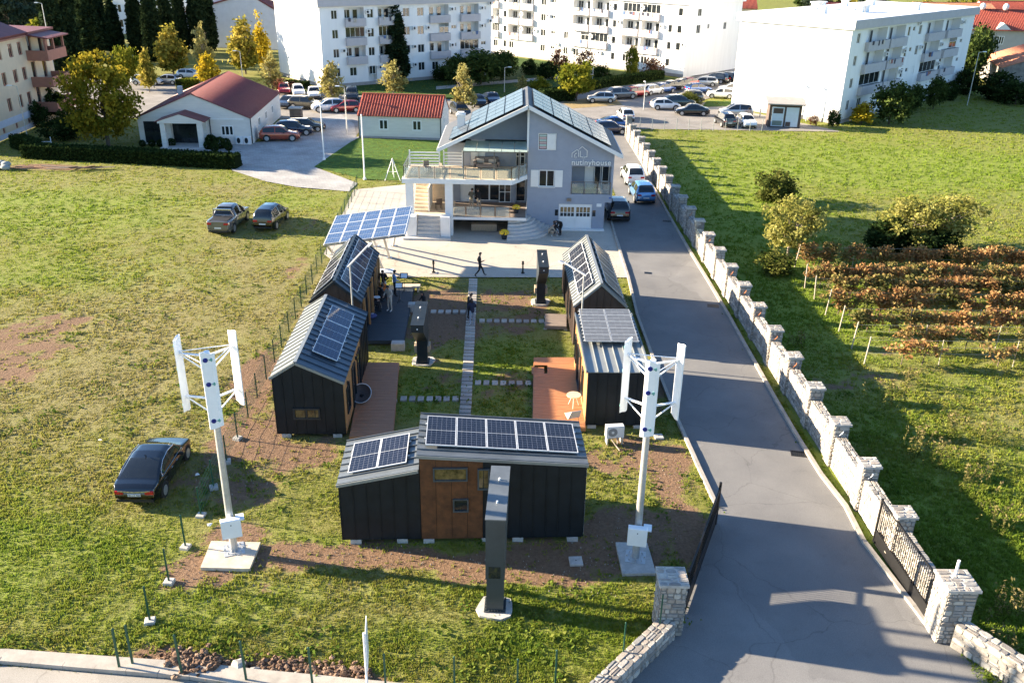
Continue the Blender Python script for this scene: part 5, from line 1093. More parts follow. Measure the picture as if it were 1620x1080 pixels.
MB().box(-.5,13.7,-.55,9.9,10.15,10.32).build('eave_band', TER, yb)
for z, l_ in ((1.5,5.9),(4.4,5.4),(7.4,5.0)):
    bb = MB(); x0, x1, y0_ = 13.7, 13.7+l_, -2.5; bb.box(x0,x1,y0_,y0_+.15,z,z+1.15); bb.box(x0,x0+.15,y0_+.15,-.003,z,z+1.15); bb.box(x1-.15,x1,y0_+.15,-.003,z,z+1.15); bb.box(x0+.15,x1-.15,y0_+.15,-.003,z,z+.2); bb.build('balcony', TER, yb)
for (x, y, z0, z1) in ((13.8,-2.42,8.55,10.1),(15.8,-2.42,8.55,10.1),(18.4,-2.42,8.55,10.1),(18.4,-.4,8.55,10.1),(17.4,-2.42,2.65,4.4),(19.3,-2.42,2.65,4.4)): MB().box(x,x+.24,y,y+.24,z0,z1).build('balcony_post', TER, yb)
MB().slab([(13.5,.1,10.45),(19.2,.1,10.45),(19.2,-2.9,10.0),(13.5,-2.9,10.0)], .15).build('balcony_roof', MAROON, yb)
for x in (3,4.2): MB().box(x,x+.7,3.2,3.9,12.2,13.9).build('chimney', HW, yb)
# transformer hut
TIM = pm('hut_timber', (.085,.060,.048), .8, .15, 4)
hut = thing('hut', 'small brown hut with two pale doors and a flat grey roof', 'hut', (32.2,114.7,0), R(-8))
MB().box(0,4.0,0,2.6,.0,2.95).build('wall', TIM, hut); MB().slab([(-.35,-.5,3.0),(4.4,-.5,3.0),(4.4,3.0,3.4),(-.35,3.0,3.4)], .14).build('roof', pm('hut_roof', (.30,.275,.26), .8, .1, 2), hut)
DPALE = pm('hut_door', (.52,.60,.66), .6, .05, 2)
d1 = MB().bbox(.35,1.85,-.06,-.003,.15,2.55,.01).build('door', DPALE, hut); MB().box(.5,1.7,-.075,-.06,1.75,2.4).build('louvre', TIM, d1); MB().box(.5,1.7,-.075,-.06,.25,.85).build('louvre', pm('louvre_green', (.16,.20,.17), .7, .1, 3), d1)
d2 = MB().bbox(2.1,3.65,-.06,-.003,.15,2.55,.01).build('door', DPALE, hut); MB().box(2.15,2.75,-.09,-.06,.2,.75).build('louvre', TIM, d2)
# school behind the cypresses
SCH = pm('school_wall', (.60,.62,.66), .85, .06, 1); SCB = pm('school_base', (.34,.30,.32), .85, .1, 1)
sh_ = thing('hall', 'pale gabled school hall with maroon roof strips behind the plane trees', 'school', (-66,196,0), R(-10))
pr = [(0,0),(26,0),(26,6.5),(19,13.2),(5,9.5),(0,7.5)]
MB().add([(x,0,z) for x, z in pr]+[(x,22,z) for x, z in pr], [tuple(range(6)), tuple(range(11,5,-1))]+[(i,i+6,(i+1)%6+6,(i+1)%6) for i in range(6)][::-1]).build('wall', SCH, sh_)
MB().box(2,20,-.05,-.003,0,1.6).build('base_course', SCB, sh_)
MB().slab([(-.5,-.8,7.7),(14.0,-.8,11.6),(17,-.8,11.2),(17,2,12.6),(5,2,9.7),(-.5,2,7.9)], .25).build('roof_strip', MAROON, sh_) if False else MB().slab([(-2,-5,6.6),(-2,-1,6.6),(13.5,-1,10.8),(13.5,-5,10.8)], .3).build('roof_strip', MAROON, sh_)
wg = MB(); pr2 = [(-2,0),(14,0),(22,0),(22,6.0),(13.5,10.5),(-2,6.3)]; wg.add([(x,-4.8,z) for x, z in pr2]+[(x,-.9,z) for x, z in pr2], [tuple(range(6)), tuple(range(11,5,-1))]+[(i,i+6,(i+1)%6+6,(i+1)%6) for i in range(6)][::-1]); wg.build('wing_wall', SCH, sh_)
MB().slab([(13.5,-5,10.6),(13.5,-1,10.6),(22.5,-1,5.9),(22.5,-5,5.9)], .3).build('roof_strip', MAROON, sh_)
sc2 = thing('school_block', 'white school block with rows of narrow windows at the top left', 'school', (-92,214,0), R(-12)); hs = [(1+k*1.7,z,1.9+k*1.7,z+1.7,.2) for k in range(12) for z in (1.4,4.6,7.8)]
b = MB(); facade(b, I, 22, 0, 10.5, hs); facade(b, T(22,0,0,R(90)), 12, 0, 10.5, []); b.build('wall', APW, sc2)
for h in hs: win(sc2, I, *h[:4], dp=.16, mull=0, fr=.08)
MB().box(-.5,22.5,-.6,12,10.5,11.3).build('roof', pm('school_roof', (.50,.46,.42), .8, .1, 1), sc2)
# houses at the right edge
FDR = gabled('villa', 'grey villa with an orange-red tiled roof behind the right apartment block', (86,188), R(-6), 24, 11, 6.6, 9.8, pm('villa_wall', (.40,.38,.36), .85, .06, 1), REDT, [(3.2,3.6,4.2,5.0,.15),(10,3.6,11.4,5.2,.15),(17,3.8,18,5,.15)], [], False, .6)
for x in (3,10): 
    MB().add([(x-.8,-.4,6.4),(x+2.2,-.4,6.4),(x+.7,-.4,7.6),(x-.8,2.4,6.6),(x+2.2,2.4,6.6),(x+.7,2.4,7.7)], [(0,1,2),(5,4,3),(0,2,5,3),(2,1,4,5)]).build('dormer', HW, FDR)
for x in (8,12.5): MB().ball((x,5.4,10.3),.6,.6,.7).build('roof_tank', HW, FDR)
SHD = gabled('stone_barn', 'old stone barn with an orange tiled roof at the right edge', (80.5,152.5), R(-12), 13, 14, 3.4, 5.8, pm('barn_stone', (.24,.22,.20), .95, .35, 1.5, .5, 6), ORT, [], [], True, .3)
for k, (x, y, W_, D_, ze, za, an, lab) in enumerate(((66,205,16,10,7,9.6,-8,'house with a maroon roof behind the right apartment block'),(98,228,20,12,6,8.6,5,'pale yellow house on the slope at the top right'),(118,236,16,11,6,8.8,8,'grey house at the top right corner'),(44,246,18,11,6,9,-5,'red-roofed house far beyond the right apartment block'),(20,262,16,10,5,8,4,'house far behind the middle apartment block'))):
    gabled('house', lab, (x,y), R(an), W_, D_, ze, za, [WHS, YEL, SCH, YEL, WHS][k], [MAROON, ORT, REDT, REDT, MAROON][k], [(2,1,3.2,2.4,.15),(6,1,7.2,2.4,.15),(10,1,11.2,2.4,.15)], [], False, .4)
# ================================================================== CARS
TYRE = pm('tyre', (.018,.018,.018), .9, .1, 8); RIM = pm('rim_alloy', (.45,.46,.47), .35, .1, 6, metal=.6); CGL = pm('car_glass', (.012,.015,.018), .05, .2, 2, spec=.8)
TAIL = pm('tail_lamp', (.42,.012,.015), .2, .1, 6, spec=.7); HEAD = pm('head_lamp', (.60,.62,.65), .12, .1, 6, spec=.8); PLTE = pm('number_plate_white', (.70,.70,.68), .5, .05, 5); CBK = pm('car_black_trim', (.015,.015,.016), .6, .1, 5); CHR = pm('chrome', (.62,.62,.63), .15, .05, 5, metal=.9)
def paint(name, c, metal=.25): return pm('paint_'+name, c, .16, .05, 2, metal=metal, coat=1.0, spec=.5)
PT = dict(black=paint('black',(.004,.0045,.006),0), navy=paint('navy',(.012,.018,.045)), white=paint('white',(.72,.73,.74),0), silver=paint('silver',(.40,.42,.44),.5), grey=paint('grey',(.17,.165,.16),.4), dgrey=paint('dark_grey',(.05,.055,.06),.4),
    red=paint('red',(.30,.018,.02)), copper=paint('copper_red',(.36,.065,.028)), blue=paint('blue',(.035,.10,.30),.35), sky=paint('pale_blue',(.10,.26,.52),.3), olive=paint('olive',(.07,.065,.045),.3), teal=paint('dark_green',(.01,.03,.03)))
#            length width  stations (fraction from the tail, belt z, top z)
CART = {
 'sedan': (4.6,1.86,[(0,.55,.55),(.015,.86,.86),(.05,.98,.98),(.12,1.0,1.02),(.22,.97,1.22),(.33,.96,1.40),(.44,.95,1.47),(.56,.95,1.46),(.64,.94,1.30),(.73,.93,.98),(.80,.90,.90),(.92,.80,.80),(.98,.66,.66),(1,.5,.5)],(.13,.345),(.585,.735),(.19,.70)),
 'hatch': (4.1,1.76,[(0,.5,.5),(.012,.9,.9),(.03,.98,1.08),(.09,.97,1.30),(.17,.96,1.44),(.35,.95,1.49),(.52,.95,1.47),(.62,.94,1.32),(.73,.94,1.0),(.80,.92,.92),(.92,.83,.83),(.98,.68,.68),(1,.5,.5)],(.02,.17),(.56,.73),(.10,.70)),
 'suv': (4.5,1.86,[(0,.55,.55),(.012,1.0,1.0),(.03,1.08,1.2),(.09,1.07,1.45),(.16,1.06,1.61),(.35,1.05,1.66),(.52,1.04,1.63),(.62,1.03,1.46),(.72,1.03,1.10),(.79,1.02,1.02),(.92,.95,.95),(.98,.78,.78),(1,.55,.55)],(.02,.15),(.55,.72),(.10,.70)),
 'wagon': (4.7,1.8,[(0,.5,.5),(.012,.9,.9),(.025,.97,1.1),(.07,.96,1.32),(.12,.96,1.44),(.30,.95,1.48),(.54,.95,1.46),(.63,.94,1.30),(.73,.93,.99),(.80,.91,.91),(.92,.82,.82),(.98,.66,.66),(1,.5,.5)],(.02,.115),(.57,.73),(.08,.70)),
 'mpv': (4.4,1.78,[(0,.5,.5),(.012,.98,.98),(.025,1.05,1.2),(.06,1.04,1.5),(.12,1.03,1.66),(.35,1.02,1.72),(.55,1.0,1.68),(.68,.99,1.40),(.80,.98,1.06),(.86,.95,.95),(.95,.84,.84),(.985,.7,.7),(1,.5,.5)],(.02,.11),(.58,.80),(.08,.76)),
 'pickup': (5.25,1.95,[(0,.6,.6),(.01,1.08,1.08),(.03,1.12,1.12),(.30,1.12,1.13),(.34,1.12,1.50),(.38,1.12,1.76),(.46,1.11,1.82),(.58,1.10,1.80),(.66,1.09,1.55),(.74,1.09,1.14),(.80,1.08,1.08),(.93,1.0,1.0),(.98,.84,.84),(1,.6,.6)],(.31,.385),(.60,.74),(.37,.72)),
}
_car = {}
def car_meshes(kind):
    if kind in _car: return _car[kind]
    L, W, st, rg, wg, sg = CART[kind]; xs = np.array([s[0] for s in st]); fx = sorted(set(list(xs)+list(np.linspace(.02,.98,25))+[rg[0],rg[1],wg[0],wg[1],sg[0],sg[1],(sg[0]+sg[1])/2-.012,(sg[0]+sg[1])/2+.012]))
    secs = []
    for f in fx:
        zb = float(np.interp(f, xs, [s[1] for s in st])); zt = float(np.interp(f, xs, [s[2] for s in st])); e = min(f,1-f)
        w_ = W/2*(1-.16*max(0,1-e/.10)**2); lo = .22+.22*max(0,1-e/.04); g = max(0,zt-zb); ins = .30*g
        secs.append((f*L-L/2, [(0,lo),(w_*.82,lo),(w_*.96,lo+.1),(w_,.55 if zb > .62 else zb-.05),(w_*.985,zb-.07),(w_*.945,zb),(w_*.945-ins-.01,zb+g*.86+.004),(w_*.86-ins*1.15-.03,zt+.012),(w_*.45,zt+.035),(0,zt+.042)]))
    SW = ['side_window'+a+b_ for a in 'fr' for b_ in 'lr']; parts = {k: MB() for k in ['body','windscreen','rear_window']+SW}
    for i in range(len(fx)-1):
        f = (fx[i]+fx[i+1])/2; a, b = secs[i], secs[i+1]
        for j in range(9):
            key = 'body'
            if j in (7,8) and rg[0] < f < rg[1]: key = 'rear_window'
            elif j in (7,8) and wg[0] < f < wg[1]: key = 'windscreen'
            elif j == 5 and sg[0] < f < sg[1] and abs(f-(sg[0]+sg[1])/2) > .012: key = 'side_window'
            for s in (1,-1):
                P = [(a[0],s*a[1][j][0],a[1][j][1]), (b[0],s*b[1][j][0],b[1][j][1]), (b[0],s*b[1][j+1][0],b[1][j+1][1]), (a[0],s*a[1][j+1][0],a[1][j+1][1])]
                parts[key if key != 'side_window' else key+('f' if f > (sg[0]+sg[1])/2 else 'r')+('l' if s > 0 else 'r')].add(P, [(0,1,2,3) if s < 0 else (3,2,1,0)], 0, True)
    for se in (secs[0], secs[-1]):
        parts['body'].add([(se[0],p[0],p[1]) for p in se[1]]+[(se[0],-p[0],p[1]) for p in se[1][::-1]], [tuple(range(20))])
    ms = {}
    for k, mb in parts.items():
        me_ = mb.mesh('car_'+k, PT['black'] if k == 'body' else CGL); bm = bmesh.new(); bm.from_mesh(me_); bmesh.ops.remove_doubles(bm, verts=bm.verts, dist=.0008); bmesh.ops.recalc_face_normals(bm, faces=bm.faces)
        for e in bm.edges:
            if e.is_manifold and e.calc_face_angle(0) > .9: e.smooth = False
        bm.to_mesh(me_); bm.free(); ms[k] = me_
    r_ = .335 if kind not in ('suv','pickup') else .38
    tb = MB(); tb.tube((0,-.11,0),(0,.11,0),r_,n=18); ms['tyre'] = tb.mesh('wheel', TYRE)
    rb = MB(); rb.tube((0,-.118,0),(0,.118,0),r_*.66,n=14); rb.tube((0,-.121,0),(0,.121,0),r_*.18,n=8); 
    ms['rim'] = rb.mesh('rim', RIM)
    ar = MB(); n = 14
    for s in (1,-1):
        for fx_ in (.185,.815):
            x = fx_*L-L/2; vs = [(x+(r_+.06)*math.cos(t), s*(W/2+.004), r_+(r_+.06)*math.sin(t)) for t in np.linspace(-.45,math.pi+.45,n)]; ar.add(vs+[(v[0],s*(W/2-.16),v[2]) for v in vs], [tuple(range(n))]+[(i,i+1,n+i+1,n+i) for i in range(n-1)])
    ms['wheel_arch'] = ar.mesh('wheel_arch', CBK)
    zl = CART[kind][2][1][1]
    for s, nm in ((1,'l'),(-1,'r')):
        t = MB(); t.bbox(-L/2-.005,-L/2+.12,s*(W/2-.32)-.17,s*(W/2-.32)+.17,zl-.2,zl-.05,.02); ms['tail'+nm] = t.mesh('tail_light', TAIL)
        t = MB(); t.bbox(L/2-.34,L/2-.10,s*(W/2-.36)-.14,s*(W/2-.36)+.14,CART[kind][2][-2][1]-.16,CART[kind][2][-2][1]-.01,.02); ms['head'+nm] = t.mesh('headlight', HEAD)
        t = MB(); t.bbox(.60*L-L/2,.60*L-L/2+.1,s*(W/2+.09)-.09,s*(W/2+.09)+.09,zl-.02,zl+.13,.03); ms['mir'+nm] = t.mesh('wing_mirror', CBK)
    t = MB(); t.box(-L/2-.025,-L/2+.02,-.26,.26,.58,.69); ms['plate'] = t.mesh('number_plate', PLTE)
    t = MB(); t.box(-L/2-.012,-L/2+.08,-W*.40,W*.40,.30,.42); t.box(L/2-.1,L/2+.012,-W*.36,W*.36,.30,.44); ms['bumper'] = t.mesh('bumper', CBK)
    _car[kind] = ms
    return ms
def car(label, kind, col, pos, heading, full=True, group='parked cars', cat='car', extra=None):
    ms = car_meshes(kind); L, W = CART[kind][:2]
    t = thing('parked_car', label, cat, (pos[0],pos[1],.012), heading, group)
    b = link('body', ms['body'], t); b.material_slots[0].link = 'OBJECT'; b.material_slots[0].material = PT[col]
    for k in ('windscreen','rear_window','wheel_arch'): link(k, ms[k], t)
    for k in ('side_windowfl','side_windowfr','side_windowrl','side_windowrr'): link('side_window', ms[k], t)
    r_ = .335 if kind not in ('suv','pickup') else .38
    for s in (1,-1):
        for f in (.185,.815):
            w_ = link('wheel', ms['tyre'], t, Matrix.Translation((f*L-L/2, s*(W/2-.10), r_))); link('rim', ms['rim'], w_)
    link('tail_light', ms['taill'], t); link('tail_light', ms['tailr'], t); link('headlight', ms['headl'], t); link('headlight', ms['headr'], t); link('number_plate', ms['plate'], t); link('bumper', ms['bumper'], t)
    if full:
        link('wing_mirror', ms['mirl'], t); link('wing_mirror', ms['mirr'], t)
        if 'seam' not in ms:
            zb = float(np.interp(.5, [q_[0] for q_ in CART[kind][2]], [q_[1] for q_ in CART[kind][2]])); sb = MB(); hb = MB(); sg = CART[kind][5]; mid = (sg[0]+sg[1])/2
            for s_ in (1,-1):
                for f_ in (sg[0]+.07, mid, sg[1]-.01): x = f_*L-L/2; sb.bar((x,s_*(W/2+.002),.38),(x,s_*(W/2*.99+.002),zb-.09),.012,.006)
                sb.bar(((sg[0]+.07)*L-L/2,s_*(W/2+.001),.36),((sg[1]-.01)*L-L/2,s_*(W/2+.001),.36),.012,.008)
                for f_ in (mid-.03, sg[1]-.16 if sg[1]-.16 > mid+.03 else mid+.06): x = (f_-.02)*L-L/2; hb.bar((x,s_*(W/2+.012),zb-.16),(x+.16,s_*(W/2+.012),zb-.155),.02,.03)
            ms['seam'] = sb.mesh('door_seam', CBK); ms['handle'] = hb.mesh('door_handle', CHR if kind != 'pickup' else CBK)
        link('door_seam', ms['seam'], t)['kind'] = 'stuff'; link('door_handle', ms['handle'], t)['kind'] = 'stuff'
    return t
# the near sedan, with its chrome lines
cs = car('black sedan parked on the meadow beside the left wind turbine', 'sedan', 'black', (-15.3,32.35), R(91), group='cars on the meadow')
b = MB(); b.bar((-2.285,-.66,.80), (-2.31,0,.77), .03, .05); b.bar((-2.285,.66,.80), (-2.31,0,.77), .03, .05); b.build('chrome_strip', CHR, cs)
for s in (1,-1):
    b = MB(); pts = [(-1.42,.885,.985),(-1.25,.80,1.20),(-.80,.73,1.36),(-.1,.70,1.42),(.5,.72,1.34),(.92,.85,1.02)]
    for p, q_ in zip(pts[:-1], pts[1:]): b.bar((p[0],s*(p[1]+.01),p[2]), (q_[0],s*(q_[1]+.01),q_[2]), .02, .03)
    b.bar((-1.42,s*.90,.965), (.92,s*.90,.955), .02, .025); b.build('window_trim', CHR, cs)
fc = bpy.data.curves.new('plate_text', 'FONT'); fc.body = 'HN CP 860'; fc.size = .105; fc.extrude = .002; fc.align_x = 'CENTER'
fo = bpy.data.objects.new('tmp', fc); COL.objects.link(fo); bpy.context.view_layer.update(); fm_ = bpy.data.meshes.new_from_object(fo.evaluated_get(bpy.context.evaluated_depsgraph_get())); bpy.data.objects.remove(fo); fm_.materials.clear(); fm_.materials.append(CBK)
link('plate_lettering', fm_, cs, Matrix.Translation((-2.33,0,.60)) @ Matrix.Rotation(R(-90),4,'Z') @ Matrix.Rotation(R(90),4,'X'))
MB().bar((-.62,0,1.48), (-.75,0,1.56), .03, .04).build('aerial', CBK, cs)
pk = car('grey pickup truck parked on the meadow', 'pickup', 'grey', (-22.9,68.6), R(88), group='cars on the meadow', cat='pickup truck')
MB().box(-2.45,-1.02,-.72,.72,1.15,1.17).build('bed_cover', CBK, pk); MB().bar((-1.0,-.85,1.15), (-1.25,-.7,1.72), .1, .1).build('roll_bar', CHR, pk); MB().bar((-1.0,.85,1.15), (-1.25,.7,1.72), .1, .1).build('roll_bar', CHR, pk); MB().bar((-1.25,-.7,1.72), (-1.25,.7,1.72), .1, .1).build('roll_bar', CHR, pk)
car('black people carrier parked right of the grey pickup on the meadow', 'mpv', 'black', (-19.7,69.4), R(86), group='cars on the meadow')
car('white SUV on the driveway ahead of the blue one', 'suv', 'white', (11.5,85.6), R(92), group='cars on the driveway')
car('pale blue SUV on the driveway near the stone wall', 'suv', 'sky', (11.6,79.2), R(93), group='cars on the driveway')
car('black hatchback parked under the side of the grey house', 'suv', 'black', (8.75,73.6), R(91), group='cars on the driveway')
car('copper red SUV beside the white hall', 'suv', 'copper', G(444,222), R(8), group='cars by the hall'); car('navy SUV between the red and the black car by the hall', 'suv', 'navy', G(466,213), R(10), group='cars by the hall'); car('long black car by the hall, farthest of its three', 'wagon', 'black', G(484,207), R(8), group='cars by the hall')
LOTC = [ # pixel of the ground centre, kind, colour, heading, label
 (450,148,'hatch','red',-75,'red car half hidden by a bush left of the two white ones'),(472,151,'hatch','white',-72,'white hatchback in the left car park'),(497,154,'sedan','white',-75,'white saloon in the left car park'),(457,169,'sedan','dgrey',-100,'dark car behind the brick gatepost'),(484,172,'suv','olive',-10,'olive dark car in the left car park'),
 (520,176,'suv','white',-160,'white SUV nearest the small red-roofed building'),(547,177,'hatch','red',-165,'red car at the corner of the small red-roofed building'),(557,157,'suv','dgrey',-80,'dark car under the yellowish plane tree'),(728,183,'suv','dgrey',-70,'dark car right of the red-roofed building'),(757,167,'hatch','black',-80,'black car behind the grey roof, left one'),(778,163,'sedan','navy',-75,'dark blue car behind the grey roof, right one'),
 (234,134,'wagon','white',0,'white car on the street at the left'),(266,133,'hatch','silver',170,'silver car on the street behind the white hall'),(302,124,'hatch','white',0,'white car behind the short hedge'),
 (950,162,'hatch','silver',183,'silver hatchback at the left of the car row'),(983,156,'suv','grey',20,'grey SUV second in the car row'),(1006,153,'hatch','red',35,'red car third in the car row'),(1016,150,'wagon','white',40,'white car fourth in the car row'),(1032,149,'hatch','white',40,'white hatchback fifth in the car row'),(1047,147,'sedan','blue',35,'blue saloon in the car row'),(1062,143,'sedan','black',35,'black saloon in the car row'),(1078,140,'sedan','black',35,'black saloon next to the red one in the car row'),(1091,137,'hatch','red',40,'red car at the far end of the car row'),
 (1112,136,'wagon','silver',172,'silver estate car beyond the car row'),(1132,131,'suv','black',140,'black SUV by the shaded end wall'),(1146,130,'suv','black',140,'black SUV next to the white building edge'),(1156,128,'hatch','grey',140,'grey car half hidden by the white building'),(1104,147,'hatch','blue',20,'bright blue hatchback in the middle of the lot'),(1139,155,'hatch','white',172,'white hatchback by the blank white wall'),(1156,147,'hatch','white',172,'white car half hidden by the blank white wall'),
 (1089,161,'suv','grey',175,'grey SUV behind the round bush'),(1052,173,'hatch','white',5,'white hatchback with its nose to the right'),(1074,169,'suv','teal',10,'dark green car behind the black saloon'),(1094,182,'sedan','black',178,'black saloon parked sideways at the lot edge'),(1163,184,'mpv','silver',180,'silver people carrier before the white wall'),(1146,198,'mpv','black',95,'black van at the field fence'),(1180,200,'hatch','white',-88,'white hatchback at the field fence beside the hut'),
 (989,189,'hatch','white',95,'white car with red tail lights at the driveway end'),(972,203,'sedan','blue',5,'blue saloon behind the black hatchback'),(966,211,'hatch','navy',2,'dark hatchback at the end of the grey roof')]
for px, py, k, c, h, lab in LOTC: car(lab, k, c, G(px,py), R(h), full=False, group='cars in the parking lot')
# ================================================================== VEGETATION
def leaf_mat(name, tones, trans=.30, spec=.2):
    if name in MATS: return MATS[name]
    mt, N, L, b = nodes(name); N.remove(b); out = N['Material Output']
    at = N.new('ShaderNodeAttribute'); at.attribute_name = 'tint'; cr = N.new('ShaderNodeValToRGB'); el = cr.color_ramp.elements
    el[0].color = (*tones[0],1); el[0].position = 0.0; el[1].color = (*tones[-1],1); el[1].position = 1.0
    for i, t_ in enumerate(tones[1:-1]): e = el.new((i+1)/(len(tones)-1)); e.color = (*t_,1)
    L.new(at.outputs['Fac'], cr.inputs[0])
    df = N.new('ShaderNodeBsdfDiffuse'); tl_ = N.new('ShaderNodeBsdfTranslucent'); L.new(cr.outputs[0], df.inputs[0]); L.new(cr.outputs[0], tl_.inputs[0])
    mx = N.new('ShaderNodeMixShader'); mx.inputs[0].default_value = trans; L.new(df.outputs[0], mx.inputs[1]); L.new(tl_.outputs[0], mx.inputs[2]); L.new(mx.outputs[0], out.inputs[0])
    MATS[name] = mt; return mt
def leaf_mesh(name, P, size, mat, rng, tint=None, up=.3, long=1.5):
    """one folded leaf-like quad at every point"""
    n = len(P); a = rng.normal(size=(n,3)); a /= np.linalg.norm(a,axis=1)[:,None]; b = rng.normal(size=(n,3)); b[:,2] += up; b = np.cross(a,b); b /= np.maximum(np.linalg.norm(b,axis=1),1e-6)[:,None]
    s = (size*rng.uniform(.6,1.35,n))[:,None]; a = a*s*.5*long; b = b*s*.5
    V = np.stack([P-a, P-b, P+a, P+b],1).reshape(-1,3).astype(np.float32); F = np.arange(4*n,dtype=np.int32)
    me_ = bpy.data.meshes.new(name); me_.vertices.add(4*n); me_.vertices.foreach_set('co', V.ravel()); me_.loops.add(4*n); me_.loops.foreach_set('vertex_index', F); me_.polygons.add(n); me_.polygons.foreach_set('loop_start', np.arange(0,4*n,4,dtype=np.int32)); me_.update()
    t_ = rng.random(n) if tint is None else np.clip(tint+rng.normal(0,.13,n),0,1)
    at = me_.attributes.new('tint','FLOAT','POINT'); at.data.foreach_set('value', np.repeat(t_,4).astype(np.float32)); me_.materials.append(mat); return me_
def crown_pts(rng, n, prof, H0, H1, K, sig, lump=.35, inner=.55):
    """leaf places gathered in clumps through a crown: prof(h 0..1) is its half width"""
    hs = rng.random(K*6); w = np.maximum(np.array([np.real(prof(h)) for h in hs]),0)**1.3+1e-4; hs = rng.choice(hs, K, p=w/w.sum()); ang = rng.random(K)*2*np.pi; rr = np.maximum(np.array([np.real(prof(h)) for h in hs]),.02)*np.sqrt(rng.uniform(inner**2,1,K))*rng.uniform(1-lump,1+lump*.4,K)
    C = np.stack([rr*np.cos(ang), rr*np.sin(ang), H0+(H1-H0)*hs],1); idx = rng.integers(0,K,n); ct = rng.random(K)
    return C[idx]+rng.normal(size=(n,3))*np.array([sig,sig,sig*.8]), ct[idx]
BARK = pm('bark', (.10,.075,.055), .95, .3, 6, .5, 20); BARKP = pm('bark_pale', (.30,.25,.20), .95, .25, 6, .5, 20)
def trunk_mesh(rng, h, r0, limbs, crown0, crown1, spread, mat, name='trunk'):
    b = MB(); top = crown0+(crown1-crown0)*.55; n = 4; p = Vector((0,0,-.1)); 
    for k in range(n):
        q_ = Vector((rng.normal()*.05*h/8, rng.normal()*.05*h/8, top*(k+1)/n)); b.tube(p, q_, r0*(1-.75*k/n), r0*(1-.75*(k+1)/n), 7, cap=False); p = q_
    for k in range(limbs):
        z = crown0+(top-crown0)*rng.uniform(-.1,.8); a = rng.uniform(0,6.28); s = spread*rng.uniform(.5,.85); e = Vector((s*math.cos(a), s*math.sin(a), z+(crown1-z)*rng.uniform(.25,.6))); m_ = Vector((e.x*.45,e.y*.45,z+(e.z-z)*.35)); b.tube((0,0,z), m_, r0*.42, r0*.28, 5, cap=False); b.tube(m_, e, r0*.28, r0*.07, 5, cap=False)
    return b.mesh(name, mat)
_tp = {}
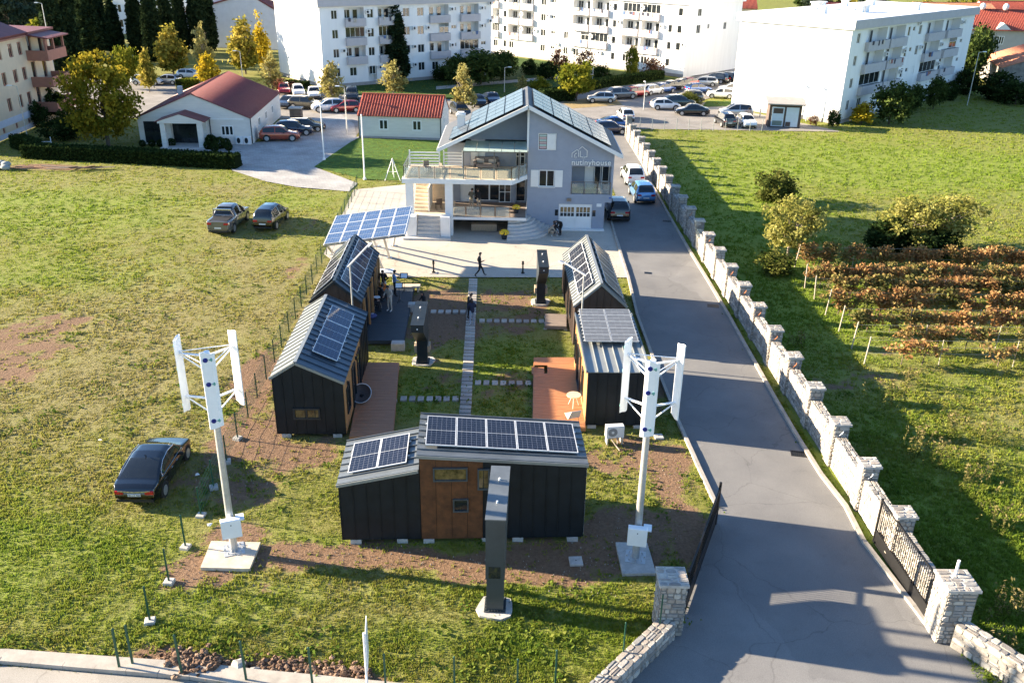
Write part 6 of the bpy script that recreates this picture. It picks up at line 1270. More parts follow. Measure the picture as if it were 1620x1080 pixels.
def tree_proto(kind, var):
    """(crown mesh, trunk mesh) of unit-height-ish trees; kinds differ in outline, leaf and colour"""
    if (kind,var) in _tp: return _tp[(kind,var)]
    rng = np.random.default_rng(1000+var*17+sum(map(ord,kind)))
    if kind == 'cypress':
        pr = lambda h: 1.0*min(1,(h*6+.35))*max(.04,(1-h**2.2))**.8; P, tn = crown_pts(rng, 14000, pr, .15, 10, 600, .16, .15, .80); cm = leaf_mesh('crown', P, .26, leaf_mat('cypress_leaf', [(.014,.024,.012),(.030,.048,.020),(.055,.070,.030)], .1), rng, tn*.7, 1.5, 1.8); tm = trunk_mesh(rng, 10, .18, 0, .3, 6, .4, BARK)
    elif kind == 'plane':
        pr = lambda h: 2.1*(math.sin(math.pi*min(1,h*.85+.15))**.8)*(1.12-h*.85); P, tn = crown_pts(rng, 2600, pr, 1.3, 8.0, 80, .38, .4, .35); cm = leaf_mesh('crown', P, .34, leaf_mat('plane_leaf', [(.11,.115,.018),(.22,.20,.035),(.36,.29,.05),(.45,.36,.08)], .35), rng, tn, .3); tm = trunk_mesh(rng, 8, .13, 10, 1.2, 8, 1.7, BARK)
    elif kind == 'gold':
        pr = lambda h: 2.0*(math.sin(math.pi*min(1,h*.8+.2))**.7)*(1.15-h*.9); P, tn = crown_pts(rng, 2600, pr, 1.2, 8.0, 80, .38, .4, .35); cm = leaf_mesh('crown', P, .34, leaf_mat('gold_leaf', [(.25,.19,.02),(.45,.33,.025),(.60,.45,.04)], .35), rng, tn, .3); tm = trunk_mesh(rng, 8, .13, 10, 1.2, 8, 1.7, BARK)
    elif kind == 'sparse':
        pr = lambda h: 2.0*(math.sin(math.pi*min(1,h*.8+.2))**.7)*(1.15-h*.85); P, tn = crown_pts(rng, 1500, pr, 1.3, 8.0, 70, .30, .45, .3); cm = leaf_mesh('crown', P, .30, leaf_mat('sparse_leaf', [(.18,.155,.05),(.31,.27,.09),(.44,.40,.15)], .35), rng, tn, .3); tm = trunk_mesh(rng, 8, .12, 14, 1.2, 8, 1.8, BARKP)
    elif kind == 'bigtree':
        pr = lambda h: 3.9*(1-min(1,abs(h*2-.95))**2.4*.85)**.5; P, tn = crown_pts(rng, 9000, pr, 1.1, 9.3, 150, .42, .35, .5); cm = leaf_mesh('crown', P, .27, leaf_mat('bigtree_leaf', [(.075,.085,.013),(.165,.150,.018),(.26,.205,.022),(.37,.29,.035)], .3), rng, tn*.8+.05*(P[:,2]/9), .3); tm = trunk_mesh(rng, 9, .25, 12, 1.3, 9, 3.2, BARK)
    elif kind == 'green':
        pr = lambda h: 2.3*(1-min(1,abs(h*2-.95))**2.2*.9)**.5; P, tn = crown_pts(rng, 3200, pr, .8, 5.2, 80, .36, .35, .45); cm = leaf_mesh('crown', P, .28, leaf_mat('green_leaf', [(.026,.046,.014),(.055,.082,.022),(.10,.13,.035)], .25), rng, tn, .3); tm = trunk_mesh(rng, 5, .13, 8, .9, 5, 1.8, BARK)
    elif kind == 'lime':
        pr = lambda h: 2.3*(1-min(1,abs(h*2-.95))**2.2*.9)**.5; P, tn = crown_pts(rng, 3200, pr, 1.0, 5.4, 70, .36, .4, .45); cm = leaf_mesh('crown', P, .28, leaf_mat('lime_leaf', [(.075,.10,.012),(.15,.165,.02),(.27,.25,.03)], .35), rng, tn, .3); tm = trunk_mesh(rng, 5, .13, 8, .9, 5, 1.8, BARK)
    elif kind == 'pine':
        pr = lambda h: 3.6*(1-min(1,abs(h*2-.95))**2.6*.85)**.5; P, tn = crown_pts(rng, 5200, pr, 2.0, 11, 90, .55, .4, .5); cm = leaf_mesh('crown', P, .36, leaf_mat('pine_leaf', [(.020,.034,.022),(.045,.065,.040),(.095,.12,.080)], .1), rng, tn, .8, 2.0); tm = trunk_mesh(rng, 11, .25, 10, 2, 11, 3, BARK)
    elif kind == 'fruit':
        pr = lambda h: 2.25*(1-min(1,abs(h*2-.95))**2.2*.9)**.5; P, tn = crown_pts(rng, 3600, pr, 1.0, 4.5, 110, .22, .4, .3); cm = leaf_mesh('crown', P, .15, leaf_mat('fruit_leaf', [(.15,.16,.035),(.27,.26,.065),(.40,.37,.12)], .45), rng, tn, .3, 1.8); tm = trunk_mesh(rng, 4.4, .10, 22, .9, 4.6, 2.1, BARKP)
    elif kind == 'shrub':
        pr = lambda h: 1.5*(1-min(1,abs(h*2-.75))**2.2*.9)**.5 if h < .875 else .2; P, tn = crown_pts(rng, 2400, pr, .05, 2.6, 60, .24, .35, .3); cm = leaf_mesh('crown', P, .16, leaf_mat('shrub_leaf', [(.030,.045,.012),(.070,.085,.020),(.13,.135,.035)], .3), rng, tn, .3); tm = trunk_mesh(rng, 2.4, .06, 8, .2, 2.4, 1.1, BARK)
    elif kind == 'dense':
        pr = lambda h: 1.45*(1-min(1,abs(h*2-.85))**2.6*.9)**.5; P, tn = crown_pts(rng, 2600, pr, .05, 2.6, 80, .22, .25, .6); cm = leaf_mesh('crown', P, .17, leaf_mat('dense_leaf', [(.012,.024,.008),(.026,.044,.013),(.050,.072,.022)], .2), rng, tn, .3); tm = trunk_mesh(rng, 2.4, .06, 6, .2, 2.4, 1.1, BARK)
    elif kind == 'rust':
        pr = lambda h: 1.5*(1-min(1,abs(h*2-.85))**2.2*.9)**.5; P, tn = crown_pts(rng, 1500, pr, .2, 2.8, 60, .26, .35, .3); cm = leaf_mesh('crown', P, .16, leaf_mat('rust_leaf', [(.08,.035,.025),(.15,.07,.045),(.24,.13,.07)], .3), rng, tn, .3); tm = trunk_mesh(rng, 2.4, .06, 10, .2, 2.6, 1.2, BARK)
    elif kind == 'ball':
        th = rng.random(900)*2*np.pi; cz = rng.uniform(-1,1,900); s_ = np.sqrt(1-cz**2); P = np.stack([s_*np.cos(th),s_*np.sin(th),cz+1.0],1)*rng.uniform(.92,1.0,900)[:,None]; cm = leaf_mesh('crown', P, .22, leaf_mat('dense_leaf', []), rng); tm = trunk_mesh(rng, 1, .08, 0, .2, .6, .3, BARK)
    _tp[(kind,var)] = (cm, tm); return _tp[(kind,var)]
TH = dict(cypress=10, plane=8, gold=8, sparse=8, bigtree=9.4, green=5.3, lime=5.5, pine=11.2, fruit=4.6, shrub=2.6, dense=2.6, rust=2.8, ball=2.0)
TW = dict(cypress=1.15, plane=2.3, gold=2.2, sparse=2.1, bigtree=4.1, green=2.4, lime=2.4, pine=3.9, fruit=2.35, shrub=1.55, dense=1.5, rust=1.55, ball=1.0)
CATN = dict(cypress='cypress tree', plane='plane tree', gold='plane tree', sparse='plane tree', bigtree='tree', green='tree', lime='tree', pine='pine tree', fruit='fruit tree', shrub='shrub', dense='bush', rust='shrub', ball='topiary')
_tv = 0
def tree(kind, label, pos, h, halfw, group=None, z=0):
    global _tv
    _tv += 1; cm, tm = tree_proto(kind, _tv % (3 if kind not in ('bigtree','fruit') else 2)); sx, sz = halfw/TW[kind], h/TH[kind]
    t = thing(CATN[kind].replace(' ','_'), label, CATN[kind], (pos[0],pos[1],z), random.uniform(0,6.28), group); M = Matrix.Diagonal((sx,sx*random.uniform(.9,1.1),sz,1))
    link('crown', cm, t, M); link('trunk', tm, t, M); return t
tree('bigtree', 'large round golden-green tree left of the white hall', G(172,232), 9.6, 4.0)
for px, py, h, r_, lab in ((97,120,15.5,1.75,'broad dark cypress nearest the street, left of its pair'),(119,116,15,1.7,'broad dark cypress nearest the street, right of its pair'),(150,98,14.5,1.9,'tall cypress behind the nearest pair'),(187,90,10.8,1.3,'slim free-standing cypress before the school windows'),(222,92,13.5,1.5,'wide cypress at the left of the clump before the school'),(247,97,14,1.8,'wide cypress in the middle of the clump before the school'),(270,88,13.5,1.5,'wide cypress at the right of the clump before the school'),(291,84,15.5,1.25,'slim tall cypress left of the school hall'),(318,84,15.5,1.8,'tall cypress touching the school hall'),(335,80,13,1.4,'short cypress in front of the pale hall wall'),(131,90,13,1.7,'cypress deep behind the lime tree'),(165,80,12,1.6,'cypress far behind the slim free-standing one')):
    tree('cypress', lab, G(px,py), h, r_, 'cypress trees')
tree('cypress', 'single cypress in front of the white apartment facade', G(629,130), 11.4, 1.9, 'cypress trees')
for px, py, h, r_, k, lab in ((20,80,12,4.5,'pine','grey-green pine at the top left corner'),(52,66,11,4,'pine','grey-green pine right of the corner pine'),(8,52,11,4.5,'pine','pine far back in the top left corner'),(90,52,12,4,'pine','pine behind the dark cypress pair'),
    (68,92,6.5,2.4,'lime','lime green tree between building and cypresses'),(205,140,6.2,1.6,'lime','light green tree right of the large round tree'),(237,146,6.3,1.4,'plane','thin yellow-green tree by the white car'),(275,120,8.2,2.8,'plane','wide yellow-green plane tree before the cypresses'),(326,126,9.5,1.7,'sparse','tall thin brownish plane tree before the cypresses'),(331,140,6.0,1.8,'gold','low golden tree behind the hall roof'),(389,117,9.2,2.6,'plane','wide yellow-green plane tree before the pale hall'),(416,112,9.2,1.7,'gold','golden tree against the sunlit end wall'),(431,143,6.0,1.7,'sparse','small plane tree at the corner of the sunlit end wall'),
    (526,163,6.3,1.9,'sparse','plane tree among the cars of the left lot'),(623,153,5.6,2.0,'sparse','brownish plane tree below the single cypress'),(734,178,6.6,2.0,'sparse','plane tree right of the red-roofed building'),(826,153,3.3,1.2,'sparse','small yellowed tree behind the roof ridge'),(912,160,5.6,2.6,'lime','yellow-green round tree by the silver hatchback'),(853,153,2.8,1.5,'lime','low lime bush behind the roof ridge'),(998,127,5.2,1.2,'lime','conical tree before the sunlit facade'),
    (760,134,5.2,3.6,'green','wide dark green tree at the end of the shaded facade'),(722,132,4.2,2.2,'green','dark green tree left of the wide one'),(796,126,4.6,2.4,'green','dark tree in the gap between two blocks'),(700,127,2.4,1.6,'dense','dark bush at the shaded facade'),(838,118,2.4,1.4,'dense','dark round bush before the sunlit facade'),(866,124,2.6,2.0,'dense','grey-green bush on the bank'),(884,108,3.2,1.8,'rust','reddish shrub before the sunlit facade'),(925,112,3.4,1.8,'rust','rust-coloured shrub right of the first one'),(1032,122,3.2,1.8,'rust','dark red shrub by the block corner'),(952,132,3,1.6,'dense','bush at the steps of the sunlit block'),
    (1088,165,1.8,1.9,'shrub','round bush standing in the parking lot'),(130,205,2.6,2.8,'shrub','broad olive bush before the large round tree'),(100,220,2.3,1.9,'dense','dark bush left of the broad olive one'),(84,188,3.4,1.9,'dense','dark tree under the cream balconies'),(62,200,2.8,1.2,'dense','dark bush at the cream wall'),(448,146,1.9,1.6,'rust','pinkish shrub in the left car park'),
    (1406,196,5.0,2.7,'green','largest dark tree along the right block'),(1443,176,3.6,1.4,'green','middle dark tree along the right block'),(1476,172,4.4,1.5,'green','dark tree along the right block, right of the middle one'),(1499,158,2.6,1.2,'dense','small bush at the far end of the right block'),(1362,196,3.2,1.5,'gold','small golden tree at the right block'),(1318,200,2.2,.8,'dense','thin shrub at the white wall corner'),(1286,198,1.2,.7,'rust','tiny shrub below the blank white wall'),
    (1530,130,8,2.6,'green','tall dark tree in the gap right of the block'),(1543,112,8,2.4,'green','dark tree behind the barn roof'),(1522,148,3.5,2,'dense','bush below the tall dark tree'),(1578,158,4,3.2,'dense','large dark bush before the stone barn'),(1606,165,3.5,2.4,'dense','dark bush at the right edge before the barn'),
    (1226,318,2.9,2.0,'shrub','round green bush in the middle of the green field'),):
    tree(k, lab, G(px,py), h, r_)
tree('fruit', 'pale yellow fruit tree at the left corner of the vineyard', G(1246,408), 4.7, 2.35, 'fruit trees'); tree('fruit', 'wide pale fruit tree behind the vineyard, left half', G(1435,394), 4.0, 2.5, 'fruit trees'); tree('fruit', 'wide pale fruit tree behind the vineyard, right half', G(1492,390), 4.1, 2.8, 'fruit trees')
tree('dense', 'dark bush below the wide fruit trees, left one', G(1402,395), 2.4, 1.7); tree('dense', 'dark bush below the wide fruit trees, right one', G(1462,399), 2.0, 2.3)
tree('shrub', 'dry olive shrub at the foot of the corner fruit tree', G(1228,432), 1.7, 1.3)
for k in range(26):
    x = random.uniform(-120,150); y = random.uniform(250,330)
    if k < 12: x = random.uniform(10,130); y = random.uniform(225,300)
    k1 = random.choice(['green','lime','pine','plane']); k2 = dict(green='dark green tree', lime='light green tree', pine='grey-green pine', plane='yellowish plane tree')[k1]
    tree(k1, 'distant %s far off beyond the town roofs' % k2, (x,y), random.uniform(6,11), random.uniform(3,5), 'trees far beyond the buildings')
for k, (px, py, s) in enumerate(((272,232,.45),(255,232,.4),(241,232,.38),(226,232,.36),(335,231,.62),(330,236,.45),(348,235,.62),(358,233,.5),(362,238,.42),(340,240,.45))):
    g_ = G(px,py); tree('ball', 'clipped topiary ball by the hall, '+['right end of the row by the porch','second from the right in the row by the porch','third from the right in the row by the porch','left end of the row by the porch','large one at the back left of the cluster','small one at the left of the cluster','large one in the middle of the cluster','right one at the back of the cluster','right end of the cluster','small one at the front of the cluster'][k], (g_.x,g_.y), s*2, s, 'topiary balls before the hall')
def hedge(label, pts, wd, ht, n, kind='dense_leaf', z=0):
    rng = np.random.default_rng(n); pts = [Vector((p[0],p[1],0)) for p in pts]; t = thing('hedge', label, 'hedge', pts[0]); tot = sum((b_-a).length for a, b_ in zip(pts[:-1],pts[1:])); A = []; b = MB()
    for a, c in zip(pts[:-1], pts[1:]):
        d = c-a; ln = d.length; k = int(n*ln/tot); d.normalize(); no = Vector((-d.y,d.x,0)); s = rng.random(k)*ln; u = rng.random(k); y = np.where(u < .4, rng.uniform(-.5,.5,k), np.where(u < .7,-.5,.5)*1.0)*wd; zz = np.where(u < .4, ht, rng.random(k)*ht)+rng.normal(0,.07,k)
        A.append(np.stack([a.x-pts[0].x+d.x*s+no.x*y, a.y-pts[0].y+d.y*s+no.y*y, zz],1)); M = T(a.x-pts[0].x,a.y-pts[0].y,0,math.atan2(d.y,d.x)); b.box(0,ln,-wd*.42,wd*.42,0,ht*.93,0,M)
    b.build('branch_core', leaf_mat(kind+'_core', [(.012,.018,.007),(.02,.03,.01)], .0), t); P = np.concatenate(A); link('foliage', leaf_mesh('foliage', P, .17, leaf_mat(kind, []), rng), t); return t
hedge('long clipped dark hedge between meadow and white hall', [G(42,248),G(210,256),G(378,265)], 1.7, 1.25, 9000)
hedge('short dark hedge at the left end by the lamp post', [G(28,232),G(60,243)], 1.5, 1.3, 1500)
hedge('bright green hedge behind the hall roof', [G(284,142),G(312,139)], 2.2, 1.3, 1500, 'lime_leaf')
hedge('green hedge along the car row', [G(895,150),G(962,136),G(1045,124)], 1.8, 1.3, 4000, 'green_leaf')
hedge('dark hedge behind the yellow-green round tree', [G(855,160),G(905,158)], 2.6, 1.6, 1800)
hedge('dark hedge at the corner of the sunlit end wall', [G(455,138),G(488,141)], 1.2, 1.0, 900)
# lawns and planted ground near the blocks
DLAWN = pm('dark_lawn', (.040,.075,.016), .95, .35, 2.0, .6, 10, world=True, spec=.1)  # darker green than the small lawn
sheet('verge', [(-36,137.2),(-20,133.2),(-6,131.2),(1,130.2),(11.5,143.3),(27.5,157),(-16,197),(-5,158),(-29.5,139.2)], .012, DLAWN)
SAND = pm('leafy_verge', (.26,.19,.08), .95, .3, 3, .4, 14, world=True)
sheet('verge', [G(905,172),G(985,166),G(975,158),G(925,156),G(890,162)], .016, SAND)
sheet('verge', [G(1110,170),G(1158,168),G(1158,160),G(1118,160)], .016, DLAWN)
sheet('footway', [G(690,142),G(960,118),G(962,114),G(690,137)], .02, KERB)
# vineyard
VINE = leaf_mat('vine_leaf', [(.12,.13,.04),(.20,.175,.06),(.30,.195,.08),(.34,.165,.07),(.46,.33,.15)], .35)
PPOST = pm('vine_post', (.42,.36,.29), .9, .2, 5)
pst2 = MB().tube((0,0,-.1),(0,0,1.7),.04,.036,7).mesh('post', PPOST)
rows = [(1257,422,.8),(1273,455,.9),(1288,474,.95),(1306,497,.8),(1327,524,.62),(1347,551,.5),(1367,576,.42)]
rowlab = ['farthest','second farthest','third farthest','middle','third nearest','second nearest','nearest']
for i, (px, py, dens) in enumerate(rows):
    g_ = G(px,py); rng = np.random.default_rng(70+i); t = thing('vine_row', 'autumn-coloured row of vines on pale posts, %s of the seven rows' % rowlab[i], 'vine row', g_, R(.5), 'rows of the vineyard')
    Ln = 26.0
    for k in range(7): link('post', pst2, t, T(k*4.2,0,0) @ Matrix.Diagonal((1,1,1,1) if k == 0 else (.6,.6,.92,1)) @ Matrix.Rotation(random.uniform(-.07,.12) if k == 0 else random.uniform(-.04,.04), 4, 'Y'))
    b = MB()
    for z in (.7,1.1,1.5): b.bar((0,0,z),(25.2,0,z),.008)
    o = b.build('wire', GALV, t); o['kind'] = 'stuff'
    nv = int(30*dens+6); A = []; Tn = []; vb = MB()
    for k in range(nv):
        x = (1.0 if i < 5 else 2.2)+k*(Ln-1.5)/nv+rng.normal(0,.2)
        if rng.random() < (.05+.25*(1-dens)): continue
        m_ = int(520*dens*rng.uniform(.6,1.2)); cl = rng.normal(size=(7,3))*np.array([.5,.18,.30 if i < 4 else .24])+np.array([x,0,1.12 if i < 4 else 1.0]); idx = rng.integers(0,7,m_); A.append(cl[idx]+rng.normal(size=(m_,3))*np.array([.2,.13,.15])); Tn.append(np.full(m_, rng.uniform(.05,.95)*.75+(.08 if i > 1 else .22)))
        vb.tube((x,0,0),(x+.05,.02,.9),.035,.02,5,cap=False)
    P = np.concatenate(A); P[:,2] = np.clip(P[:,2],.3,1.8); link('foliage', leaf_mesh('foliage', P, .14, VINE, rng, np.concatenate(Tn)), t)['kind'] = 'stuff'; vb.build('vine_stem', BARK, t)['kind'] = 'stuff'
# grass tufts, dense near the camera
def scatter(n, seed):
    rng = np.random.default_rng(seed); P = []
    tot = 0
    while tot < n:
        u = rng.uniform(-60,1680,n*2); v = rng.uniform(125,1130,n*2)   # even over the view, so denser near the camera
        d0 = _f[None,:]*CAM_F+_r[None,:]*(u-810)[:,None]-_u[None,:]*(v-540)[:,None]; t_ = -CAM_H/d0[:,2]; x = d0[:,0]*t_; y = d0[:,1]*t_
        keep = (y < 150) & (y > 18)
        for pl in hard: keep &= ~inpoly(x, y, pl)
        keep &= ~inpoly(x, y, [(14.4,20),(15.2,20),(14.2,108),(13.2,108)])
        P.append(np.stack([x[keep],y[keep]],1)); tot += keep.sum()
    return np.concatenate(P)[:n]
XY = scatter(105000, 5); dz_, dr_, gr_ = zones(XY[:,0], XY[:,1]); rng = np.random.default_rng(11)
keep = rng.random(len(XY)) > np.clip(dz_*1.25,0,.93); XY = XY[keep]; dr_ = dr_[keep]; gr_ = gr_[keep]; dz_ = dz_[keep]
for q_ in [[(-6.4,28.0),(2.9,28.5),(2.7,31.7),(-6.5,31.1)],[(-10.9,35.9),(-5.4,35.7),(-6.1,44),(-11.1,44)],[(-11.4,46.1),(-6.2,46.3),(-6.5,55.3),(-11.5,54.6)],[(3.5,46.5),(6.5,46.6),(6.2,55.3),(3.3,55.2)],[(1.0,36.9),(6.5,37.3),(6.3,44.2),(1.2,44.5)]]:
    k_ = ~inpoly(XY[:,0],XY[:,1],q_); XY = XY[k_]; dr_ = dr_[k_]; gr_ = gr_[k_]; dz_ = dz_[k_]
n = len(XY); dist = np.hypot(XY[:,0],XY[:,1]); nb = 5
lush = np.clip(gr_*1.2-.1+(fbm(XY[:,0],XY[:,1],1.6,77)-.5)*1.5,0,1)
hgt = (.020+.035*lush+.0004*dist)*rng.uniform(.6,1.5,n); hgt = np.where(XY[:,0] > 15.2, hgt*1.25, hgt); wid = (.035+.0011*dist)*rng.uniform(.7,1.4,n)
V = np.zeros((n,nb,3,3),np.float32)
for b_ in range(nb):
    a = rng.random(n)*2*np.pi; rr = wid*rng.uniform(.2,1.6,n); cx_ = XY[:,0]+rr*np.cos(a); cy_ = XY[:,1]+rr*np.sin(a); t_ = rng.random(n)*np.pi; hw = wid*rng.uniform(.25,.5,n); le = hgt*rng.uniform(.2,1.1,n); la = rng.random(n)*2*np.pi
    V[:,b_,0] = np.stack([cx_-hw*np.cos(t_), cy_-hw*np.sin(t_), np.full(n,-.05)],1); V[:,b_,1] = np.stack([cx_+hw*np.cos(t_), cy_+hw*np.sin(t_), np.full(n,-.05)],1); V[:,b_,2] = np.stack([cx_+le*np.cos(la), cy_+le*np.sin(la), hgt*rng.uniform(.6,1.2,n)],1)
me_ = bpy.data.meshes.new('grass'); m3 = n*nb; me_.vertices.add(m3*3); me_.vertices.foreach_set('co', V.reshape(-1,3).ravel()); me_.loops.add(m3*3); me_.loops.foreach_set('vertex_index', np.arange(m3*3,dtype=np.int32)); me_.polygons.add(m3); me_.polygons.foreach_set('loop_start', np.arange(0,m3*3,3,dtype=np.int32)); me_.update()
tint = np.clip(.40+.45*dr_-.55*gr_+rng.normal(0,.16,n),0,1); at = me_.attributes.new('tint','FLOAT','POINT'); at.data.foreach_set('value', np.repeat(tint,nb*3).astype(np.float32))
me_.materials.append(leaf_mat('grass_blade', [(.165,.235,.030),(.215,.250,.040),(.25,.235,.056),(.29,.25,.11)], .4)); go = link('grass', me_); tag(go, 'short mixed green and straw-coloured grass of meadow and garden', 'grass', kind='stuff')

# low broad-leaved weeds in patches through the grass
rng = np.random.default_rng(91); W_ = scatter(2600, 17); cl_ = fbm(W_[:,0], W_[:,1], 4.0, 133); dzw = zones(W_[:,0],W_[:,1])[0]; W_ = W_[(cl_ > .47) & (dzw < .75)]
for q_ in [[(-6.4,28.0),(2.9,28.5),(2.7,31.7),(-6.5,31.1)],[(-10.9,35.9),(-5.4,35.7),(-6.1,44),(-11.1,44)],[(-11.4,46.1),(-6.2,46.3),(-6.5,55.3),(-11.5,54.6)],[(3.5,46.5),(6.5,46.6),(6.2,55.3),(3.3,55.2)],[(1.0,36.9),(6.5,37.3),(6.3,44.2),(1.2,44.5)]]: W_ = W_[~inpoly(W_[:,0],W_[:,1],q_)]
k_ = 12; idx = np.repeat(np.arange(len(W_)), k_); rr = np.abs(rng.normal(0,.16,len(idx)))*(1+np.hypot(W_[idx,0],W_[idx,1])/70); an_ = rng.random(len(idx))*6.283; P = np.stack([W_[idx,0]+rr*np.cos(an_), W_[idx,1]+rr*np.sin(an_), np.abs(rng.normal(.04,.03,len(idx)))],1)
o = link('weeds', leaf_mesh('weeds', P, .10, leaf_mat('weed_leaf', [(.07,.12,.018),(.12,.17,.028),(.20,.22,.05)], .35), rng, rng.random(len(W_))[idx], 2.5)); tag(o, 'low broad-leaved weeds scattered through meadow and field', 'weeds', kind='stuff')
# ================================================================== PEOPLE
SKIN = pm('skin', (.42,.24,.17), .6, .06, 8); HAIRB = pm('hair_dark', (.018,.014,.012), .7, .2, 20)
CL = dict(black=pm('cloth_black', (.014,.014,.016), .9, .2, 12), navy=pm('cloth_navy', (.018,.024,.05), .9, .2, 12), jeans=pm('cloth_pale_denim', (.32,.38,.46), .9, .15, 12), cream=pm('cloth_cream', (.48,.44,.37), .9, .12, 12), blue=pm('cloth_sky_blue', (.16,.30,.52), .9, .12, 12), white=pm('cloth_white', (.68,.68,.66), .9, .06, 12), dark=pm('cloth_charcoal', (.03,.03,.035), .9, .2, 12), olive=pm('cloth_olive', (.10,.095,.075), .9, .2, 12), tan=pm('cloth_tan', (.32,.27,.21), .9, .15, 12), grey=pm('cloth_grey', (.20,.20,.21), .9, .15, 12), shoe=pm('shoe_black', (.012,.012,.012), .7, .1, 9), shoew=pm('shoe_white', (.68,.68,.67), .7, .05, 9))
def person(label, loc, rz, pose, top, bottom, shoes='shoe', hair=True, sc_=1.0, sleeves=True, longhair=False, group='people'):
    """one skinned body; pose holds joint places in metres, x right, y forwards, z up"""
    J = dict(pel=(0,0,.95), wst=(0,0,1.08), chs=(0,.01,1.32), nck=(0,.0,1.48), hdb=(0,.03,1.57), hdm=(0,.045,1.66), hdt=(0,.03,1.75),
        shl=(-.18,0,1.42), ell=(-.25,-.02,1.14), wrl=(-.25,.06,.90), shr=(.18,0,1.42), elr=(.25,-.02,1.14), wrr=(.25,.06,.90),
        hpl=(-.09,0,.90), knl=(-.11,.02,.50), anl=(-.12,-.02,.09), tol=(-.13,.16,.04), hpr=(.09,0,.90), knr=(.11,.02,.50), anr=(.12,-.02,.09), tor=(.13,.16,.04))
    J.update(pose)
    Rr = dict(pel=.145, wst=.13, chs=.155, nck=.06, hdb=.075, hdm=.098, hdt=.06, shl=.075, ell=.05, wrl=.034, shr=.075, elr=.05, wrr=.034, hpl=.10, knl=.068, anl=.045, tol=.035, hpr=.10, knr=.068, anr=.045, tor=.035)
    E = [('pel','wst'),('wst','chs'),('chs','nck'),('nck','hdb'),('hdb','hdm'),('hdm','hdt'),('chs','shl'),('shl','ell'),('ell','wrl'),('chs','shr'),('shr','elr'),('elr','wrr'),('pel','hpl'),('hpl','knl'),('knl','anl'),('anl','tol'),('pel','hpr'),('hpr','knr'),('knr','anr'),('anr','tor')]
    names = list(J); V = [Vector(J[k]) for k in names]; rad = [Rr[k] for k in names]; Ed = [(names.index(a),names.index(b_)) for a, b_ in E]
    for w_, e_, sg in (('wrl','ell',-1),('wrr','elr',1)):                       # palm and five fingers
        d = (Vector(J[w_])-Vector(J[e_])).normalized(); sd = d.cross(Vector((0,0,1)) if abs(d.z) < .9 else Vector((0,1,0))).normalized(); cu = d.cross(sd).normalized(); wi = names.index(w_); pm_ = len(V); V.append(Vector(J[w_])+d*.07); rad.append(.032); Ed.append((wi,pm_)); names.append(w_+'palm')
        for q_, (of, ln) in enumerate(((-.032,.07),(-.011,.085),(.011,.08),(.032,.065))):
            a = len(V); V.append(V[pm_]+d*.035+sd*of); rad.append(.011); V.append(V[pm_]+d*(.035+ln*.6)+sd*of+cu*.012); rad.append(.009); V.append(V[pm_]+d*(.03+ln)+sd*of+cu*.035); rad.append(.008); Ed += [(pm_,a),(a,a+1),(a+1,a+2)]; names += [w_+'f']*3
        a = len(V); V.append(Vector(J[w_])+d*.045-sd*.045); rad.append(.012); V.append(Vector(J[w_])+d*.085-sd*.06+cu*.015); rad.append(.009); Ed += [(pm_,a),(a,a+1)]; names += [w_+'f']*2
    nz = len(V); V.append(Vector(J['hdm'])+(Vector(J['hdm'])-Vector(J['hdb'])).cross(Vector((1,0,0))).normalized()*-.085); rad.append(.016); Ed.append((names.index('hdm'),nz)); names.append('nose')
    me_ = bpy.data.meshes.new('body'); me_.from_pydata(V, Ed, []); ob = bpy.data.objects.new('tmp_body', me_); COL.objects.link(ob); md = ob.modifiers.new('s','SKIN'); md.use_smooth_shade = True; sv = me_.skin_vertices[0].data
    for i, r_ in enumerate(rad): sv[i].radius = (r_,r_*(.80 if names[i] in ('pel','wst','chs') else 1)); sv[i].use_root = names[i] == 'pel'
    sb = ob.modifiers.new('u','SUBSURF'); sb.levels = 1; sb.render_levels = 1
    bpy.context.view_layer.update(); fin = bpy.data.meshes.new_from_object(ob.evaluated_get(bpy.context.evaluated_depsgraph_get())); bpy.data.objects.remove(ob)
    fin.materials.clear()
    for m_ in (SKIN, CL[top], CL[bottom], CL[shoes]): fin.materials.append(m_)
    zone = {}
    for a, b_ in E:
        k = (a,b_)
        zone[k] = 0 if a in ('nck','hdb','hdm') else 3 if b_ in ('tol','tor') else 2 if a in ('hpl','hpr','knl','knr') or b_ in ('hpl','hpr') else 1
    if not sleeves: zone[('ell','wrl')] = 0; zone[('elr','wrr')] = 0
    segs = [(Vector(J[a]),Vector(J[b_]),z_,min(Rr[a],Rr[b_])) for (a,b_), z_ in zone.items()]
    hands = [Vector(J['wrl'])+(Vector(J['wrl'])-Vector(J['ell'])).normalized()*.09, Vector(J['wrr'])+(Vector(J['wrr'])-Vector(J['elr'])).normalized()*.09]
    for p in fin.polygons:
        c = p.center; best = 9; z_ = 1
        for a, b_, zz, rr in segs:
            d = b_-a; t_ = max(0,min(1,(c-a).dot(d)/d.length_squared)); ds = (c-(a+d*t_)).length-rr*.8
            if ds < best: best = ds; z_ = zz
        if min((c-h).length for h in hands) < .105: z_ = 0
        p.material_index = z_; p.use_smooth = True
    t = thing('person', label, 'person', loc, rz, group); t.scale = (sc_,)*3
    link('body', fin, t)
    hd = Vector(J['hdm']); ax = (Vector(J['hdt'])-Vector(J['hdb'])).normalized(); b = MB(); b.ball((0,0,0), .108, .118, .112, 12, 8); rot = Vector((0,0,1)).rotation_difference(ax).to_matrix().to_4x4()
    hm = MB(); keepf = []
    for f in b.f:
        c = sum((Vector(b.v[i]) for i in f), Vector())/len(f)
        if c.z > .005 and not (c.y > .06 and c.z < .055) or (c.y < -.01 and c.z > -.075): keepf.append(f)
    if longhair: b2 = MB(); b2.ball((0,-.07,-.12),.10,.07,.2,10,6); 
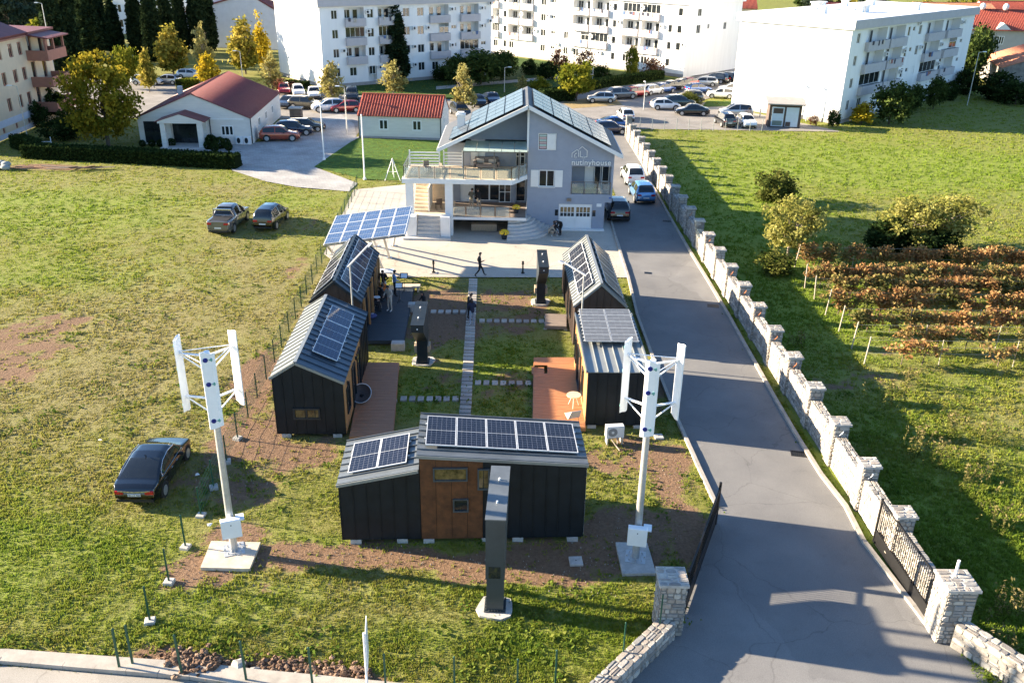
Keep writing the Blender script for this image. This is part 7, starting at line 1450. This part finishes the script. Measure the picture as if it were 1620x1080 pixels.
    hm.add(b.v, keepf, 0, True, Matrix.Translation(hd+ax*.012) @ rot)
    if longhair: hm.add(b2.v, b2.f, 0, True, Matrix.Translation(hd+ax*.012) @ rot)
    for s_ in (-1,1): pass
    hm.build('hair', HAIRB, t)
    fe = MB()
    for s_ in (-1,1): fe.ball((s_*.036,.093,.012),.012,.008,.009,6,4,0); fe.ball((s_*.1,.0,-.01),.014,.022,.032,6,4,1)
    fe.box(-.026,.026,.085,.093,-.052,-.044,2)
    fm2 = fe.mesh('face', [CL['shoe'], SKIN, pm('lips', (.30,.12,.10), .5, .05, 9)]); link('face', fm2, t, Matrix.Translation(hd) @ rot)
    return t
WALK = dict(hpl=(-.09,0,.90), knl=(-.10,.20,.53), anl=(-.10,.34,.12), tol=(-.11,.50,.08), hpr=(.09,0,.90), knr=(.10,-.06,.50), anr=(.10,-.36,.16), tor=(.10,-.24,.05), ell=(-.24,-.12,1.16), wrl=(-.22,-.02,.93), elr=(.25,.05,1.15), wrr=(.10,.24,1.18))
SIT = dict(pel=(0,-.05,.52), wst=(0,-.06,.64), chs=(0,0,.90), nck=(0,.05,1.06), hdb=(0,.08,1.15), hdm=(0,.10,1.24), hdt=(0,.09,1.33), shl=(-.18,.02,1.0), ell=(-.27,.1,.75), wrl=(-.15,.32,.72), shr=(.18,.02,1.0), elr=(.27,.1,.75), wrr=(.15,.32,.72), hpl=(-.1,.02,.50), knl=(-.16,.42,.50), anl=(-.15,.40,.09), tol=(-.16,.57,.04), hpr=(.1,.02,.50), knr=(.16,.42,.50), anr=(.15,.40,.09), tor=(.16,.57,.04))
CROUCH = dict(pel=(0,-.20,.38), wst=(0,-.14,.52), chs=(0,.06,.74), nck=(0,.16,.86), hdb=(0,.23,.92), hdm=(0,.28,.99), hdt=(0,.31,1.08), shl=(-.18,.12,.82), ell=(-.22,.30,.58), wrl=(-.12,.46,.40), shr=(.18,.12,.82), elr=(.22,.30,.58), wrr=(.12,.46,.40), hpl=(-.1,-.16,.37), knl=(-.18,.24,.50), anl=(-.14,.0,.10), tol=(-.15,.17,.04), hpr=(.1,-.16,.37), knr=(.18,.24,.50), anr=(.14,.0,.10), tor=(.15,.17,.04))
BEND = dict(pel=(0,-.12,.92), wst=(0,-.04,1.03), chs=(0,.22,1.14), nck=(0,.36,1.17), hdb=(0,.44,1.15), hdm=(0,.52,1.14), hdt=(0,.60,1.12), shl=(-.18,.30,1.14), ell=(-.2,.36,.86), wrl=(-.12,.48,.64), shr=(.18,.30,1.14), elr=(.2,.36,.86), wrr=(.12,.48,.64), hpl=(-.09,-.1,.88))
PLAY = dict(ell=(-.27,.06,1.17), wrl=(-.10,.26,1.26), elr=(.27,.06,1.15), wrr=(.08,.28,1.02))
LEAN = dict(ell=(-.28,.08,1.18), wrl=(-.2,.30,1.08), elr=(.28,.08,1.18), wrr=(.2,.30,1.08), chs=(0,.05,1.32), nck=(0,.09,1.47), hdb=(0,.13,1.55), hdm=(0,.16,1.64), hdt=(0,.16,1.73), shl=(-.18,.05,1.41), shr=(.18,.05,1.41))
person('person in black walking along the edge of the plaza', G(759,437.5), R(-80), WALK, 'black', 'black', group='people')
person('person in navy top, pale jeans and white shoes standing on the slab path', G(747,515), R(25), LEAN, 'navy', 'jeans', 'shoew', longhair=True)
person('person in black standing close behind the one in pale jeans', G(742,506), R(-60), LEAN, 'black', 'black')
person('person in black standing behind the dark totem', Vector((-5.45,50.6,0)), R(120), LEAN, 'black', 'black', longhair=True)
dz = .3
gp_ = lambda px, py: G(px,py,dz)
person('person in a cream suit standing on the dark deck', gp_(617,492), R(150), LEAN, 'cream', 'cream', 'shoew')
person('person in a sky blue shirt playing beside the music stand', gp_(625,468), R(-70), PLAY, 'blue', 'black')
person('person in black top and white trousers under the canopy leg', gp_(608,466), R(170), LEAN, 'black', 'white')
person('seated person in dark clothes at the wooden house wall', gp_(594,474), R(-100), SIT, 'olive', 'black')
person('seated person in black at the back of the dark deck', gp_(589,492), R(-80), SIT, 'black', 'black')
person('person in dark clothes sitting behind the cream-suited one', gp_(604,481), R(-60), SIT, 'dark', 'black')
person('bending person in black beside the garage door', G(886,372), R(110), BEND, 'black', 'black')
person('crouching person in dark top beside the garage door', G(878,373), R(-60), CROUCH, 'dark', 'grey', 'shoew')
person('person in tan trousers crouching at the foot of the fan steps', G(871,374), R(-90), CROUCH, 'tan', 'tan', 'shoew')
person('person in a grey-green jacket leaning on the lower terrace', Vector((-3.45,69.2,1.52)), R(-20), LEAN, 'olive', 'tan')
person('person in black on the lower terrace beside the grey-green jacket', Vector((-2.85,69.3,1.52)), R(40), LEAN, 'black', 'tan')
# ---- things the group uses
st_ = thing('music_stand', 'black music stand on the dark deck', 'music stand', gp_(632,478)); MB().tube((0,0,0),(0,0,1.05),.015,n=6).build('stem', BLK, st_)
for k in range(3): a = k*2.09; MB().tube((0,0,.2),(.25*math.cos(a),.25*math.sin(a),0),.012,n=5).build('leg', BLK, st_)
MB().slab([(-.25,-.12,1.0),(.25,-.12,1.0),(.25,.1,1.3),(-.25,.1,1.3)],.02).build('desk', BLK, st_); MB().slab([(-.2,-.10,1.03),(.2,-.10,1.03),(.2,.06,1.27),(-.2,.06,1.27)],.006).build('sheet_music', WHITE, st_)
st2 = copy_tree(st_); st2.location = gp_(640,462); st2['label'] = 'black music stand before the blue-shirted person'; st_['label'] = 'black music stand with a white sheet near the deck edge'
for o_ in (st_, st2): o_['group'] = 'music stands'
gt = thing('guitar', 'bright orange rounded instrument standing behind the cream-suited person', 'instrument', gp_(608,474)+Vector((0,0,.55)), R(20)); ORW = pm('orange_varnish', (.70,.20,.05), .3, .2, 5)
b = MB(); n = 22; prof = [((.20+.055*math.cos(2*a)-.02*math.cos(a))*math.cos(a), (.30+.03*math.cos(2*a))*math.sin(a)) for a in np.linspace(0,2*math.pi,n,endpoint=False)]
b.add([(x,-.05,z+.3) for x, z in prof]+[(x,.05,z+.3) for x, z in prof], [tuple(range(n)), tuple(range(2*n-1,n-1,-1))]+[(i,n+i,n+(i+1)%n,(i+1)%n) for i in range(n)]); b.build('body', ORW, gt); MB().box(-.03,.03,-.03,.03,.55,1.1).build('neck', BROWN, gt); MB().tube((0,-.055,.38),(0,-.051,.38),.06,n=12).build('sound_hole', CHAR, gt)
def block(name, label, g_, rz, dx, dy, dz_, mat, group=None, cat='block'):
    t = thing(name, label, cat, g_, rz, group); MB().bbox(-dx/2,dx/2,-dy/2,dy/2,-.03,dz_,.03).build('body', mat, t); MB().box(-dx/2+.05,dx/2-.05,-dy/2+.05,dy/2-.05,dz_+.002,dz_+.01).build('top_face', mat, t); return t
block('seat_cube', 'pale concrete seat block in front of the dark deck', G(630,552), R(2), .75, .5, .45, CBLK, 'concrete seat blocks', 'bench'); block('seat_cube', 'grey concrete seat block beside the dark totem', G(653,491), R(2), .55, .5, .5, CBLK, 'concrete seat blocks', 'bench')
lb = thing('bench', 'low beige bench plank between deck and plaza', 'bench', G(645,460), R(2)); MB().bbox(-.85,.85,-.3,.3,.32,.4,.02).build('seat', CREAM, lb)
for x in (-.7,.7): MB().box(x-.06,x+.06,-.25,.25,0,.32).build('leg', CREAM, lb)
bk = thing('table', 'white folding table beneath the solar canopy', 'table', G(603,444), R(4)); MB().bbox(-.9,.9,-.38,.38,.70,.74,.01).build('top', WHITE, bk)
for x in (-.8,.8):
    for y in (-.3,.3): MB().tube((x,y,0),(x,y,.7),.02,n=6).build('leg', WHITE, bk)
cs_ = thing('bag', 'blue and white bag lying on the dark deck', 'bag', gp_(588,503), R(20)); MB().ball((0,0,.14),.34,.22,.16,12,6).build('body', pm('bag_blue', (.05,.07,.20), .8, .2, 6), cs_); MB().ball((-.22,-.06,.12),.12,.2,.15,10,6).build('flap', WHITE, cs_); MB().tube((-.1,0,.29),(.15,0,.29),.02,n=6).build('handle', WHITE, cs_)
for k, (px, py) in enumerate(((585,478),(597,487),(586,487))):
    t = thing('drum', ['dark drum nearest the wooden wall','silver-topped drum of the dark set','small drum at the front of the dark set'][k], 'drum', gp_(px,py), 0, 'drum set'); r_ = (.3,.22,.18)[k]; MB().tube((0,0,.25),(0,0,.62+.1*k),r_,n=14).build('shell', CHAR, t); MB().tube((0,0,.621+.1*k),(0,0,.635+.1*k),r_*1.02,n=14).build('head', [CL['grey'], WHITE, CL['grey']][k], t)
    for q_ in range(3): a = q_*2.09; MB().tube((r_*.9*math.cos(a),r_*.9*math.sin(a),.4),(r_*1.3*math.cos(a),r_*1.3*math.sin(a),0),.012,n=5).build('leg', GALV, t)
# ---- deck furniture
pc = thing('bowl_chair', 'round wicker bowl chair on the brown deck', 'chair', G(573,632,.3), R(-30)); b = MB(); n = 20
vs = []; fs = []
for j in range(5):
    rr = .52*math.sin(R(18*j+2)); zz = .52*(1-math.cos(R(18*j)))*.55
    for i in range(n): a = 2*math.pi*i/n; vs.append((rr*math.cos(a), rr*math.sin(a), zz))
for j in range(4):
    for i in range(n): fs.append((j*n+i, j*n+(i+1)%n, (j+1)*n+(i+1)%n, (j+1)*n+i))
MT = Matrix.Translation((0,0,.28)) @ Matrix.Rotation(R(38),4,'X') @ Matrix.Rotation(R(15),4,'Y'); b.add(vs,fs,0,True,MT); b.build('basket', pm('wicker_dark', (.10,.075,.07), .8, .3, 20), pc)
b = MB()
for i in range(n): a = 2*math.pi*i/n; c = 2*math.pi*(i+1)/n; b.bar(MT@Vector((.52*math.cos(a),.52*math.sin(a),.21)), MT@Vector((.52*math.cos(c),.52*math.sin(c),.21)), .03)
b.build('rim', ALU, pc); MB().tube((0,0,0),(0,0,.3),.16,.1,10).build('base', CHAR, pc)
tb_ = thing('round_table', 'round pale table on the orange deck', 'table', G(907,642,.3), 0); MB().tube((0,0,.60),(0,0,.64),.36,n=22).build('top', pm('table_top', (.58,.46,.32), .6, .1, 4), tb_)
for k in range(3): a = k*2.09+.4; MB().tube((.08*math.cos(a),.08*math.sin(a),.6),(.3*math.cos(a),.3*math.sin(a),0),.014,n=6).build('leg', WHITE, tb_)
wc = thing('lounge_chair', 'white shell chair beside the round table on the orange deck', 'chair', G(905,668,.3), R(200)); b = MB(); SHL = pm('shell_white', (.66,.60,.54), .6, .05, 4)
P = [(-.28,-.3,.42),(.28,-.3,.42),(.30,.15,.34),(-.30,.15,.34),(.26,.42,.85),(-.26,.42,.85)]; b.slab([P[0],P[1],P[2],P[3]],.03); b.build('seat', SHL, wc); MB().slab([P[3],P[2],P[4],P[5]],.03).build('backrest', SHL, wc)
for x in (-.2,.2):
    for y in (-.2,.2): MB().tube((x,y,.38),(x*1.4,y*1.4,0),.012,n=5).build('leg', STEEL, wc)
# outdoor air conditioner of the flat-roofed house
au = thing('air_conditioner', 'white outdoor unit with a fan standing before the black house', 'air conditioner', G(971,700), R(8)); b = MB(); b.bbox(-.42,.42,-.16,.16,.35,.95,.02); b.build('case', ACW, au); b = MB(); b.tube((-.12,-.175,.65),(-.12,-.162,.65),.22,n=16); b.build('fan_grille', pm('grille_grey', (.22,.23,.24), .6, .1, 4), au); MB().tube((-.12,-.18,.65),(-.12,-.174,.65),.07,n=10).build('fan_hub', ACW, au)
for x in (-.35,.35): MB().box(x-.03,x+.03,-.2,.2,.0,.35).build('stand', GALV, au)
b = MB(); b.tube((-.2,-.2,.35),(0,-.5,.1),.03,n=6); b.tube((0,-.5,.1),(.1,-.75,.02),.035,n=6); b.tube((.1,-.2,.4),(.05,-.45,.2),.025,n=6); b.build('hose', CL['tan'], au)
# ---- access covers, litter, stones
for k, (px, py, s, lab) in enumerate(((911,888,.5,'pale square cover in the soil before the front house'),(1042,691,.42,'pale square cover beside the right turbine'),)):
    t = thing('access_cover', lab, 'access cover', G(px,py), R(4), 'access covers'); MB().bbox(-s/2,s/2,-s/2,s/2,-.02,.07,.015).build('lid', CBLK, t); MB().box(-.02,.02,-.02,.02,.07,.078).build('lifting_eye', CHAR, t)
for k, (px, py, sx, sy, lab) in enumerate(((1265,718,.8,.5,'drain grate in the near driveway by the wall'),(1128,484,.75,.5,'drain grate in the middle of the driveway by the wall'),(1055,350,.7,.4,'drain grate in the far driveway'),(1025,432,.5,.35,'drain grate beside the plaza kerb'))):
    t = thing('drain_grate', lab, 'drain', G(px,py), R(-10), 'driveway drains'); f_ = MB(); f_.box(-sx/2,sx/2,-sy/2,-sy/2+.04,0,.02).box(-sx/2,sx/2,sy/2-.04,sy/2,0,.02).box(-sx/2,-sx/2+.04,-sy/2+.04,sy/2-.04,0,.02).box(sx/2-.04,sx/2,-sy/2+.04,sy/2-.04,0,.02); f_.build('frame', BLK, t)
    b = MB()
    for q_ in range(8): x = -sx/2+.06+q_*(sx-.12)/7; b.box(x-.015,x+.015,-sy/2+.04,sy/2-.04,.006,.016)
    b.build('bars', BLK, t)['kind'] = 'stuff'; MB().box(-sx/2+.04,sx/2-.04,-sy/2+.04,sy/2-.04,.005,.0055).build('pit_shade_sheet', CHAR, t)  # thin dark sheet under the bars stands in for the shaded hollow
lt_ = [(313,752,'crumpled white paper by the sedan'),(332,832,'white scrap by the left pad'),(160,698,'white scrap in the meadow')]
for px, py, lab in lt_:
    t = thing('litter', lab, 'litter', G(px,py), random.uniform(0,6), 'litter'); r = random.Random(px); vs = [(r.uniform(-.12,.12),r.uniform(-.12,.12),r.uniform(.02,.14)) for _ in range(8)]; me_ = bpy.data.meshes.new('sheet'); bm = bmesh.new(); [bm.verts.new(v) for v in vs]; bmesh.ops.convex_hull(bm, input=bm.verts); bm.to_mesh(me_); bm.free(); me_.materials.append(WHITE); link('sheet', me_, t)
def rock(name, label, g_, s, mat, seed, group):
    r = np.random.default_rng(seed); bm = bmesh.new(); bmesh.ops.create_icosphere(bm, subdivisions=2, radius=s)
    k = r.uniform(.75,1.2,3); ph = r.uniform(0,6,3)
    for v in bm.verts:
        n_ = 1+.16*math.sin(v.co.x*5/s+ph[0])*math.sin(v.co.y*4/s+ph[1])+.1*math.sin(v.co.z*6/s+ph[2]); v.co = Vector((v.co.x*k[0]*n_,v.co.y*k[1]*n_,v.co.z*k[2]*.7*n_+s*.25))
    me_ = bpy.data.meshes.new(name); bm.to_mesh(me_); bm.free(); me_.materials.append(mat); o = link(name, me_); o.location = g_; return tag(o, label, name.replace('_',' '), group)
SOILC = pm('soil_clod', (.17,.10,.062), .95, .35, 4, .6, 12)
r = random.Random(4)
cl = []
for k in range(800):                                            # clods of dug soil along the footpath: nobody could count them
    px = r.choice([r.gauss(300,26), r.uniform(245,440), r.uniform(430,585)]); hp_ = 265 < px < 345; g_ = G(px, 1047+.055*(px-240)+r.gauss(0,9)); cl.append((g_, r.uniform(.025,.10)*(1.35 if hp_ else 1), hp_))
b = MB()
for g_, s, hp_ in cl:
    o0 = len(b.v); b.ball((g_.x,g_.y,s*.25+(r.uniform(0,.16) if hp_ else 0)), s*r.uniform(.8,1.4), s*r.uniform(.7,1.2), s*r.uniform(.4,.9), 6, 4, r.randrange(3)); b.sm[-24:] = [False]*24
    for q_ in range(o0, len(b.v)): v = b.v[q_]; b.v[q_] = (v[0]+r.gauss(0,s*.16), v[1]+r.gauss(0,s*.16), v[2]+r.gauss(0,s*.12))
o = b.build('soil_clods', [SOILC, pm('soil_clod_dark', (.095,.055,.034), .95, .35, 4, .6, 12), pm('soil_clod_pale', (.23,.15,.10), .95, .35, 4, .6, 12)]); tag(o, 'dug brown soil clods heaped along the footpath', 'soil', kind='stuff')
for k, (px, py, s, lab) in enumerate(((377,1054,.22,'largest pale rock in the soil heap by the footpath'),(402,1062,.16,'rounded rock right of the largest one by the footpath'),(372,1066,.15,'small rock below the largest one'),(470,1066,.12,'small pale rock farther right by the footpath'),(300,1050,.13,'rock in the highest soil heap'))): rock('rock', lab, G(px,py), s, STN[k % 5], 40+k, 'rocks by the footpath')
r = random.Random(9); b = MB(); vs = 0
for k in range(650):                                            # pebbles and chips in the bare soil
    px, py, rx, ry, s_ = r.choice(dirt_blobs[:19]); c = G(px,py); x, y = c.x+r.gauss(0,rx*.6), c.y+r.gauss(0,ry*.6); s = r.uniform(.010,.026); b.add([(x-s,y-s,-.03),(x+s,y-s*.8,-.03),(x+s*.9,y+s,-.03),(x-s,y+s,-.03),(x,y,s*1.3)], [(0,1,4),(1,2,4),(2,3,4),(3,0,4)])
o = b.build('pebbles', pm('pebble', (.34,.30,.25), .9, .2, 6)); tag(o, 'pale pebbles scattered over the bare soil', 'pebbles', kind='stuff')
# ---- bollards, flagpoles, lamps, tripod
for px, py, lab in ((686,432,'black bollard at the plaza edge, left of the path'),(827,433,'black bollard at the plaza edge, right of the path')):
    t = thing('bollard', lab, 'bollard', G(px,py), 0, 'black bollards'); b = MB(); b.tube((0,0,0),(0,0,.1),.13,n=10); b.tube((0,0,.1),(0,0,.72),.065,.05,10); b.build('post', BLK, t); MB().ball((0,0,.86),.085,.085,.1,10,6).build('knob', BLK, t); MB().tube((0,0,.70),(0,0,.76),.09,n=10).build('collar', BLK, t)
    b = MB(); b.bbox(-.25,.25,-.25,.25,-.02,.04,.01); b.build('base_slab', CBLK, t)
for px, py, h, lab in ((513,253,5.7,'white flagpole at the corner of the small lawn'),(577,284,6.1,'white flagpole at the near edge of the small lawn')):
    t = thing('flagpole', lab, 'flagpole', G(px,py), 0, 'white flagpoles'); MB().tube((0,0,0),(0,0,h),.075,.05,8).build('pole', WHITE, t); MB().tube((0,0,0),(0,0,.18),.17,.14,8).build('foot', WHITE, t); MB().ball((0,0,h+.04),.08).build('finial', WHITE, t)
def lamp(label, g_, h, arm=.9, az=0.0, group='street lamps'):
    t = thing('street_lamp', label, 'street lamp', g_, az, group); MB().tube((0,0,0),(0,0,h),.07,.045,7).build('post', GALV, t); MB().bar((0,0,h),(arm,0,h+.12),.06).build('arm', GALV, t); MB().bbox(arm-.05,arm+.45,-.12,.12,h+.05,h+.16,.02).build('lamp_head', WHITE, t)
for px, py, h, az, lab in ((549,212,5.4,180,'lamp post left of the red-roofed building'),(45,225,6.0,180,'leaning lamp post before the cream building'),(90,132,11.5,180,'tall lamp post beside the cypress pair'),(798,146,3.6,0,'short lamp post on the dark lawn'),(937,135,4.2,180,'lamp post behind the car row'),(1018,174,3.6,90,'post with a yellow disc in the parking lot'),(957,120,5.2,0,'lamp post before the sunlit facade'),(1041,123,6.0,0,'lamp post at the block corner'),(1202,185,6.0,180,'lamp post left of the hut against the white wall'),(1275,192,4.4,0,'lamp post right of the hut against the white wall'),(1403,192,7.0,0,'thin lamp post along the right block'),(1530,167,7.5,0,'thin lamp post at the far right corner'),(385,135,5.0,180,'lamp post behind the hall ridge')):
    lamp(lab, G(px,py), h, .6, R(az))
tp = thing('tripod', 'white metal tripod standing on the small lawn', 'tripod', G(622,285)+Vector((0,0,.05))); 
for k in range(3): a = k*2.09-.5; MB().tube((0,0,2.05),(.85*math.cos(a),.85*math.sin(a),0),.035,n=6).build('leg', WHITE, tp)
MB().tube((0,0,.5),(0,0,2.1),.03,n=6).build('stem', WHITE, tp)
for k in range(3): a = k*2.09-.5; MB().tube((0,0,.75),(.5*math.cos(a),.5*math.sin(a),.85),.02,n=5).build('brace', WHITE, tp)
gpst = thing('gatepost', 'brown stone gatepost right of the white hall', 'gatepost', G(470,196)); MB().bbox(-.7,.7,-.5,.5,0,1.9,.02).build('post', pm('brown_stone', (.16,.12,.09), .9, .3, 3, .3, 10), gpst); MB().bbox(-.8,.8,-.6,.6,1.9,2.05,.03).build('cap', STN[2], gpst)
hp = thing('debris_heap', 'heap of pallets, boards and sacks at the left end of the hedge', 'debris', G(70,268)); r = random.Random(2); RST = pm('rusty_board', (.20,.085,.055), .9, .3, 5)
for k in range(16): x = r.uniform(-3.4,4.4); MB().bar((x,r.uniform(-.7,.7),.1+r.random()*.2),(x+r.uniform(1.4,2.6),r.uniform(-.7,.7),.1+r.random()*.25),.16,.05).build('board', r.choice([RST,DECKG,BROWN]), hp)
for k in range(5): MB().ball((-3.9+r.uniform(-.8,.8),r.uniform(-.5,.5),.25+.25*(k % 2)),.5,.35,.28,10,6).build('sack', pm('sack', (.30,.31,.30), .9, .2, 5), hp)
bn = thing('garden_bench', 'white metal bench frame beside the dark hedge', 'bench', G(70,236), R(5)); 
for z in (.45,.8): MB().box(-.9,.9,-.03,.03,z-.03,z+.03).build('rail', WHITE, bn)
for x in (-.85,.85): MB().box(x-.03,x+.03,-.03,.03,0,1.3).build('post', WHITE, bn)
MB().box(-1.1,1.3,-.9,-.1,.3,.36).build('seat', STN[1], bn)
# field fence by the lot, seen as thin posts
fe = thing('field_fence', 'thin wire fence between parking lot and green field', 'fence', (0,0,0), 0, 'green wire fences'); a, c = G(1012,205), G(1205,208)
for k in range(11): p = a.lerp(c,k/10); MB().box(p.x-.03,p.x+.03,p.y-.03,p.y+.03,0,1.5).build('post', GALV, fe)
b = MB()
for z in (.3,.7,1.1,1.45): b.bar((a.x,a.y,z),(c.x,c.y,z),.012)
b.build('wire', GALV, fe)['kind'] = 'stuff'
# tall dry weeds along the stone wall and in the shaded strip
WEED = leaf_mat('dry_weed', [(.07,.09,.02),(.16,.14,.05),(.27,.21,.11)], .3)
for k, (px, py, h, n_, lab) in enumerate(((1448,720,1.5,260,'tall dry weed clump nearest the wall pillars'),(1478,735,1.4,260,'tall dry weed clump right of the nearest one'),(1545,780,1.3,260,'feathery weed clump in the shaded strip'),(1590,840,1.2,240,'pale weed clump at the right edge of the strip'),(1590,975,1.2,320,'straw-coloured weed clump behind the big gate pillar'),(1580,1030,.9,260,'arching dry stems beside the low wall'),(1505,690,1.2,240,'weed clump at the edge of the sunlit grass'),(1405,640,1.2,220,'olive weed clump below the vineyard'),(1440,610,1.0,300,'bushy green weed patch at the vineyard corner'),(1310,470,.9,160,'single dry stem cluster by the wall'),(1260,545,.8,140,'small dry stem cluster by the wall'),(1570,700,1.2,260,'tall grass patch in the sunny field'))):
    g_ = G(px,py); rng = np.random.default_rng(k+300); st0 = rng.normal(size=(14,2))*.35; idx = rng.integers(0,14,n_); u_ = rng.random(n_)**.7; lean_ = rng.normal(size=(14,2))*.25; P = np.stack([st0[idx,0]+lean_[idx,0]*u_, st0[idx,1]+lean_[idx,1]*u_, u_*h],1)+rng.normal(size=(n_,3))*.045
    t = thing('weed_clump', lab, 'weeds', g_, 0, 'tall weeds'); link('foliage', leaf_mesh('foliage', P, .055, WEED, rng, np.clip(u_*.8,0,1), 1.0, 2.6), t); b = MB()
    for q_ in range(14): b.tube((st0[q_,0],st0[q_,1],-.03),(st0[q_,0]+lean_[q_,0],st0[q_,1]+lean_[q_,1],h*.95),.008,.004,4,cap=False)
    b.build('stems', WEED, t)['kind'] = 'stuff'
